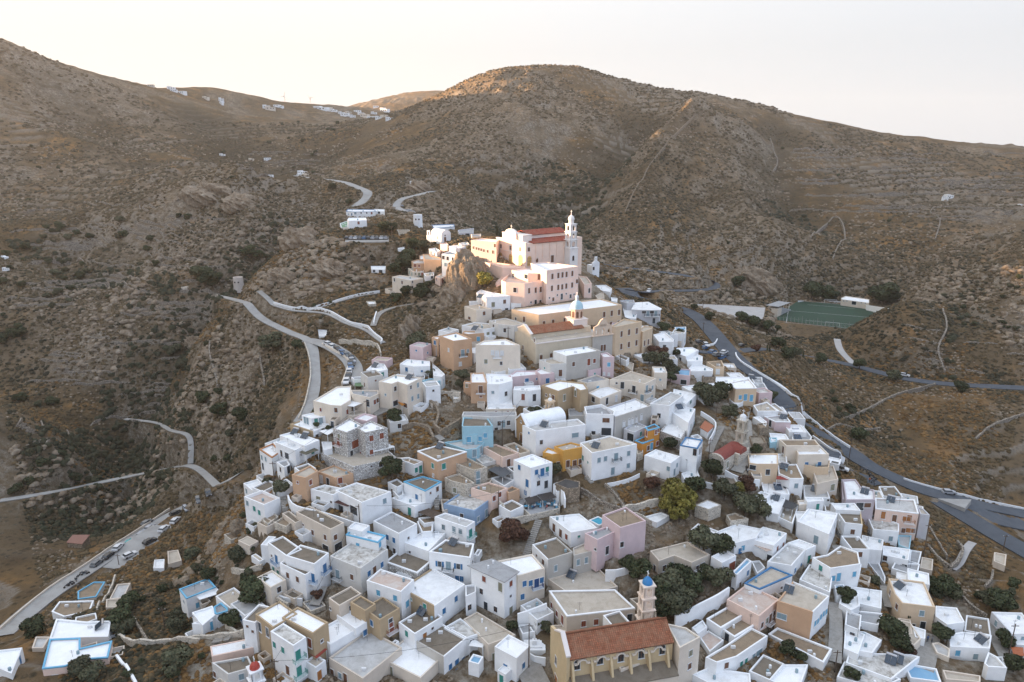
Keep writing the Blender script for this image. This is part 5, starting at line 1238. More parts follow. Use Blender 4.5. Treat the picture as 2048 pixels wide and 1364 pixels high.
# wing beyond the facade and the forecourt on its retaining wall
volume(T, 'L', '580,342 868,365 905,338 700,322', 235, 'p', 'w', z=156.5, near=(868,365)); wins('L', '608,428n*.8 643,437n*.8 670,444n*.8 698,452n*.8 728,462n*.8 770,470n*.8 853,405n 830,478n')
volume(T, 'L', '738,592 940,655 1195,655 1195,640 880,598', 135, 'p', 'p', near=(940,655), wname='forecourt_wall', par=.35)
H('L','1255,602 1440,688 1805,640 1440,590',385,'p','w','1505,755nt 1573,745nt 1620,738nt 1666,732nt 1732,722nt 1500,890nt 1572,880nt 1617,875nt 1663,865nt 1730,853nt 1515,1015n 1612,985kd 1663,952ks 1712,980k 1752,960ks 1472,1000ks 1562,968ks','pink convent building with rows of brown windows under the cathedral',near=(1440,688),cat='convent',name='convent')
ALL[-1].vols[0]
V('L','925,800 975,822 1190,835 1425,800 1300,740 1040,700',265,'p','p','1240,918nt 1315,912nt 1372,905nt 1080,910k*1.2 1315,1055kd 1368,1045k 1262,1050ks',near=(1190,835),par=.9)
V('L','1042,682 1230,722 1432,720 1250,655',95,'p','w','1240,765kL*.7 1355,758nd 1060,745k*1.1',near=(1230,722),z=ALL[-1].deck)
V('L','1800,745 1870,850 1955,835 1900,760',150,'p','e','1805,808n*1.1 1925,915ka',near=(1870,850))
stairs('L','905,860 880,900 870,840 930,770 990,740',2.4,WALL['p'],'pink flight of steps climbing to the cathedral forecourt')
# ---- sandstone church with blue dome below the school
g = frame('M', '778,392 945,438 1560,398', 165)
T = newthing(g, 'church', 'cream church with pale blue dome and orange tile roof', 'church'); a, b, h = g.a, g.b, g.h; CR = plaster('church_cream',(.64,.55,.42),amt=.8)
m = LB(g.e, g.f); m.bx(.6,a*.82,0,b,-4,h); m.bx(.6,a*.82,b*.28,b*.8,h,h+2.1); m.obj('wall', CR, T.root); boxfaces(T, g, .6, a*.82, 0, b, -3, h); face(T, g, .6, b*.28, a*.82, b*.28, h, h+2.1)
m = LB(g.e, g.f); m.extr([(-.3,-4),(-.3,h+.3),(b*.2,h+.5),(b*.24,h+2.3),(b*.54,h+4.0),(b*.84,h+2.3),(b*.88,h+.5),(b+.2,h+.3),(b+.2,-4)], 0, .6, 's'); m.obj('facade', CR, T.root); face(T, g, 0, b, 0, 0, -3, h+2)
m = LB(g.e, g.f); m.extr([(b*.2,h+2.2),(b*.54,h+4.3),(b*.88,h+2.2),(b*.85,h+2.0),(b*.54,h+3.8),(b*.23,h+2.0)], -.15, .8, 's'); m.bx(-.12,a*.82,-.35,0,h-.2,h+.15); m.obj('cornice', PALEP, T.root)
tileroof(T, g, .6, a*.72, b*.25, h+2.0, b*.54, h+3.6, ROOFTILE); tileroof(T, g, .6, a*.72, b*.83, h+2.0, b*.54, h+3.6, ROOFTILE)
m = LB(g.e, g.f); m.bx(.6,a*.82,.2,b*.28,h,h+.25); m.obj('aisle_roof', ROOF['e'], T.root)
wins('M','950,410na*.8 1030,400na*.8 1108,392na*.8 1187,380na*.8 1280,368na*.8 992,545na 1075,530na 850,560nd*1.4 845,470n')
w = atZ(px('M',1380,300), g.zb+h+2.4); d0 = w[:2]-g.N; dc = (min(d0@g.e, a*.7), b*.54); k = 1/ (1400/np.linalg.norm(w-CAM))
m = LB(g.e, g.f); m.bx(dc[0]-2.6,dc[0]+2.6,dc[1]-2.6,dc[1]+2.6,h,h+4.2); m.bx(dc[0]-2.75,dc[0]+2.75,dc[1]-2.75,dc[1]+2.75,h+4.2,h+4.45); m.obj('dome_base', PALEP, T.root)
m = LB(g.e, g.f); m.lathe(dc, [(2.0,h+4.4),(2.0,h+7.3),(2.3,h+7.3),(2.3,h+7.6)], 8); m.obj('drum', plaster('drum_apricot',(.72,.52,.40),amt=.2), T.root)
for q in range(8):
    t = math.pi*2*(q+.5)/8; cx, cy = dc[0]+1.9*math.cos(t), dc[1]+1.9*math.sin(t); mm = LB(g.e, g.f); u = np.array([math.cos(t), math.sin(t)]); v = np.array([-u[1], u[0]])
    O = outline(.8, 2.0, True); mm.add([(cx+u[0]*dd+v[0]*x, cy+u[1]*dd+v[1]*x, h+5.8+z) for dd in (-.1,.06) for x, z in O], [tuple(range(len(O), 2*len(O)))]+[(i,(i+1)%len(O),len(O)+(i+1)%len(O),len(O)+i) for i in range(len(O))]); mm.obj('window', TRIM['n'], T.root)
m = LB(g.e, g.f); m.lathe(dc, [(2.15,h+7.6)]+[(2.05*math.cos(t), h+7.7+2.5*math.sin(t)) for t in np.linspace(0,1.4,8)], 16); m.obj('dome', plaster('dome_blue',(.42,.60,.66),amt=.2), T.root, smooth=True)
m = LB(g.e, g.f); m.lathe(dc, [(.45,h+10),(.45,h+11.2),(.6,h+11.2),(.5,h+11.6),(.1,h+12)], 8); m.cross(dc[0],dc[1],h+11.9,1.0); m.obj('lantern', TRIM['w'], T.root)
# bell gable at the far corner
zz = h; s0 = a*.84; m = LB(g.e, g.f); m.bx(s0-2.6,a+.5,-.6,b*.5,-4,h); m.obj('sacristy_wall', WALL['g'], T.root); face(T, g, s0-2.6, -.6, a+.5, -.6, -3, h)
m = LB(g.e, g.f); wgb = a+.5-(s0-2.6); c0 = (s0-2.6+a+.5)/2
for k in (-1,0,1): m.arch_plate(c0+k*wgb/3.3, -.6, -.1, h, 3.0+.6*(k==0), wgb/3.3, .9, 2.0+.2*(k==0), 't')
m.extr([(c0-wgb/2.2,h+2.9),(c0+wgb/2.2,h+2.9),(c0+wgb/4,h+3.5),(c0+.9,h+5.0),(c0,h+5.4),(c0-.9,h+5.0),(c0-wgb/4,h+3.5)], -.6, -.1, 't'); m.bx(s0-2.9,a+.8,-.9,.2,h-.15,h+.1); m.obj('bell_gable', plaster('gable_peach',(.70,.55,.42),amt=.25), T.root)
wins('M','1490,475nt*1.1 1510,472nt*1.1')
# ---- ochre church with tile roof at the bottom of the frame
g = frame('C', '300,1062 388,1165 1290,1012', 380)
T = newthing(g, 'church', 'ochre church with orange tile roof and buttresses at the town foot', 'church'); a, b, h = g.a, g.b, g.h; OC = WALL['O']
m = LB(g.e, g.f); m.bx(.5,a,0,b,-6,h); m.obj('wall', OC, T.root); face(T, g, .5, 0, a, 0, -4, h)
m = LB(g.e, g.f); m.extr([(-.4,-6),(-.4,h+.5),(b*.5,h+2.9),(b+.4,h+.5),(b+3.4,h-.6),(b+3.4,-6)], 0, .6, 's'); m.obj('facade', OC, T.root); face(T, g, 0, b, 0, 0, -4, h+2)
m = LB(g.e, g.f); m.extr([(-.5,h+.5),(b*.5,h+2.9),(b+.5,h+.5),(b+.5,h+.8),(b*.5,h+3.25),(-.5,h+.8)], -.15, .75, 's'); m.obj('gable_coping', PALEP, T.root)
tileroof(T, g, .6, a, -.5, h-.1, b*.5, h+2.5, ROOFTILE); tileroof(T, g, .6, a, b+.5, h-.1, b*.5, h+2.5, ROOFTILE)
m = LB(g.e, g.f); m.tube((.6*1,b*.5,h+2.55),(a,b*.5,h+2.55),.16,n=6); m.obj('ridge', ROOFTILE, T.root)
m = LB(g.e, g.f)
for k in range(6):
    m = LB(g.e, g.f); s = 1.2+k*(a-2.4)/5; m.extr([(0.02,h-1.0),(-.7,h-2.2),(-1.5,h-4.6),(-1.6,-6),(0.02,-6)], s-.22, s+.22, 's'); m.obj('buttress', OC, T.root)
m = LB(g.e, g.f); m.bx(.5,a,-3.0,0,-6,h-5.2); m.obj('aisle_wall', WALL['c'], T.root); face(T, g, .5, -3, a, -3, -4, h-5)
m = LB(g.e, g.f); m.add([(.4,-3.2,h-5.2),(a,-3.2,h-5.2),(a,0,h-4.3),(.4,0,h-4.3),(.4,-3.2,h-5.4),(a,-3.2,h-5.4)], [(0,1,2,3),(4,5,1,0)]); m.obj('aisle_roof', ROOF['c'], T.root)
for k in range(5):
    m = LB(g.e, g.f); s = 1.2+(k+.5)*(a-2.4)/5; m.extr([(s-(a-2.4)/10+.35,h-1.4),(s-1.0,h-1.4),(s-1.0,h-1.6),(s-(a-2.4)/10+.35,h-1.6)], -.5, .05, 't'); m.extr([(s+1.0,h-1.4),(s+(a-2.4)/10-.35,h-1.4),(s+(a-2.4)/10-.35,h-1.6),(s+1.0,h-1.6)], -.5, .05, 't')
    m.extr([(s-1.0*math.cos(t), h-1.5+1.0*math.sin(t)) for t in np.linspace(0,math.pi,9)]+[(s-.75*math.cos(t), h-1.5+.75*math.sin(t)) for t in np.linspace(math.pi,0,9)], -.5, .05, 't')
    m.obj('window_hood', WALL['c'], T.root)
wins('C','480,1218ka*1.2 675,1172ka*1.2 850,1150ka*1.2 1022,1122ka*1.2 1198,1088ka*1.2 290,1150kt 287,1235kt*1.3 290,1330od*1.5')
# small front chapel with barrel roof, joined to the aisle
s0 = a*.30; m = LB(g.e, g.f); m.bx(s0-2.6,s0+2.6,-8.5,-3,-6,h-7.5); m.obj('chapel_wall', WALL['c'], T.root)
m = LB(g.e, g.f); m.extr([(s0-2.8*math.cos(t), h-7.5+2.6*math.sin(t)) for t in np.linspace(0,math.pi,13)], -8.7, -2.0, 't'); m.obj('barrel_roof', ROOF['c'], T.root, smooth=False)
gc = g
H('C','1235,870 1345,1078 1520,985 1400,905',330,'c','l','1437,1120y 1427,1230n 1215,1250n','cream church annex with large flat roof',near=(1345,1078),cat='annex')
V('C','830,1235 850,1260 1345,1090 1300,1070',200,'c','c','1215,1250n',near=(850,1260))
# bell tower with blue cap
Fb = Fr(); w0 = cast(gz, px('C',1050,925)); Fb.e, Fb.f = gc.e, gc.f; s_ = 1400/np.linalg.norm(w0-CAM); Fb.N = w0[:2]; Fb.zb = w0[2]; Fb.o = w0; Fb.zr = w0[2]+10; Fb.Q = [w0[:2]+gc.e*x+gc.f*y for x, y in ((-1,-1),(1,-1),(1,1),(-1,1))]; Fb.h = 10
T = newthing(Fb, 'bell_tower', 'slender pink bell tower with bright blue cap', 'bell tower', carve=False)
belfry(T, Fb, 0, 0, -4, [(6.6,1.45,False),(2.55,1.3,True),(2.55,1.25,True),(2.55,1.15,True)], plaster('tower_pink',(.84,.70,.58),amt=.15), ([(1.05,0),(1.0,.5),(.75,.95),(.35,1.4),(.12,1.6)], plain('cap_blue',(.03,.22,.50),.4)))
# ---- church with deep red vault and its stone bell tower
g = frame('J', '243,735 372,778 540,668', 100)
T = newthing(g, 'church', 'stone church with rounded deep red vaulted roof', 'church'); a, b, h = g.a, g.b, g.h
m = LB(g.e, g.f); m.bx(0,a,0,b,-4,h); m.extr([(b/2-(b/2)*math.cos(t), h+b*.33*math.sin(t)) for t in np.linspace(0,math.pi,15)], -.25, .4, 's'); m.bx(a*.55,a+1.2,-1.2,b*.5,-4,h+.2); m.obj('wall', WALL['s'], T.root); boxfaces(T, g, 0, a, 0, b, -3, h+1)
m = LB(g.e, g.f); m.extr([(b/2-(b/2-.1)*math.cos(t), h+b*.31*math.sin(t)) for t in np.linspace(0,math.pi,15)], .4, a, 's'); m.extr([(a*.78-1.9*math.cos(t), h-.1+1.7*math.sin(t)) for t in np.linspace(0,math.pi,11)], -1.3, b*.5, 't'); m.obj('vaulted_roof', plain('dark_red_lead',(.24,.045,.03),.7,var=.3), T.root)
wins('J','285,765k*.9 405,805yt 470,770k*.8 310,830nd')
fb = Fr(); fb.e, fb.f = g.e, g.f; w0 = W(g, a+1.4, b*.35); fb.N = w0; fb.zb = g.zb; fb.zr = g.zb+9; fb.Q = [w0+g.e*x+g.f*y for x, y in ((-1,-1),(1,-1),(1,1),(-1,1))]; fb.h = 9; fb.o = np.array([w0[0],w0[1],g.zb])
T = newthing(fb, 'bell_tower', 'pale stone bell tower rising behind the red vaulted church', 'bell tower', carve=False)
belfry(T, fb, 0, 0, -3, [(h+4.0,1.3,False),(3.0,1.15,True),(3.0,1.05,True)], plaster('tower_limestone',(.50,.45,.37),amt=.8), ([(.85,0),(.85,.9),(.9,.9),(.7,1.3),(.3,1.6),(.1,1.7)], WALL['w']))
# ---- long church with brown pedimented front
g = frame('H', '1072,440 1166,485 1500,408', 150)
T = newthing(g, 'church', 'long white church with ochre pedimented front and arched door', 'church'); a, b, h = g.a, g.b, g.h
m = LB(g.e, g.f); m.bx(.5,a,0,b,-3,h); m.obj('wall', WALL['W'], T.root)
m = LB(g.e, g.f); m.extr([(0,-3),(0,h),(b/2,h+2.4),(b,h),(b,-3)], 0, .5, 's'); m.obj('facade', plaster('facade_ochre',(.42,.27,.14),amt=.3), T.root); face(T, g, 0, b, 0, 0, -2, h+2)
m = LB(g.e, g.f); m.extr([(-.2,h-.1),(b/2,h+2.5),(b+.2,h-.1),(b+.2,h+.3),(b/2,h+2.95),(-.2,h+.3)], -.2, .7, 's'); m.bx(-.12,.5,-.25,.35,-3,h); m.bx(-.12,.5,b-.35,b+.25,-3,h); m.obj('cornice', WALL['W'], T.root)
m = LB(g.e, g.f); m.extr([(b/2-(b/2)*math.cos(t), h+2.2*math.sin(t)) for t in np.linspace(0,math.pi,13)], .6, a, 's'); m.obj('vaulted_roof', WALL['W'], T.root)
wins('H','1120,575na*1.6 1118,440ks')
w0 = cast(gz, px('H',1362,372)); fb = Fr(); fb.e, fb.f = g.e, g.f; fb.N = w0[:2]; fb.zb = w0[2]; fb.zr = w0[2]+4; fb.Q = [w0[:2]+g.e*x+g.f*y for x, y in ((-1,-1),(1,-1),(1,1),(-1,1))]; fb.h = 4; fb.o = w0
T = newthing(fb, 'bell_tower', 'small ochre twin-arched bell tower before the brown house', 'bell tower', carve=False)
belfry(T, fb, 0, 0, -2, [(3.2,1.05,False),(2.4,.95,True)], WALL['h'], ([(.6,0),(.6,.3),(.45,.6),(.15,.8)], WALL['W']))
# ---- white chapel with barrel vault on the ridge
g = frame('L', '125,262 240,285 350,275', 95)
T = newthing(g, 'chapel', 'white barrel-vaulted chapel with a little belfry', 'chapel'); a, b, h = g.a, g.b, g.h
m = LB(g.e, g.f); m.bx(0,a,0,b,-3,h); m.bx(-.2,a*.8,b,b+4,-3,h*.65); m.obj('wall', WALL['W'], T.root); boxfaces(T, g, 0, a, 0, b, -3, h+2)
m = LB(g.e, g.f); m.extr([(a/2-(a/2)*math.cos(t), h+a*.42*math.sin(t)) for t in np.linspace(0,math.pi,15)], -.15, b, 't'); m.obj('vaulted_roof', WALL['W'], T.root)
m = LB(g.e, g.f); m.arch_plate(.8, b+3.4, b+3.8, h*.65, 2.2, 1.5, .7, 1.5, 't'); m.obj('belfry', WALL['W'], T.root)
wins('L','285,335nd 285,290ks 203,315kt*.7')
g = frame('L', '1900,690 1960,700 2040,690', 30)
T = newthing(g, 'chapel', 'small white chapel with pointed belfry beyond the cathedral', 'chapel'); a, b, h = g.a, g.b, g.h+1.5
m = LB(g.e, g.f); m.bx(0,a,0,b,-3,h+1); m.extr([(0,h+.8),(0,h+2),(a/2,h+3.4),(a,h+2),(a,h+.8)], 0, .5, 't'); m.obj('wall', WALL['W'], T.root)
m = LB(g.e, g.f); m.arch_plate(a/2, 0, .4, h+2.8, 1.8, 1.3, .6, 1.2, 't'); m.obj('belfry', WALL['W'], T.root); face(T, g, 0, 0, a, 0, -2, h+2); wins('L','1975,665k')
# ---- domed belfry, bottom left; windmill stumps
w0 = cast(gz, px('A',485,1440)); fb = Fr(); fb.e = np.array([.8,.6]); fb.f = np.array([-.6,.8]); fb.N = w0[:2]; fb.zb = w0[2]; fb.o = w0; fb.Q = []; fb.zr = w0[2]+5
T = newthing(fb, 'belfry', 'white belfry capped with a small red dome', 'belfry', carve=False)
zt = atD(px('A',485,1235), w0[1])[2]-w0[2]
belfry(T, fb, 0, 0, -1, [(zt-1.9,1.2,False),(2.3,1.1,True)], WALL['W'], ([(.95,0),(.9,.5),(.65,.95),(.3,1.2),(.1,1.3)], plain('dome_red',(.42,.05,.03),.5)))
def mill(tile, x, y, r, h, mat, label, top=.88, name='windmill_tower'):
    w0 = cast(gz, px(tile, x, y)); m = MB(); n = 24; m.lathe((0,0), [(r*1.04,-2),(r,0),(r*top,h),(r*top-.5,h),(r*top-.5,h-.8)], n, cap=True); o = m.obj(name, mat); root = link(name, None); o.name = 'wall'; o.parent = root; root.name = name; root.location = w0; tag(root, label, 'windmill')
    for a in (-1.9, -1.2):
        d = MB(); rr = r*.97; d.box((rr*math.cos(a), rr*math.sin(a)), (-math.sin(a), math.cos(a)), (math.cos(a), math.sin(a)), .4, .15, h*.55, h*.55+.8); d.obj('window', TRIM['k'], root)
mill('0', 478, 577, 3.1, 6.8, plaster('mill_plaster',(.66,.57,.50),amt=.4), 'pale pinkish windmill stump at the end of the rocky spur')
mill('N', 1345, 350, 2.6, 6.4, WALL['W'], 'white round windmill tower near the parked cars on the ridge', .96)
# ---- playing field
m = MB(); m.prism([p[:2] for p in PITCH_P], 99.9, 100.03, bottom=True)
def turf():
    m, nt, b = newmat('artificial_turf'); v = world_vec(nt); n1 = noise(nt, v, .15, 4, .6); n2 = noise(nt, v, 1.5, 4, .6)
    a = ramp(nt, n1, [(.35,(.007,.032,.016)),(.65,(.011,.048,.022))]); a = mixc(nt, ramp(nt, n2, [(.4,0),(.7,.25)]), a, (.02,.06,.03)); nt.links.new(a, b.inputs['Base Color']); b.inputs['Roughness'].default_value = .9; return m
tag(m.obj('sports_field', turf()), kind='structure')
PC = [np.asarray(p[:2]) for p in PITCH_P]; u1 = (PC[1]-PC[0])/np.linalg.norm(PC[1]-PC[0]); cen = np.mean(PC, axis=0); u2 = np.array([-u1[1], u1[0]])
ln = MB(); W2 = np.linalg.norm(PC[1]-PC[0])*.46; L2 = 33
def lbox(c, hx, hy): ln.box(c, u1, u2, hx, hy, 100.03, 100.045)
for sg in (-1, 1): lbox(cen+u2*L2*sg, W2, .1); lbox(cen+u1*W2*sg, .1, L2); lbox(cen+u2*(L2-10)*sg, 14, .09)
lbox(cen, W2, .1); tag(ln.obj('field_lines', TRIM['w']), kind='structure')
goal = None
for k, (c, lab) in enumerate(((cen-u2*(L2+.3), 'white football goal at the near end of the green pitch'), (cen+u2*(L2+.3), 'white football goal at the far end of the green pitch'))):
    m = MB(); e = np.array([*u1, 0]); p = np.array([c[0], c[1], 100.03])-0; m.tube(-e*3.66, -e*3.66+[0,0,2.44], .09, n=6); m.tube(e*3.66, e*3.66+[0,0,2.44], .09, n=6); m.tube(-e*3.66+[0,0,2.44], e*3.66+[0,0,2.44], .09, n=6)
    o = m.obj('football_goal', TRIM['w']); o.location = p; tag(o, lab, 'goal', 'football goals on the green pitch')
# fence posts and stays along the near side of the field
A_, B_ = PC[3], PC[2]; n = 26
for k in range(n):
    p = A_+(B_-A_)*(k+.5)/n; m = MB(); hh = 4.2 if k % 4 == 0 else 3.0; m.tube((0,0,-1), (0,0,hh), .08, n=5); m.tube((.0,-1.6,-1), (0,0,hh*.7), .05, n=4); m.tube((-1.4,0,hh*.6), (1.4,0,hh*.6), .03, n=4)
    o = m.obj('fence_post', plain('galvanised',(.30,.30,.28),.6)); o.location = (p[0], p[1], 100); tag(o, 'slanting stayed steel fence post along the near edge of the pitch', 'fence post', 'stayed fence posts along the pitch')
gwall('O','1200,232 1490,235 1700,262 1885,290',1.2,.3,WALL['w'],'low pale wall along the far side of the football pitch')
H('O','1525,212 1528,222 1738,250 1740,222 1560,196',48,'e','w','1545,235ks 1570,235ks 1625,235kL 1680,240ks 1710,245ks','cream changing pavilion behind the pitch',cat='pavilion',name='pavilion',near=(1738,250),z=100.0)
g = frame('O', '952,248 1045,318 1160,262', 40)
T = newthing(g, 'grandstand', 'concrete grandstand with stepped seating beside the pitch', 'grandstand'); a, b, h = g.a, g.b, g.h
m = LB(g.e, g.f); m.bx(0,a*.25,0,b,-3,h+1.5); m.obj('wall', WALL['e'], T.root); m = LB(g.e, g.f)
for k in range(9): m.bx(a*.25+k*a*.08, a*.25+(k+1)*a*.08-.02, 0, b, -3, h+1.2-k*.55)
m.obj('seating', ROOF['g'], T.root)
m = LB(g.e, g.f); m.add([(0,0,h+3.2),(a*.8,0,h+2.2),(a*.8,b,h+2.2),(0,b,h+3.2),(0,0,h+3.0),(a*.8,0,h+2.0),(a*.8,b,h+2.0),(0,b,h+3.0)], [(0,1,2,3),(7,6,5,4),(0,4,5,1),(1,5,6,2),(2,6,7,3),(3,7,4,0)]); m.obj('roof', ROOF['g'], T.root)
for s in (.5, a*.78):
    for t in np.linspace(.5, b-.5, 5): m = LB(g.e, g.f); m.bx(s-.12,s+.12,t-.12,t+.12,-2,h+2.1); m.obj('column', WALL['e'], T.root)
m = MB(); m.prism([p[:2] for p in LOT_P], LOT_P[0][2]-.3, LOT_P[0][2]+.02); tag(m.obj('gravel_car_park', GRAV), kind='structure')
m = MB(); m.prism([p[:2] for p in CARPARK_P], CARPARK_P[0][2]-1.0, CARPARK_P[0][2]+.03); tag(m.obj('ridge_parking', CONC), kind='structure')

# ---------------------------------------------------------------- small houses wedged between the others
def infill(nmax=46):
    r = np.random.default_rng(21); boxes = [v[0] for U in ALL for v in U.vols]+[U.g.Q for U in ALL if hasattr(U, 'g') and len(U.g.Q)]; own = [U for U in ALL for v in U.vols]+[U for U in ALL if hasattr(U, 'g') and len(U.g.Q)]
    cen = np.array([np.mean(b, axis=0) for b in boxes]); fm = Grid(MIND); vw = Grid(VW); n = 0; used_ = set()
    keepout = [pts('0', s) for s in ('795,790 965,790 965,905 795,905','1140,930 1405,930 1405,1075 1140,1075','1235,1080 1450,1080 1450,1260 1235,1260','1395,755 1485,755 1500,940 1395,940','985,1030 1090,1030 1090,1130 985,1130','1640,1040 1700,1040 1700,1110 1640,1110','900,470 1000,470 1000,640 900,640','1845,1030 2048,1030 2048,1210 1850,1210','1035,1230 1100,1230 1100,1364 1035,1364','340,940 480,940 490,1160 340,1160')]
    for _ in range(9000):
        if n >= nmax: break
        k = int(r.integers(len(cen))); c = cen[k]+r.uniform(-13,13,2); z = float(gz(*c)); p = proj((c[0],c[1],z+2.5))
        if not (440 < p[0] < 2030 and 650 < p[1] < 1340) or float(vw(*c)) < .75: continue
        if any(inpoly(np.array([p[0]]), np.array([p[1]]), q)[0] for q in keepout): continue
        Q = boxes[k]; e = np.asarray(Q[1])-np.asarray(Q[0]); e = e/(np.linalg.norm(e)+1e-9); f = np.array([-e[1], e[0]]); a, b = r.uniform(2.0,3.3), r.uniform(1.8,3.0)
        cor = [c-e*a-f*b, c+e*a-f*b, c+e*a+f*b, c-e*a+f*b]; tst = np.array([c+e*a*u*1.12+f*b*v*1.12 for u in (-1,-.5,0,.5,1) for v in (-1,-.5,0,.5,1)])
        if (fm(tst[:,0], tst[:,1]) < .6).any(): continue
        near = np.argsort(np.hypot(*(cen-c).T))[:14]
        if any(inpoly(tst[:,0], tst[:,1], boxes[q]).any() or inpoly(np.array([v[0] for v in boxes[q]]), np.array([v[1] for v in boxes[q]]), cor).any() for q in near): continue
        zb = min(float(gz(*q)) for q in cor); h = r.uniform(2.5,3.4) if r.uniform() < .7 else r.uniform(4.5,5.6)
        P = [proj((q[0],q[1],zb+h)) for q in cor]; N = max(P, key=lambda q: q[1]); Nw = cor[P.index(N)]; hp = proj((Nw[0],Nw[1],float(gz(*Nw))))[1]-N[1]
        if hp < 4: continue
        wc = 'WWwwWocwk'[int(r.integers(9))]; rc = 'wWwclweo'[int(r.integers(8))]; cn = {'W':'bright white','w':'white','o':'weathered white','c':'cream','k':'pale pink'}[wc]; rn = {'w':'white','W':'white','c':'brown','l':'grey','e':'beige','o':'flaking'}[rc]
        lab = None
        for pre in ('small','little','compact'):
            for q in near[:3]:
                t_ = ' '.join(own[q].label.split()[:7])
                while t_.split()[-1] in ('and','with','the','a','of','under','by','in','over','to','beside','below','above','its','behind','between','one','on','whose','dark','bright','pale'): t_ = ' '.join(t_.split()[:-1])
                lab = f'{pre} {cn} house with {rn} roof beside the {t_}'
                if lab not in used_: break
            if lab not in used_: break
        used_.add(lab); P3 = [tuple(q) for q in P]
        H('0', P3, hp, wc, rc, '', lab, near=N, group='small houses wedged between the larger ones'); boxes.append(cor); own.append(ALL[-1]); cen = np.vstack([cen, c]); n += 1
    print('infill', n)
infill()
# ================================================================ roads settled again so crossings stay level
def recut(P, hw):
    _buf[:] = 1e9; cutline(P, hw+.4, 2.0)
for P_, hw_ in ((LANES[1],2.7),(LANES[0],1.7),(ASPH_R[8],5.2),(ASPH_R[7],3.0),(ASPH_R[5],4.6),(ASPH_R[3],3.6),(ASPH_R[4],3.6),(ASPH_R[2],2.9),(ASPH_R[1],3.6)): recut(P_, hw_)
# ---------------------------------------------------------------- people
def person_mesh(pose):
    b = bpy.data.meshes.new('p'); S = pose == 'sit'
    J = {'hip':(0,0,.95 if not S else .5),'chest':(0,0,1.3 if not S else .88),'neck':(0,.02,1.5 if not S else 1.08),'head':(0,.04,1.66 if not S else 1.24),'top':(0,.03,1.74 if not S else 1.32)}
    for s, n in ((-1,'l'),(1,'r')):
        J['sh'+n] = (.19*s,0,1.42 if not S else 1.0); J['el'+n] = (.26*s,.05,1.14 if not S else .74); J['ha'+n] = (.22*s,.2,.93 if not S else .72)
        J['th'+n] = (.1*s,0,.9 if not S else .5); J['kn'+n] = (.11*s,.06,.5) if not S else (.12*s,.42,.5); J['an'+n] = (.12*s,0,.08) if not S else (.12*s,.42,.08); J['to'+n] = (.13*s,.16,.04) if not S else (.13*s,.58,.04)
    R = {'hip':.15,'chest':.16,'neck':.06,'head':.1,'top':.07,'sh':.07,'el':.048,'ha':.04,'th':.1,'kn':.065,'an':.045,'to':.04}
    K = list(J); E = [('hip','chest'),('chest','neck'),('neck','head'),('head','top')]+[(a+n,c+n) for n in 'lr' for a, c in (('sh','el'),('el','ha'),('th','kn'),('kn','an'),('an','to'))]+[('chest','sh'+n) for n in 'lr']+[('hip','th'+n) for n in 'lr']
    b.from_pydata([J[k] for k in K], [(K.index(a), K.index(c)) for a, c in E], []); o = bpy.data.objects.new('p', b); C.objects.link(o); sk = o.modifiers.new('s','SKIN'); o.modifiers.new('u','SUBSURF').levels = 1
    for k, v in zip(K, b.skin_vertices[0].data): r = R[k] if k in R else R[k[:-1]]; v.radius = (r, r); v.use_root = (k == 'hip')
    dg = bpy.context.evaluated_depsgraph_get(); me = bpy.data.meshes.new_from_object(o.evaluated_get(dg)); bpy.data.objects.remove(o); me.name = 'person_'+pose; return me
PM = {k: person_mesh(k) for k in ('stand','sit')}
CL = {'r':(.35,.06,.04),'b':(.05,.09,.2),'w':(.6,.6,.58),'k':(.03,.03,.03),'o':(.5,.13,.04),'g':(.2,.2,.2)}
def person(tile, x, y, pose, top, label, yaw=0, z=None):
    p = px(tile, x, y); P = atZ(p, z) if z is not None else cast(gz, p)
    me = PM[pose].copy(); me.materials.clear(); sk = plain('skin',(.42,.25,.17),.6); tm = plain('cloth_'+top, CL[top], .9); bm_ = plain('trousers',(.05,.055,.07),.9)
    for m in (tm, bm_, sk): me.materials.append(m)
    hip = .95 if pose == 'stand' else .56; nk = 1.5 if pose == 'stand' else 1.08
    for f in me.polygons:
        c = f.center; f.material_index = 2 if c.z > nk+.03 or (abs(c.x) > .18 and c.z < nk-.45 and c.z > hip-.1 and pose == 'stand') else (1 if c.z < hip or (pose == 'sit' and c.y > .18 and c.z < .62) else 0)
    me.polygons.foreach_set('use_smooth', [True]*len(me.polygons))
    o = link('person', me); h = MB(); z0 = 1.66 if pose == 'stand' else 1.24; h.lathe((0,.0), [(.105,z0-.02),(.125,z0+.05),(.10,z0+.12),(.03,z0+.155)], 10); hh = h.obj('hair', plain('hair',(.03,.02,.015),.8), o)
    o.location = P; o.rotation_euler = (0,0,math.radians(yaw)); tag(o, label, 'person')
zr_ = [T for T in ALL if 'restaurant terrace' in T.label][0]; zt_ = zr_.deck
for k, (x, y, c, w_) in enumerate(((1150,1172,'k','person in black seated at the first table of the restaurant terrace'),(1225,1190,'b','person in dark blue seated by the terrace railing'),(1262,1150,'w','person in white seated under the reed canopy'),(1338,1185,'r','person in red seated at the terrace edge'),(1390,1150,'g','person in grey seated at the far terrace table'))): person('H', x, y, 'sit', c, w_, yaw=40*k, z=zt_)
person('J', 562, 862, 'stand', 'k', 'person in dark clothes standing in the square below the red vaulted church', 120)
person('J', 575, 885, 'stand', 'w', 'person in a white top beside the church square wall', 60)
person('K', 370, 492, 'stand', 'o', 'person in an orange top standing among motorbikes', 150)
person('E', 702, 1028, 'stand', 'b', 'person in blue walking up the paved lane', 10)
person('E', 738, 1035, 'stand', 'g', 'person in grey following along the paved lane', 20)
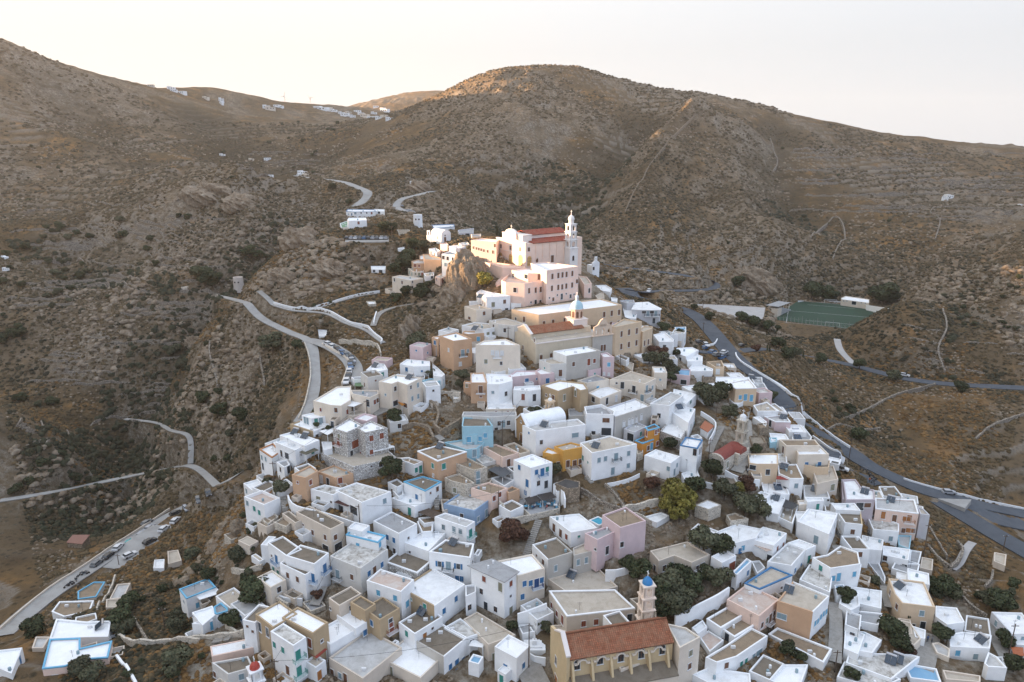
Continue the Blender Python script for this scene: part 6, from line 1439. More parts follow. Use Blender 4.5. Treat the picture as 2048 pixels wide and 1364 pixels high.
person('B', 898, 612, 'stand', 'w', 'person in white on the small roof balcony of the white house', 200, z=None)
def table(tile, x, y, z, cloth, label):
    P = atZ(px(tile, x, y), z); r = link('table', None); r.location = P; m = MB(); m.bx(-.45,.45,-.45,.45,.72,.76); m.obj('tabletop', cloth, r); m = MB(); m.bx(-.04,.04,-.04,.04,0,.72); m.bx(-.25,.25,-.25,.25,0,.03); m.obj('leg', TRIM['i'], r); tag(r, label, 'table', 'tables on the restaurant terrace')
def chair(P, yaw):
    r = link('chair', None); r.location = P; r.rotation_euler = (0,0,yaw); m = MB(); m.bx(-.21,.21,-.21,.21,.43,.47); m.obj('seat', TRIM['c'], r); m = MB(); m.bx(-.21,.21,-.23,-.19,.47,.9); m.obj('backrest', TRIM['c'], r)
    for a in (-.18,.18):
        for b in (-.18,.18): m = MB(); m.bx(a-.02,a+.02,b-.02,b+.02,0,.43); m.obj('leg', TRIM['c'], r)
    tag(r, 'light blue taverna chair at a table of the restaurant terrace', 'chair', 'chairs of the restaurant terrace')
for k, (x, y) in enumerate(((1160,1180),(1230,1170),(1270,1165),(1350,1160),(1400,1140),(1410,1170),(1320,1145))):
    table('H', x, y, zt_, TRIM['w'] if k % 2 else TRIM['c'], ('blue' if k % 2 == 0 else 'white')+' square table on the stone restaurant terrace')
    for q in range(2): P = atZ(px('H', x, y), zt_); chair(P+np.array([.75*math.cos(k+q*3.1), .75*math.sin(k+q*3.1), 0]), k+q*3.1+1.57)
# ---------------------------------------------------------------- vehicles
ROADP = [r[1] for r in ROADS]
def near_dir(P):
    best = None
    for R in ROADP:
        d = np.hypot(R[:,0]-P[0], R[:,1]-P[1]); i = int(np.argmin(d))
        if best is None or d[i] < best[0]: j = min(i+1, len(R)-1); k = max(i-1, 0); best = (d[i], math.atan2(R[j,1]-R[k,1], R[j,0]-R[k,0]), R[i,2])
    return best
CARC = {'w':((.62,.62,.62),'white'),'s':((.34,.35,.37),'silver'),'k':((.015,.016,.018),'black'),'b':((.04,.12,.25),'blue'),'t':((.02,.28,.28),'turquoise'),'g':((.11,.12,.13),'grey'),'r':((.35,.03,.02),'red')}
_car = {}
def car_proto(c):
    P = CARC[c][0]; paint = plain('car_paint_'+CARC[c][1], P, .25, 0, .6, var=.03); r = link('parked_car', None); kids = []
    prof = [(-2.1,.35),(-2.12,.75),(-2.0,.95),(-1.35,1.02),(1.0,1.0),(1.85,.85),(2.1,.7),(2.12,.35)]
    m = MB(); n = len(prof); vs = [(x,-.86,z) for x,z in prof]+[(x,.86,z) for x,z in prof]; m.add(vs, [(i,(i+1)%n,n+(i+1)%n,n+i) for i in range(n)]+[tuple(range(n-1,-1,-1)), tuple(range(n,2*n))])
    m.add([(-1.45,-.72,1.46),(.25,-.72,1.46),(.25,.72,1.46),(-1.45,.72,1.46),(-1.5,-.72,1.42),(.35,-.72,1.42),(.35,.72,1.42),(-1.5,.72,1.42)], [(0,1,2,3),(4,5,1,0),(5,6,2,1),(6,7,3,2),(7,4,0,3),(7,6,5,4)])
    body = m.mesh('car_body', paint); kids.append(link('body', body, r))
    m = MB(); m.add([(-1.85,-.8,.98),(.95,-.8,.98),(.95,.8,.98),(-1.85,.8,.98),(-1.5,-.7,1.43),(.32,-.7,1.43),(.32,.7,1.43),(-1.5,.7,1.43)], [(0,1,5,4),(1,2,6,5),(2,3,7,6),(3,0,4,7),(4,5,6,7)]); kids.append(link('windows', m.mesh('car_glass', GLASS), r))
    for x in (-1.3,1.3):
        for y in (-.8,.8): m = MB(); m.tube((x,y-.1,.32),(x,y+.1,.32),.32,n=12); kids.append(link('wheel', m.mesh('wheel', plain('tyre',(.02,.02,.02),.9)), r))
    for y in (-.62,.62): m = MB(); m.bx(2.05,2.15,y-.15,y+.15,.62,.76); kids.append(link('headlight', m.mesh('headlight', TRIM['w']), r))
    KIDS[r.name] = kids; return r
def car(tile, x, y, c, where, across=False, group=None, z=None):
    p = px(tile, x, y); P = cast(gz, p); d = near_dir(P); yaw = d[1]+(math.pi/2 if across else 0)
    if c in _car: o = copy_tree(_car[c])
    else: o = _car[c] = car_proto(c)
    o.location = (P[0], P[1], (z if z is not None else max([P[2]]+[float(R[int(np.argmin(np.hypot(R[:,0]-P[0], R[:,1]-P[1]))),2]) for R, hw_ in [(q[1], q[2]) for q in ROADS[:21]] if np.hypot(R[:,0]-P[0], R[:,1]-P[1]).min() < hw_+.8]))+.14); o.rotation_euler = (0,0,yaw); tag(o, CARC[c][1]+' car '+where, 'car', group)
G1 = 'cars parked along the valley road'
for x, y, c, w_ in ((1240,35,'g','parked by the parapet where the valley road climbs'),(1385,95,'w','parked on the slope side above the black car'),(1480,25,'w','parked highest on the slope side of the valley road'),(1195,140,'s','parked behind the white car in the middle row'),(1175,182,'w','parked in front of the silver one in the middle row'),(1095,218,'t','parked in the middle row of the valley road'),(1005,272,'w','parked between the turquoise and the black cars'),(915,325,'k','parked just before the white one in the middle row'),(820,385,'g','parked last in the middle row near the motorbikes'),(1097,315,'w','parked alone on the lower parking strip'),(1265,200,'k','parked beside the dry slope')): car('F', x, y, c, w_, group=G1)
for x, y, c, w_ in ((352,1030,'k','parked uphill along the valley road verge'),(373,1020,'s','parked uphill between two dark cars'),(398,1004,'g','parked uphill near the bend'),(417,990,'k','parked nearest to the upper bend'),(300,1060,'s','driving by the parapet of the valley road')): car('0', x, y, c, w_, group=G1)
G2 = 'cars parked along the cobbled parking lane'
for k, (x, y, c) in enumerate(((1145,597,'w'),(1182,618,'w'),(1225,642,'k'),(1268,670,'b'),(1308,692,'g'),(1350,715,'k'),(1354,742,'s'),(1348,768,'k'),(1340,795,'b'),(1330,845,'w'),(1320,882,'k'),(1305,930,'w'))): car('P', x, y, c, 'in the parked line, place '+['first','second','third','fourth','fifth','sixth','seventh','eighth','ninth','tenth','eleventh','last'][k]+' from the lane junction', group=G2)
G3 = 'cars parked in a row on the ridge terrace'
for k in range(10): car('N', 658+k*42, 492, 'kswgbksgws'[k], 'in the ridge row, '+['first','second','third','fourth','fifth','sixth','seventh','eighth','ninth','last'][k]+' counted from the cliff', across=False, group=G3, z=CARPARK_P[0][2]+.05)
for o in [o for o in C.objects if o.get('group') == G3]: o.rotation_euler = (0,0,math.radians(88))
for t, x, y, c, w_ in (('N',1190,165,'g','parked on the ridge lane'),('N',1250,212,'w','parked above the round windmill tower'),('N',1280,225,'s','parked nearest to the windmill tower'),('O',65,212,'w','driving on the road below the hairpin'),('O',445,555,'k','parked at the side street of the junction'),('O',500,580,'w','parked beside the kerb at the junction'),('O',490,602,'b','parked in front of the white houses at the junction'),('O',548,640,'b','first in the dark cluster at the junction'),('O',580,655,'g','second in the dark cluster at the junction'),('O',618,676,'b','third in the dark cluster at the junction'),('O',636,642,'w','crossing the junction'),('O',768,583,'k','leaving the junction towards the valley'),('O',2005,812,'w','far along the valley road on the hillside'),('K',1115,610,'s','driving on the main road near the traffic island'),('K',100,382,'w','parked on the lower road under the ruin'),('K',62,356,'k','parked beside the white car under the ruin')): car(t, x, y, c, w_)
_mb = None
def motorbike(tile, x, y, k, where, group):
    global _mb
    if _mb is None:
        r = link('motorbike', None); kd = []
        for x0 in (-.62,.62): m = MB(); m.tube((x0,-.06,.3),(x0,.06,.3),.3,n=12); kd.append(m.obj('wheel', plain('tyre',(.02,.02,.02),.9), r))
        m = MB(); m.tube((-.6,0,.4),(.3,0,.75),.12,.14,n=6); m.tube((.3,0,.75),(.62,0,.35),.05,n=5); m.tube((.35,0,.7),(.5,0,1.05),.05,n=5); kd.append(m.obj('body', plain('scooter_paint',(.06,.07,.09),.3), r))
        m = MB(); m.tube((-.55,0,.8),(.05,0,.82),.13,.1,n=6); kd.append(m.obj('seat', plain('saddle',(.02,.02,.02),.7), r)); m = MB(); m.tube((.48,-.33,1.05),(.48,.33,1.05),.025,n=5); kd.append(m.obj('handlebar', METAL, r)); KIDS[r.name] = kd; _mb = o = r
    else: o = copy_tree(_mb)
    P = cast(gz, px(tile, x, y)); o.location = P+np.array([0,0,.38]); o.rotation_euler = (0,0,.6*k); tag(o, 'dark motorbike parked in the cluster '+where, 'motorbike', group)
for k, (x, y) in enumerate(((735,458),(715,470),(690,468),(655,500),(640,520),(610,545),(590,560),(565,575),(668,572))): motorbike('F', x, y, k, 'beside the valley road', 'motorbikes beside the valley road')
for k, (x, y) in enumerate(((300,385),(320,392),(340,405),(370,430),(390,455),(410,480),(400,505),(415,525))): motorbike('K', x, y, k, 'at the end of the lower road', 'motorbikes at the end of the lower road')
# ---------------------------------------------------------------- poles, turbines, far houses
def pole(tile, x, yb, yt, where, lamp=False):
    p = px(tile, x, yb); P = cast(gz, p)
    for T in ALL:
        for Q, zb, zr, dk in T.vols:
            pass
    h = max(4, atD(px(tile, x, yt), P[1])[2]-P[2]); r = link('utility_pole', None); r.location = P; m = MB(); m.tube((0,0,-1),(0,0,h),.13,.09,n=7); m.obj('post', WOOD, r); m = MB(); m.bx(-.8,.8,-.05,.05,h-.6,h-.48); m.obj('crossarm', WOOD, r)
    for a in (-.7,0,.7): m = MB(); m.tube((a,0,h-.48),(a,0,h-.3),.05,n=5); m.obj('insulator', TRIM['w'], r)
    tag(r, 'wooden utility pole '+where, 'utility pole', 'wooden utility poles in the town'); return P+np.array([0,0,h-.35])
PL = [pole('A',648,1400,1172,'in front of the green-balconied brown-walled house'),pole('B',1422,1250,872,'at the steps left of the ochre church'),pole('G',326,1060,742,'by the planted corner of the apricot house'),pole('G',1160,372,178,'before the cream house with wooden rails'),pole('G',1090,1310,1130,'beside the maroon porch canopy'),pole('H',925,1240,1030,'beside the salmon house and restaurant'),pole('H',958,612,432,'in front of the balustraded white house'),pole('H',1166,292,166,'in front of the white house below the pink one'),pole('J',240,805,582,'beside the front of the red vaulted church'),pole('J',305,425,270,'on the bushy bank above the stepped street'),pole('K',175,300,72,'with a lamp between the two roads'),pole('K',880,1175,882,'leaning beside the peach apartment house'),pole('T',1118,1105,762,'in the street beside the pale blue roof'),pole('K',1628,1135,985,'at the road bend on the dry slope'),pole('M',722,405,300,'between the cream houses below the convent'),pole('M',1637,690,525,'beside the pink house with sky-blue shutters'),pole('O',478,482,396,'beside the main road before the junction'),pole('O',475,310,225,'next to the pale gravel car park'),pole('O',218,280,215,'at the verge of the upper main road'),pole('N',1092,500,350,'at the end of the ridge parking row'),pole('F',1390,920,735,'on the grassy slope by the blue and white house'),pole('F',1003,385,300,'beside the middle row of parked cars'),pole('D',1308,1240,1165,'in the narrow lane beside the vine')]
def wire(i, j, lab):
    a, b = PL[i], PL[j]; m = MB(); n = 12; L = np.linalg.norm(b-a)
    for k in range(n):
        t0, t1 = k/n, (k+1)/n; p = a+(b-a)*t0; q = a+(b-a)*t1; p[2] -= L*.12*t0*(1-t0)*1.2; q[2] -= L*.12*t1*(1-t1)*1.2; m.tube(p, q, .028, n=4)
    o = m.obj('power_cable', TRIM['i']); tag(o, lab, 'cable')
for i, j, l in ((0,4,'black cable sagging over the white roofs from the lowest pole'),(4,5,'black cable strung past the blue house to the restaurant pole'),(5,6,'black cable rising to the pole of the balustraded house'),(6,7,'black cable between the poles of the two white houses'),(2,3,'black cable over the white podium house'),(8,9,'black cable above the stepped street'),(1,0,'black cable from the church steps pole to the lowest pole')): wire(i, j, l)
for k, (x, yb, yt, D) in enumerate(((570,214,193,1800),(622,216,196,1900))):
    b = atD((x, yb+2), D); h = atD((x, yt), D)[2]-b[2]; r = link('wind_turbine', None); r.location = b; m = MB(); m.tube((0,0,-40),(0,0,h),1.3,.8,n=8); m.obj('tower', TRIM['w'], r); m = MB(); m.bx(-1,1,-3,2,h-1,h+1); m.obj('nacelle', TRIM['w'], r)
    for q in range(3):
        a = q*2.094+.4+k; m = MB(); m.tube((0,-3,h),(h*.5*math.sin(a),-3,h+h*.5*math.cos(a)),.7,.2,n=4); m.obj('blade', TRIM['w'], r)
    tag(r, ['white wind turbine standing alone above the saddle','white wind turbine closest to the sunlit far hill'][k], 'wind turbine')
FAR = '302,171,9,4 343,177,12,5 348,181,10,4 364,185,12,5 412,196,9,4 443,201,8,6 443,206,6,4 533,214,12,5 541,217,16,5 553,211,9,4 562,213,8,4 643,218,22,6 655,217,14,5 668,221,10,4 683,226,10,4 690,229,14,5 697,225,9,4 705,232,10,4 715,222,12,4 722,227,10,4 730,231,14,5 742,235,12,5 748,226,10,4 770,222,14,7 768,232,12,5 757,236,10,5 779,238,12,5 535,318,11,5 503,319,8,4 445,310,8,4 541,352,9,5 605,345,14,5 612,350,10,4 600,349,9,4 1897,392,12,4 1890,395,8,3 370,575,10,4 10,515,9,4 12,537,8,3 827,365,11,6 820,376,8,4 2040,410,7,3 752,213,9,4'
for k, q in enumerate(FAR.split()):
    x, y, w_, h_ = map(float, q.split(',')); P = cast(gz, (x, y+2))
    if P is None or P[1] > 2600: continue
    k_ = np.linalg.norm(P-CAM)/F*1.1; w_ *= k_; h_ *= k_; g_ = Fr(); a_ = rng.uniform(-.5,.5); r = link('far_house', None); r.location = P; e = np.array([math.cos(a_), math.sin(a_)]); f = np.array([-e[1], e[0]]); m = LB(e, f); m.bx(-w_*.5,w_*.5,-w_*.3,w_*.35,-4,h_*.7)
    if k % 3: m.bx(-w_*.5,0,-w_*.34,w_*.2,h_*.7-.1,h_)
    m.obj('wall', WALL['W'] if k % 4 else WALL['c'], r)
    for s in (-.28,.05,.3): n_ = LB(e, f); n_.bx(w_*s-w_*.05,w_*s+w_*.05,-w_*.3-.1,-w_*.3+.1,h_*.2,h_*.5); n_.obj('window', TRIM['k'], r)
    wn = 'saddle below the sunlit far hill' if P[1] > 1150 and x > 480 else ('upper left hillside' if x < 480 and y < 300 else 'distant valley floor')
    tag(r, 'tiny distant white house on the '+wn, 'house', 'distant houses on the '+wn)

P = cast(gz, px('C',122,1060)); r = link('monument', None); r.location = P; m = MB(); m.bx(-2.2,2.2,-1.6,1.6,-1,.25); m.bx(-1.5,1.5,-1,1,.25,.55); m.obj('steps', WALL['w'], r); m = MB(); m.bx(-.45,.45,-.45,.45,.55,1.5); m.tube((0,0,1.5),(0,0,3.6),.22,.1,n=8); m.obj('obelisk', WALL['w'], r); tag(r, 'pale memorial obelisk on steps in the square beside the ochre church', 'monument')

isl = [cast(gz, px('K', x, y)) for x, y in ((1010,655),(1318,722),(1262,782))]; m = MB(); m.prism([p[:2] for p in isl], min(p[2] for p in isl)-.3, max(p[2] for p in isl)+.45); tag(m.obj('traffic_island', CONC), kind='structure')
# ---------------------------------------------------------------- walls, steps and fences
LG = WALL['s']
gwall('0','0,1262 36,1230 95,1182 166,1136 214,1103 261,1072 309,1041 340,1020',.9,.35,WALL['e'],'long pale parapet along the outer edge of the valley road',base=True)
gwall('J','600,-6 700,50 830,130 900,178 960,235 1020,320 1060,380 1200,500 1320,590 1449,672',1.0,.35,WALL['W'],'white roadside barrier curving along the main road',base=True,name='road_barrier',cat='barrier')
gwall('J','1130,580 1200,628 1280,690 1350,740 1400,770',1.0,.35,WALL['W'],'white barrier between the main road and the parking road',base=True,name='road_barrier',cat='barrier')
gwall('K','690,470 850,520 1000,560 1200,612 1400,662 1600,705 1825,752',.8,.3,WALL['w'],'low pale guard wall on the outer side of the main road',base=True)
gwall('O','585,535 560,580 500,590',.9,.3,WALL['W'],'short white curved wall at the junction corner',base=True)
gwall('O','725,640 730,670 800,735 900,795 1000,850 1100,920',.9,.4,WALL['W'],'white barrier wall sweeping down from the junction',base=True,name='road_barrier',cat='barrier')
gwall('P','930,570 975,700 988,850 960,1010 930,1130 880,1250',.9,.4,LG,'stone parapet on the valley side of the cobbled lane',base=True)
gwall('P','1090,588 1180,640 1260,675 1325,728 1318,790 1290,880 1265,945',1.2,.35,WALL['c'],'cream wall beside the line of parked cars',base=True)
gwall('P','655,215 830,262 960,268 1130,282 1250,345 1350,398 1470,418 1560,498 1632,548 1610,570',1.0,.4,WALL['w'],'whitewashed low wall following the upper path',base=True)
gwall('P','980,262 1100,225 1200,200 1400,140 1600,108',.8,.35,WALL['w'],'pale wall running up to the cream block house',base=True)
gwall('P','1240,568 1400,572 1560,590 1600,640 1612,690',1.6,.4,LG,'stone retaining wall above the parking lane',base=True)
gwall('P','1548,400 1558,340 1572,300',1.0,.35,WALL['W'],'short bright white wall beside the stepped path',base=True)
gwall('P','535,700 545,780 570,880 575,960',1.2,.6,STONE,'crooked dry-stone wall down the spur below the cobbled lane',base=True,cat='dry-stone wall')
gwall('P','90,560 85,660 110,760 150,900 160,960',1.2,.6,STONE,'dry-stone wall dropping into the left valley',base=True,cat='dry-stone wall')
gwall('D','-40,805 0,800 130,722 185,692 300,640 415,565',3.0,.4,WALL['W'],'tall white garden wall enclosing the olive garden')
gwall('J','180,350 240,390 312,432 290,520 250,590',1.4,.35,WALL['w'],'white wall beside the stepped street')
gwall('J','385,852 430,880 500,915 560,935 620,925 680,935',1.8,.35,WALL['W'],'curving white wall around the church square')
gwall('J','120,930 200,945 290,970',1.6,.3,WALL['W'],'white garden wall below the blue-striped house')
gwall('G','435,1045 450,1110 520,1150 680,1180 860,1230 1000,1280 1090,1310',1.6,.35,WALL['W'],'long white terrace wall below the large white house')
gwall('I','200,972 250,985 308,1000 300,1060 300,1100',2.4,.35,WALL['W'],'white curved wall beside the rubble tower stump')
gwall('I','660,965 760,950 860,920 935,880',1.1,.2,WALL['W'],'white balustrade in front of the grand mansion')
gwall('I','430,1000 480,1020 560,1080 640,1130 780,1170',1.2,.5,STONE,'rubble wall across the weedy plot',cat='dry-stone wall')
gwall('I','640,960 700,1010 760,1090 800,1150',1.0,.5,STONE,'short rubble wall down the middle of the weedy plot',cat='dry-stone wall')
gwall('I','790,1165 900,1140 1040,1110 1130,1090',1.8,.6,WALL['s'],'long rubble terrace wall above the yellow-green tree',cat='dry-stone wall')
gwall('I','700,1250 860,1190 990,1260 1080,1300',1.0,.4,LG,'stone wall behind the pinkish mansion')
gwall('C','-20,790 100,752 225,700',2.6,.4,WALL['W'],'white courtyard wall below the apricot-fronted house')
gwall('C','0,1040 60,1160 120,1170 215,1160',1.2,.3,WALL['w'],'white wall round the little memorial square')
gwall('C','720,420 800,440 900,400 960,370',1.8,.3,WALL['w'],'pale blue-white wall under the wooden balcony')
gwall('A','-40,500 0,560'.replace('-40,500 0,560','215,860 300,960 360,940'),1.0,.4,LG,'stone wall below the blue and white cliff house')
gwall('R','0,1265 150,1245 380,1215 600,1195 900,1180 1180,1110',1.2,.5,WALL['s'],'curving stone wall under the blue and white cliff house',base=True)
gwall('F','985,985 1060,1040 1200,1058 1400,1050 1684,1040',1.4,.5,WALL['s'],'stone wall along the slope path in the lower left',base=True)
gwall('F','1125,840 1160,900 1240,1030',1.0,.5,STONE,'short dry-stone wall on the grassy slope',base=True,cat='dry-stone wall')
gwall('F','985,1165 1040,1240 1110,1330 1150,1400',1.0,.5,WALL['W'],'white capped wall slanting down the lower left slope',base=True)
gwall('F','975,490 940,600 880,700 820,770',1.2,.4,LG,'stone side wall of the stair lane by the parking',base=True)
gwall('A','540,480 610,560 600,600 640,660 740,690',1.4,.4,LG,'rough wall beneath the white house of three roofs')
gwall('A','270,400 400,420 470,370 520,370',1.2,.6,WALL['s'],'broken rubble wall on the cliff terrace',cat='dry-stone wall')
gwall('A','600,590 640,640 740,660 860,660',1.0,.4,WALL['w'],'low white wall around the narrow terrace roof')
gwall('H','370,430 400,500 470,500 600,400',1.8,.6,WALL['d'],'crumbling rubble wall of a ruined house plot',cat='ruined wall')
gwall('H','330,180 430,170 520,180 600,200',1.2,.5,WALL['s'],'rubble wall at the top of the ruined plot',cat='ruined wall')
gwall('H','340,250 420,330 400,420 380,470',1.4,.6,WALL['d'],'collapsed wall running through the ruined plot',cat='ruined wall')
gwall('H','100,470 200,440 330,470 370,560',1.2,.6,WALL['d'],'collapsed wall at the lower side of the ruined plot',cat='ruined wall')
gwall('H','930,1110 1000,1180 990,1260 1100,1270 1190,1230',1.6,.5,WALL['s'],'rubble wall below the restaurant terrace',cat='dry-stone wall')
gwall('E','700,220 760,300 830,370 880,400',.8,.5,STONE,'stone wall on the slope beside the leaning pole',base=True,cat='dry-stone wall')
gwall('E','890,420 940,380 990,310 1000,230 950,200',.9,.6,STONE,'curved stone wall round the grey gully',base=True,cat='dry-stone wall')
gwall('E','1180,580 1230,560 1250,440',.9,.5,STONE,'short stone wall on the brown slope near the field hut',base=True,cat='dry-stone wall')
gwall('E','980,640 1060,740 1200,820',.8,.5,STONE,'stone wall behind the flat dark roof',base=True,cat='dry-stone wall')
gwall('K','930,920 1010,1060 1100,1200',.7,.4,STONE,'thin stone wall down the slope from the grey house',base=True,cat='dry-stone wall')
gwall('0','1250,425 1262,398 1285,360 1300,330 1345,275 1388,232',.9,.5,WALL['d'],'long dry-stone wall climbing the central spur',base=True,cat='dry-stone wall')
gwall('0','1540,275 1546,300 1555,325 1545,345',1.4,1.0,STONE,'dry-stone wall high on the middle of the big hill',base=True,cat='dry-stone wall')
gwall('0','1620,478 1655,448 1680,440 1690,480 1665,520',1.2,.8,STONE,'dry-stone wall looping above the pitch',base=True,cat='dry-stone wall')
gwall('0','1870,480 1880,440 1860,425 1905,415 1990,418',1.2,.8,STONE,'dry-stone wall boxing in the terraced fields on the hillside',base=True,cat='dry-stone wall')
gwall('0','1691,838 1736,820 1790,792 1870,770',.9,.6,STONE,'dry-stone wall crossing the slope below the valley road',base=True,cat='dry-stone wall')
gwall('0','1950,880 1990,850 2048,830',.9,.6,STONE,'dry-stone wall at the far edge of the brown slope',base=True,cat='dry-stone wall')
gwall('0','1885,620 1893,660 1875,700 1890,745',1.0,.7,STONE,'dry-stone wall down the face of the near hill',base=True,cat='dry-stone wall')
gwall('0','1655,862 1680,850 1720,862 1760,858',.8,.5,STONE,'low stone wall beside the field tree by the road',base=True,cat='dry-stone wall')
LGc = 'stairways'
stairs('0','1078,1040 1070,1062 1060,1085 1052,1112',1.7,PAVE,'long stone stairway climbing beside the dark red bush')
stairs('F','985,470 930,520 880,600 850,640',2.0,PAVE,'wide stone steps down from the parking strip')
stairs('J','345,480 300,560 260,640 240,700',2.6,PAVE,'broad cobbled steps beside the red vaulted church')
stairs('B','1310,1040 1380,1110 1400,1200 1380,1330',3.0,PAVE,'broad steps beside the ochre church')
stairs('H','395,1010 400,1060 420,1110 400,1180',1.2,PAVE,'narrow steps behind the earth-roofed white house')
stairs('G','395,1060 400,1120 410,1170',1.5,PAVE,'short steps under the climbing shrub')
stairs('J','590,290 580,350 560,420',1.4,PAVE,'steps in the alley beside the stone bell tower')
stairs('I','480,905 500,940 530,965',1.2,PAVE,'little white steps beside the golden yellow house')
def lane(tile, s, w, name='lane', mat=None):
    P = line3(tile, s, 6, 4); _buf[:] = 1e9; cutline(P, w+.2, 1.2, .1); ROADS.append((name, P, w, mat or PAVE))
lane('E','720,960 700,1080 680,1200 640,1320',2.0); lane('D','1300,700 1320,850 1310,1000 1300,1200',1.3); lane('J','560,430 570,620 540,760 530,850 480,870',1.6); lane('C','-10,1090 60,1230 120,1300 150,1400',2.6)
lane('A','1030,560 1040,700 960,720',1.2); lane('J','1345,1280 1380,1330 1400,1400',1.2); lane('T','940,760 980,880 1040,1000 1110,1120',1.6); lane('E','380,740 350,640 340,560',1.0); lane('H','400,560 470,540 450,600',.9); lane('G','1210,310 1290,290 1330,260',2.0); lane('K','60,1090 90,1180 150,1220',1.3)
lane('K','1140,1310 1220,1260 1250,1180 1290,1110 1340,1060',1.0,'gully_path',GRAV)
lane('R','720,1180 900,1120 1000,1130',1.6)
# contour terraces on the hillsides
def contour_wall(x, y, L, h, label, grp):
    p = cast(gz, (x, y))
    if p is None: return
    S = [p.copy()]; d = 3.0
    for sg in (1,):
        q = p.copy()
        for _ in range(int(L/d)):
            gx = float(gs(q[0]+4, q[1])-gs(q[0]-4, q[1])); gy = float(gs(q[0], q[1]+4)-gs(q[0], q[1]-4)); n = math.hypot(gx, gy)+1e-6; t = np.array([-gy, gx])/n
            if t[0] < 0: t = -t
            q = q.copy(); q[:2] += t*d; q[2] = float(gz(q[0], q[1])); S.append(q)
    P = np.array(S); P[:,2] = gz(P[:,0], P[:,1]); T = np.gradient(P[:,:2], axis=0); T /= np.linalg.norm(T, axis=1)[:,None]+1e-9; N = np.stack([-T[:,1], T[:,0]], 1); o = P[len(P)//2].copy(); vs = []
    for i in range(len(P)):
        hh = h*(1+.3*math.sin(i*1.3)+rng.normal()*.15) if 0 < i < len(P)-1 else .1
        for sd, dz in ((-1,-2),(-.8,hh),(.8,hh),(1,-2)): vs.append((P[i,0]+N[i,0]*.35*sd-o[0], P[i,1]+N[i,1]*.35*sd-o[1], P[i,2]+dz-o[2]))
    m = len(P); b = MB(); b.add(vs, [(4*i+k, 4*i+k+1, 4*i+k+5, 4*i+k+4) for i in range(m-1) for k in range(3)]); ob = b.obj('terrace_wall', STONE); ob.location = o; tag(ob, label, 'dry-stone wall', grp)
gs = Grid(blur(Z, 10))
for k in range(46): contour_wall(rng.uniform(10,400), rng.uniform(400,640), rng.uniform(25,70), 1.3, 'low dry-stone terrace wall on the brown western hillside', 'terrace walls on the western hillside')
for k in range(26): contour_wall(rng.uniform(20,380), rng.uniform(660,900), rng.uniform(12,35), 1.0, 'low dry-stone terrace wall near the left valley bottom', 'terrace walls near the left valley bottom')
for k in range(40): contour_wall(rng.uniform(1560,2020), rng.uniform(300,440), rng.uniform(40,120), 1.5, 'low dry-stone terrace wall on the big right-hand hill', 'terrace walls on the big right-hand hill')
for k in range(12): contour_wall(rng.uniform(470,620), rng.uniform(300,350), rng.uniform(30,80), 1.3, 'low terrace wall in the far green valley', 'terrace walls in the far green valley')
for k in range(12): contour_wall(rng.uniform(1780,2040), rng.uniform(600,740), rng.uniform(10,30), .7, 'low dry-stone wall on the near right hill', 'terrace walls on the near right hill')
# ---------------------------------------------------------------- crags
def crag(tile, x, y, rx, ry, h, label, seed, tilt=0):
    ro = 1.0 if tile == 'L' else 1.9
    p = cast(gz, px(tile, x, y)); bm = bmesh.new(); bmesh.ops.create_icosphere(bm, subdivisions=5, radius=1); 
    V_ = np.array([v.co[:] for v in bm.verts]); n = ridged(V_[:,0]*1.6+seed+V_[:,2], V_[:,1]*1.6+V_[:,2]*.7, 5, seed)*.09*ro+fbm(V_[:,0]*4+V_[:,2]*3, V_[:,1]*4+seed, 4, seed)*.18*ro
    for v, k in zip(bm.verts, n): v.co = v.co*(.85+float(k)); v.co.x *= rx; v.co.y *= ry; v.co.z *= h
    me = bpy.data.meshes.new('crag'); bm.to_mesh(me); bm.free(); me.materials.append(CRAG); o = link('rock_outcrop', me); o.location = p; tag(o, label, 'rock'); return o
def crag_mat():
    m, nt, b = newmat('crag_rock'); v = world_vec(nt); vs = world_vec(nt, (1,1,.35)); n1 = noise(nt, vs, .35, 6, .7, .5); n2 = noise(nt, v, 1.6, 5, .7)
    a = ramp(nt, n1, [(.3,(.14,.104,.07)),(.45,(.25,.196,.142)),(.6,(.35,.29,.22)),(.75,(.46,.40,.32))]); a = mixc(nt, ramp(nt, n2, [(.5,0),(.68,.8)]), a, (.20,.12,.055)); nt.links.new(a, b.inputs['Base Color']); b.inputs['Roughness'].default_value = .95; b.inputs['Specular IOR Level'].default_value = .1
    bump(nt, b, n2, .9, .6); return m
CRAG = crag_mat()
crag('L',520,850,7.5,7,13.5,'tall brown cliff rock beneath the pink cathedral wing',3); crag('L',640,800,5,6,9.5,'second spur of the cliff rock under the forecourt wall',8); crag('L',400,990,6,6,6,'rough crag at the foot of the cathedral cliff',12)
crag('P',1860,470,3.5,4,5,'grey crag on the slope beneath the cream cliffside houses',14); crag('P',1900,400,3,3,4,'smaller crag above the tree beside the apricot house',16)
crag('0',600,480,9,8,6,'grey rocky summit of the spur above the windmill stump',20); crag('0',560,560,7,6,5,'grey crag below the spur summit',22); crag('0',655,540,7,6,4,'low broken crag on the spur face',25)
crag('0',390,690,6,6,5,'pale crag on the edge of the near spur',27); crag('0',420,390,16,12,8,'pale rock face on the knoll of the western hill',30); crag('0',480,410,13,12,7,'second pale rock face on the western knoll',33)
crag('0',1500,560,14,8,9,'ochre quarry cliff behind the gravel car park',36); crag('0',1530,575,10,6,7,'lower ochre cliff beside the grandstand',38); crag('0',835,378,11,8,6,'rocky knob carrying the ridge lane',41); crag('A',330,60,2.2,2.2,2.2,'grey boulder outcrop above the cliff terrace',45)
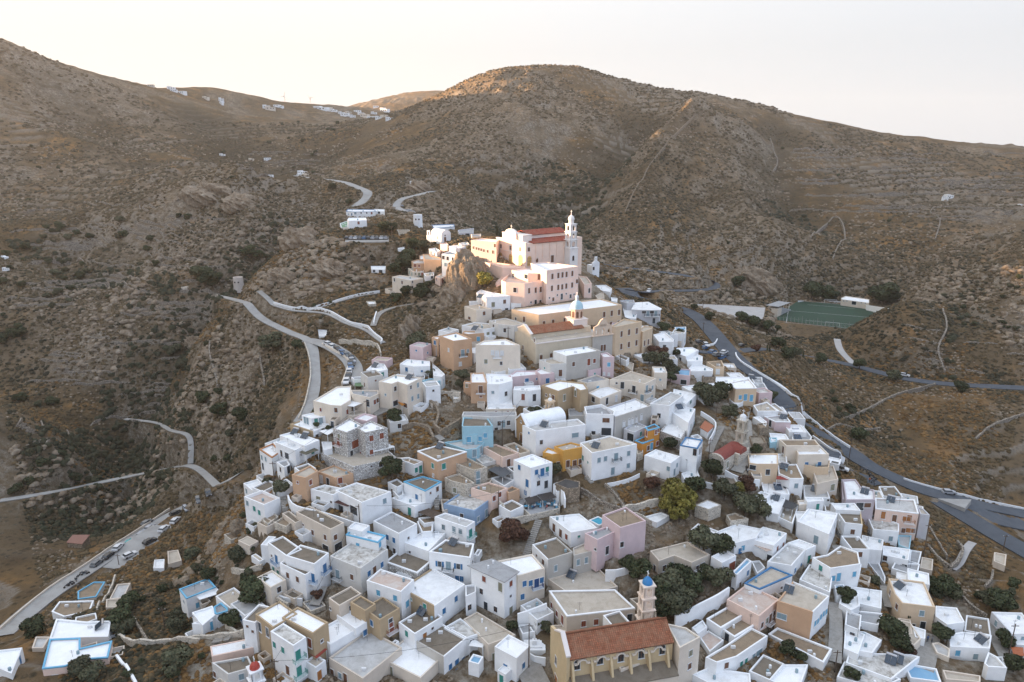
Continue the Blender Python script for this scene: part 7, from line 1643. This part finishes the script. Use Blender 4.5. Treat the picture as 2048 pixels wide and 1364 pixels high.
# ---------------------------------------------------------------- vegetation
def leafmat(name, cols, sc=2.0):
    m, nt, b = newmat(name); v = world_vec(nt); n1 = noise(nt, v, sc, 3, .6); oi = nt.nodes.new('ShaderNodeObjectInfo'); a = ramp(nt, n1, [(.35,cols[0]),(.5,cols[1]),(.66,cols[2])])
    h = nt.nodes.new('ShaderNodeHueSaturation'); mr = nt.nodes.new('ShaderNodeMapRange'); mr.inputs[3].default_value = .75; mr.inputs[4].default_value = 1.3; nt.links.new(oi.outputs['Random'], mr.inputs[0]); nt.links.new(mr.outputs[0], h.inputs['Value']); nt.links.new(a, h.inputs['Color']); nt.links.new(h.outputs[0], b.inputs['Base Color']); b.inputs['Roughness'].default_value = .8; b.inputs['Specular IOR Level'].default_value = .2; return m
LEAF = {'d':leafmat('dark_leaves',[(.022,.030,.014),(.046,.056,.026),(.085,.092,.044)]),'o':leafmat('olive_leaves',[(.045,.050,.028),(.075,.078,.044),(.12,.115,.068)]),'y':leafmat('yellowing_leaves',[(.10,.095,.02),(.19,.165,.035),(.27,.22,.06)]),'r':leafmat('russet_leaves',[(.05,.025,.018),(.085,.042,.028),(.12,.06,.035)])}
BARK = plain('bark',(.10,.075,.055),.9)
def crown_mesh(kind, seed, n, tall=1.0):
    r = np.random.default_rng(seed); nb = 9 if kind != 'c' else 6; bl = []
    for k in range(nb):
        if kind == 'c': bl.append((r.uniform(-.1,.1), r.uniform(-.1,.1), -.8+1.6*k/nb, .36-.03*k))
        else:
            a = r.uniform(0, 6.28); d = r.uniform(.15,.62); bl.append((d*math.cos(a), d*math.sin(a), r.uniform(-.35,.5)*tall, r.uniform(.3,.52)))
    if kind != 'c': bl.append((0,0,.1,.6))
    P = []; N = []
    while len(P) < n:
        b = bl[r.integers(len(bl))]; v = r.normal(size=3); v /= np.linalg.norm(v); p = np.array(b[:3])+v*b[3]*r.uniform(.75,1.08)*np.array([1,1,.8])
        if any(np.linalg.norm((p-np.array(c[:3]))/np.array([1,1,.8])) < c[3]*.68 for c in bl): continue
        P.append(p); N.append(v)
    P = np.array(P); N = np.array(N)+r.normal(size=(n,3))*.45; N /= np.linalg.norm(N, axis=1)[:,None]; T = np.cross(N, r.normal(size=(n,3))); T /= np.linalg.norm(T, axis=1)[:,None]; B = np.cross(N, T); s = r.uniform(.05,.105, size=(n,1))
    V_ = np.stack([P-T*s-B*s*.6, P+T*s-B*s*.7, P+T*s*.8+B*s, P-T*s*.9+B*s*.8], 1).reshape(-1,3); me = bpy.data.meshes.new('crown'); me.from_pydata(V_.tolist(), [], [(4*i,4*i+1,4*i+2,4*i+3) for i in range(n)]); return me
_crowns = {}
def crown(kind, var):
    if (kind, var) not in _crowns:
        me = crown_mesh(kind if kind == 'c' else 'x', 100+var*7+ord(kind), 1500 if kind != 'c' else 900); me.materials.append(LEAF['d' if kind == 'c' else kind]); _crowns[kind, var] = me
    return _crowns[kind, var]
_tr = None
def trunkmesh():
    m = MB(); m.tube((0,0,-.6),(0.03,0,.35),.09,.065,n=7); m.tube((.03,0,.33),(.3,.1,.85),.05,.02,n=5); m.tube((.03,0,.33),(-.28,.15,.9),.05,.02,n=5); m.tube((.02,0,.3),(0,-.25,.95),.045,.02,n=5); return m.mesh('trunk', BARK)
used = set(); KN = {'d':'dark green','o':'dusty olive-green','y':'yellow-green','r':'russet','c':'dark cypress'}
HC = [(T, proj((T.o[0],T.o[1],(T.deck)))) for T in ALL if T.root is not None]
def tree(x, y, r, kind, where=None, bush=None):
    global _tr
    if _tr is None: _tr = trunkmesh()
    p = cast(gz, (x, y+r*(.75 if kind != 'c' else 1.3)))
    if p is None: return
    R = r/(F/np.linalg.norm(p-CAM))*1.05; isb = (R < 1.7) if bush is None else bush
    root = link('bush' if isb else ('cypress' if kind == 'c' else 'tree'), None); root.location = p; root.rotation_euler = (0,0,rng.uniform(0,6.28))
    cr = link('crown', crown(kind, int(rng.integers(4))), root); sz = R*(1.6 if kind == 'c' else 1.12)
    cr.scale = (R*1.12, R*1.12, (R*1.9 if kind == 'c' else R*rng.uniform(.85,1.05))); cr.location = (0,0,R*(1.5 if kind == 'c' else (.62 if isb else .95)))
    tk = link('trunk', _tr, root); tk.scale = (R, R, R*1.25)
    if where is None:
        hs = sorted(HC, key=lambda h: (h[1][0]-x)**2+((h[1][1]-y)*1.3)**2)[:6]; lab = None
        noun = ('bush' if isb else 'tree') if kind != 'c' else 'tree'
        for rel in ('beside the','just outside the','in front of the','close to the','next to the','near the'):
            for T, _ in hs[:2]:
                lab = KN[kind]+' '+noun+' '+rel+' '+' '.join(T.label.split()[:9])
                if lab.split()[-1] in ('and','with','the','a','of','under','by','in','over','to','beside','below','above','its','behind','his','between','one','before'): lab = ' '.join(lab.split()[:-1])
                if lab not in used: break
            if lab not in used: break
        used.add(lab); tag(root, lab, noun)
    else: tag(root, where[0], 'bush' if isb else 'tree', where[1] if len(where) > 1 else None)
    return root
TREES = '''507,1187,26,d 478,1111,16,o 459,1242,17,d 421,1151,14,d 635,1187,11,r 71,1261,17,d 247,1240,20,d 259,1206,16,d 249,1262,15,o 356,1247,18,o 166,1339,18,o 185,1352,16,o 354,1325,24,o 385,1110,14,o 1026,1249,13,d 1078,1242,11,d 1092,1251,11,o 1018,1066,24,r 1040,1070,18,r
1277,1140,22,d 1254,1126,15,d 1337,1170,28,o 1313,1187,26,d 1353,1206,28,o 1330,1222,20,d 1361,1154,22,d 1385,1170,20,d 1407,1087,28,o 1438,1095,22,d 1407,1149,17,d 1436,1159,20,o 1365,1192,20,o 1345,990,32,y 1368,1008,26,y 1357,1030,20,y 1330,1008,20,y 1392,972,22,d 1306,968,18,r 1425,939,20,d 1448,984,22,o 1472,979,14,y 1494,965,14,r 1500,978,12,r 1491,1017,24,o 1517,1022,22,o 1511,897,11,d
1405,787,22,o 1440,785,18,d 1425,800,18,o 1460,824,15,o 1540,794,12,d 1692,1194,15,d 1576,1300,15,d 1600,1310,12,d 785,941,24,d 789,838,14,d 566,975,16,o 535,960,8,o 927,754,15,o 918,766,9,o 1106,942,17,o 1064,820,11,o 1078,820,11,d 1300,862,8,d 1340,888,14,d 1885,1182,20,d 1864,1175,15,d 1900,1190,14,o 1783,1262,20,d 1768,1250,13,d 1802,1290,17,d 1818,1308,12,r 1885,1272,17,d 2006,1282,15,d 2027,1332,16,d 1992,1206,18,d 1973,1201,14,o 2010,1214,14,d 1814,1232,9,d 1704,1346,13,d 1750,1160,10,o 1745,1100,9,o
970,562,18,y 771,456,13,d 784,456,10,d 827,489,13,d 841,491,11,o 806,528,20,d 792,540,14,d 819,512,14,d 794,598,11,d 812,583,11,d 839,589,15,d 853,585,11,d 697,405,7,d 994,464,7,c 1003,470,6,d 847,578,12,d 858,566,8,d 595,692,12,d 546,686,22,o 442,823,15,d 483,832,15,d 406,798,14,d 438,785,8,d 833,692,22,o 850,700,14,d 788,830,14,d 860,745,9,o 1557,688,14,d 1574,709,13,d 1592,705,11,o 1639,719,11,d 1718,730,12,d 1786,753,12,o 1512,698,9,r 1483,636,12,d 1509,647,14,d 1533,653,12,d 1549,660,10,d 1417,634,9,d 1387,615,7,d 1622,585,19,d 1645,590,16,d 1664,595,12,d 1768,593,22,d 1752,587,16,d 1784,600,12,d 1475,565,12,d 1317,720,15,o 1298,717,13,o 1335,735,14,o 1341,756,12,d 1359,667,9,d 1327,656,12,d 1352,704,9,d 1539,698,4,c 1606,709,4,c 1534,697,4,c 1716,872,15,d 1920,777,11,d 1305,700,12,r 1348,745,12,o 1325,705,12,r
410,556,20,d 430,562,15,d 395,545,12,d 500,505,14,d 520,512,12,d 664,375,8,d'''
for q in TREES.split():
    x, y, r, k = q.split(','); tree(float(x), float(y), float(r), k)
# bushes scattered over the open slopes
for lab, grp, n, box, rr in (('dark round bush dotted on the western hillside','bushes on the western hillside',42,(0,430,430,640),(4,9)),('dark bush along the left valley bottom','bushes in the left valley',36,(0,470,640,1000),(5,13)),('small dark bush on the slope right of the main road','bushes on the right slope',34,(1640,2040,780,960),(3,8)),('small bush on the near right hill face','bushes on the near right hill',16,(1780,2040,540,730),(2.5,5)),('small dark bush on the big central hill','bushes on the central hill',30,(900,1800,280,520),(1.6,3.6)),('dark bush in the far green valley','bushes in the far valley',24,(430,680,240,360),(1.8,4.5)),('bush on the dry slope below the right houses','bushes below the right houses',20,(1860,2040,1040,1190),(4,9)),('low bush on the spur by the cobbled lane','bushes on the spur',28,(420,760,600,860),(3,8)),('low bush on the cliff side of the town','bushes on the cliff side',14,(430,520,1010,1180),(4,9)),('small dark bush high on the western ridge','bushes on the western ridge',16,(0,600,200,420),(1.5,4)),('low bush at the foot of the grassy lower left slope','bushes on the lower left slope',16,(230,420,1090,1360),(5,12))):
    for k in range(n):
        for _ in range(6):
            x, y = rng.uniform(box[0], box[1]), rng.uniform(box[2], box[3]); p = cast(gz, (x, y))
            if p is not None and p[1] < 1600 and fbm(p[0]/60, p[1]/60, 3, 5) > -.05 and float(gm(p[0], p[1])) > 1.5 if (gm := Grid(MIND)) else False: break
        else: continue
        tree(x, y, rng.uniform(*rr), 'ddo'[int(rng.integers(3))], (lab, grp), bush=True)
# ground cover: scrub tufts, straw clumps and loose stones
def tufts(name, label, cat, mat, N, rmin, rmax, pred, seed, flat=.75, dmax=650, dmin=95, sub=0):
    r = np.random.default_rng(seed); d = dmin*(dmax/dmin)**r.uniform(0,1,N*4)**.8; a = r.uniform(-.66,.66,N*4); X, Y = d*np.sin(a), d*np.cos(a)*1.0
    gzv = gz(X, Y); keep = (Grid(MIND)(X, Y) > .8) & (Grid(OCC)(X, Y) < .5) & pred(X, Y); X, Y, Zv, d = X[keep][:N], Y[keep][:N], gzv[keep][:N], d[keep][:N]; n = len(X)
    bm = bmesh.new(); bmesh.ops.create_icosphere(bm, subdivisions=1, radius=1); V0 = np.array([v.co[:] for v in bm.verts]); F0 = np.array([[v.index for v in f.verts] for f in bm.faces]); bm.free()
    keepf = F0[(V0[F0][:,:,2].max(1) > -.3)]; s = r.uniform(rmin, rmax, n)*(1+d/500); J = r.uniform(.6,1.25,(n,len(V0),1)); V1 = V0[None]*J*s[:,None,None]*np.array([1,1,flat]); an = r.uniform(0,6.28,n); c, sn = np.cos(an)[:,None], np.sin(an)[:,None]
    V2 = np.stack([V1[:,:,0]*c-V1[:,:,1]*sn+X[:,None], V1[:,:,0]*sn+V1[:,:,1]*c+Y[:,None], V1[:,:,2]+Zv[:,None]+.1*s[:,None]], -1).reshape(-1,3).astype(np.float32); Fx = (keepf[None]+(np.arange(n)*len(V0))[:,None,None]).reshape(-1,3).astype(np.int32)
    me = bpy.data.meshes.new(name); me.vertices.add(len(V2)); me.vertices.foreach_set('co', V2.ravel()); me.loops.add(Fx.size); me.loops.foreach_set('vertex_index', Fx.ravel()); me.polygons.add(len(Fx)); me.polygons.foreach_set('loop_start', np.arange(0, Fx.size, 3, dtype=np.int32)); me.update(calc_edges=True); me.materials.append(mat); tag(link(name, me), label, cat, kind='stuff')
finish_openings(); street_openings(); annexes(); roof_clutter()
for Q, zb, zdeck in CARVE:
    Qe = offset_poly(Q, -.9); x = [q[0] for q in Qe]; y = [q[1] for q in Qe]
    i0, i1 = np.searchsorted(GX, [min(x)-2, max(x)+2]); j0, j1 = np.searchsorted(GY, [min(y)-2, max(y)+2])
    m = inpoly(XX[j0:j1,i0:i1], YY[j0:j1,i0:i1], Qe); zz = Z[j0:j1,i0:i1]; zz[m] = np.minimum(zz[m], min(zb, zdeck-.6)-.05)
OCC = np.zeros(XX.shape)
for Q, zb, zdeck in CARVE:
    Qe = offset_poly(Q, -.4); x = [q[0] for q in Qe]; y = [q[1] for q in Qe]; i0, i1 = np.searchsorted(GX, [min(x)-2, max(x)+2]); j0, j1 = np.searchsorted(GY, [min(y)-2, max(y)+2]); OCC[j0:j1,i0:i1][inpoly(XX[j0:j1,i0:i1], YY[j0:j1,i0:i1], Qe)] = 1
gR, gV, gG = Grid(ROCK), Grid(VW), Grid(GULLY)
tufts('ravine_thicket','dark green thicket filling the ravines','thicket',leafmat('thicket',[(.026,.03,.016),(.042,.046,.024),(.06,.062,.034)],.3),9000,.5,1.3,lambda X,Y:(gG(X,Y)+.5*fbm(X/25,Y/25,3,55)>.56),9,.8,700)  # ravine shrubs, their dense dark cover also standing in for shade
tufts('boulders','pale boulders and broken ledges on the rocky slopes','rocks',CRAG,5200,.45,1.5,lambda X,Y:(gR(X,Y)+.6*fbm(X/18,Y/18,3,85)>.55)&(gV(X,Y)<.5),17,.55,480)
tufts('dry_scrub','dusty brown and olive scrub covering the open hillsides','scrub',leafmat('scrub',[(.062,.047,.025),(.10,.072,.037),(.15,.105,.053)],.3),42000,.28,.62,lambda X,Y:(fbm(X/30,Y/30,3,15)>-.24)&(gV(X,Y)<.6),5)
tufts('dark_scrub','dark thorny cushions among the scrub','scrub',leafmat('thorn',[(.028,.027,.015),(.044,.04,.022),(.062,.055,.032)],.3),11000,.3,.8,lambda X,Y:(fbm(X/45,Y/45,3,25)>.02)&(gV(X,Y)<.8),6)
tufts('straw_grass','tufts of orange straw-coloured dry grass','dry grass',leafmat('straw',[(.13,.07,.024),(.20,.11,.04),(.29,.17,.065)],.3),20000,.25,.6,lambda X,Y:(fbm(X/28,Y/28,3,35)>.03),7,.5,420)
tufts('loose_rocks','pale grey stones and boulders strewn over the slopes','rocks',CRAG,16000,.14,.5,lambda X,Y:(fbm(X/24,Y/24,3,45)+.4*gR(X,Y)>.1),8,.6,520)
tufts('far_scrub','scrub speckling the distant hill faces','scrub',leafmat('far_scrub_leaves',[(.085,.067,.04),(.125,.098,.058),(.17,.13,.078)],.3),26000,.42,.85,lambda X,Y:(fbm(X/60,Y/60,4,65)>-.16),12,.7,1150,430)
tufts('far_rocks','pale stones on the distant hill faces','rocks',CRAG,9000,.3,.75,lambda X,Y:(fbm(X/50,Y/50,4,75)>.0),13,.6,1050,430)
print('WARN', len(WARN)); [print(w) for w in WARN[:60]]
# ---------------------------------------------------------------- ground sheet
def grid_mesh():
    ny, nx = XX.shape; co = np.stack([XX, YY, Z], -1).reshape(-1, 3).astype(np.float32)
    i = np.arange(ny-1)[:,None]*nx+np.arange(nx-1)[None]; q = np.stack([i, i+1, i+nx+1, i+nx], -1).reshape(-1, 4).astype(np.int32)
    me = bpy.data.meshes.new('ground'); me.vertices.add(len(co)); me.vertices.foreach_set('co', co.ravel())
    me.loops.add(q.size); me.loops.foreach_set('vertex_index', q.ravel()); me.polygons.add(len(q)); me.polygons.foreach_set('loop_start', np.arange(0, q.size, 4, dtype=np.int32))
    me.update(calc_edges=True); me.polygons.foreach_set('use_smooth', np.ones(len(q), bool))
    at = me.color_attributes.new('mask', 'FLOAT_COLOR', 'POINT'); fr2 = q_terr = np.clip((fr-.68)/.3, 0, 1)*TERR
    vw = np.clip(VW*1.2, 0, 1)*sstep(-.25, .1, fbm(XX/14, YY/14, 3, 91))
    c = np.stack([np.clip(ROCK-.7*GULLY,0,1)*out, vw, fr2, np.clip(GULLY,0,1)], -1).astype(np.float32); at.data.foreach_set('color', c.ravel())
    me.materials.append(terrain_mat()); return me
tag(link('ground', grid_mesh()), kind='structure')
def strip(name, P, hw, mat, lift=.04, th=.3):
    m = MB(); n = len(P); T = np.gradient(P[:,:2], axis=0); T /= np.linalg.norm(T, axis=1)[:,None]+1e-9; N = np.stack([-T[:,1], T[:,0]], 1); vs = []
    for i in range(n):
        for s, dz in ((-1,-th),(-1,0),(1,0),(1,-th)):
            vs.append((P[i,0]+N[i,0]*hw*s, P[i,1]+N[i,1]*hw*s, P[i,2]+lift+dz))
    m.add(vs, [(4*i+k, 4*i+k+1, 4*i+k+5, 4*i+k+4) for i in range(n-1) for k in range(3)]); return m.obj(name, mat)
for k, (name, P, hw, mat) in enumerate(ROADS): tag(strip(name, P, hw, mat, .03+.006*k), kind='structure')
# ---------------------------------------------------------------- camera, light, sky
cam = bpy.data.objects.new('camera', bpy.data.cameras.new('camera')); C.objects.link(cam); cam.location = (0,0,CZ); cam.rotation_euler = (math.pi/2-PITCH, 0, 0)
cam.data.sensor_width = 36; cam.data.lens = F/2048*36; cam.data.clip_end = 20000; cam.data.clip_start = 1; bpy.context.scene.camera = cam
VEIL = 1.33
SUN_EL, SUN_AZ = math.radians(6.5), math.radians(-82)   # azimuth from +Y towards +X
sd = Vector((math.sin(SUN_AZ)*math.cos(SUN_EL), math.cos(SUN_AZ)*math.cos(SUN_EL), math.sin(SUN_EL)))
sl = bpy.data.lights.new('sun', 'SUN'); sl.energy = 4.1; sl.angle = math.radians(.6); sl.color = (1,.66,.40); so = bpy.data.objects.new('sun', sl); C.objects.link(so); so.rotation_euler = sd.to_track_quat('Z','Y').to_euler()
w = bpy.data.worlds.new('World'); bpy.context.scene.world = w; w.use_nodes = True; nt = w.node_tree; bg = nt.nodes['Background']; sk = nt.nodes.new('ShaderNodeTexSky'); sk.sky_type = 'NISHITA'; sk.sun_disc = False
sk.sun_elevation = SUN_EL; sk.sun_rotation = SUN_AZ; sk.air_density = 1.0; sk.dust_density = 1.0; sk.ozone_density = 1.2; sk.altitude = 200
tc = nt.nodes.new('ShaderNodeTexCoord'); sp = nt.nodes.new('ShaderNodeSeparateXYZ'); nt.links.new(tc.outputs['Generated'], sp.inputs[0])
vr = ramp(nt, sp.outputs[2], [(0,(1.0,1.0,1.0)),(.12,(1.0,1.0,1.0)),(.38,(1.30,1.33,1.38)),(1,(1.46,1.55,1.70))])
dp = nt.nodes.new('ShaderNodeVectorMath'); dp.operation = 'DOT_PRODUCT'; nt.links.new(tc.outputs['Generated'], dp.inputs[0]); dp.inputs[1].default_value = (-.75,.66,0); mp = nt.nodes.new('ShaderNodeMapRange'); mp.inputs[1].default_value = -1; mp.inputs[2].default_value = 1; nt.links.new(dp.outputs['Value'], mp.inputs[0])
vh = ramp(nt, mp.outputs[0], [(0,(.66,.80,1.05)),(.35,(.76,.86,1.03)),(.55,(.85,.885,.935)),(.8,(.97,.98,.99)),(1,(1.15,1.06,.97))]); vr = mixc(nt, 1.0, vr, vh, 'MULTIPLY'); sc1 = nt.nodes.new('ShaderNodeMix'); sc1.data_type = 'RGBA'; sc1.blend_type = 'MULTIPLY'; sc1.inputs[0].default_value = 1; nt.links.new(vr, sc1.inputs[6]); sc1.inputs[7].default_value = (VEIL,VEIL,VEIL,1)
sc2 = nt.nodes.new('ShaderNodeMix'); sc2.data_type = 'RGBA'; sc2.inputs[0].default_value = .992; nt.links.new(sk.outputs[0], sc2.inputs[6]); nt.links.new(sc1.outputs[2], sc2.inputs[7]); nt.links.new(sc2.outputs[2], bg.inputs[0]); bg.inputs[1].default_value = .15
def haze():
    m = bpy.data.materials.new('haze'); m.use_nodes = True; t = m.node_tree; t.nodes.clear(); o = t.nodes.new('ShaderNodeOutputMaterial'); v = t.nodes.new('ShaderNodeVolumePrincipled')
    v.inputs['Color'].default_value = (.88,.87,.86,1); v.inputs['Density'].default_value = HAZE; v.inputs['Anisotropy'].default_value = .3; t.links.new(v.outputs[0], o.inputs['Volume'])
    b = MB(); b.bx(-3300,3300,-1000,3700,float(Z.min())-2,float(Z.max())+60); tag(b.obj('haze', m), 'thin pale evening haze lying over the valley and the far hills', 'haze', kind='stuff')
HAZE = 0.00006
if HAZE: haze()
sc = bpy.context.scene; sc.view_settings.view_transform = 'Standard'; sc.view_settings.look = 'None'; sc.view_settings.gamma = 1; sc.view_settings.exposure = 2.2
sc.render.engine = 'CYCLES'; sc.cycles.use_denoising = True; sc.cycles.max_bounces = 5; sc.cycles.diffuse_bounces = 3; sc.cycles.volume_bounces = 1; sc.cycles.volume_step_rate = 4
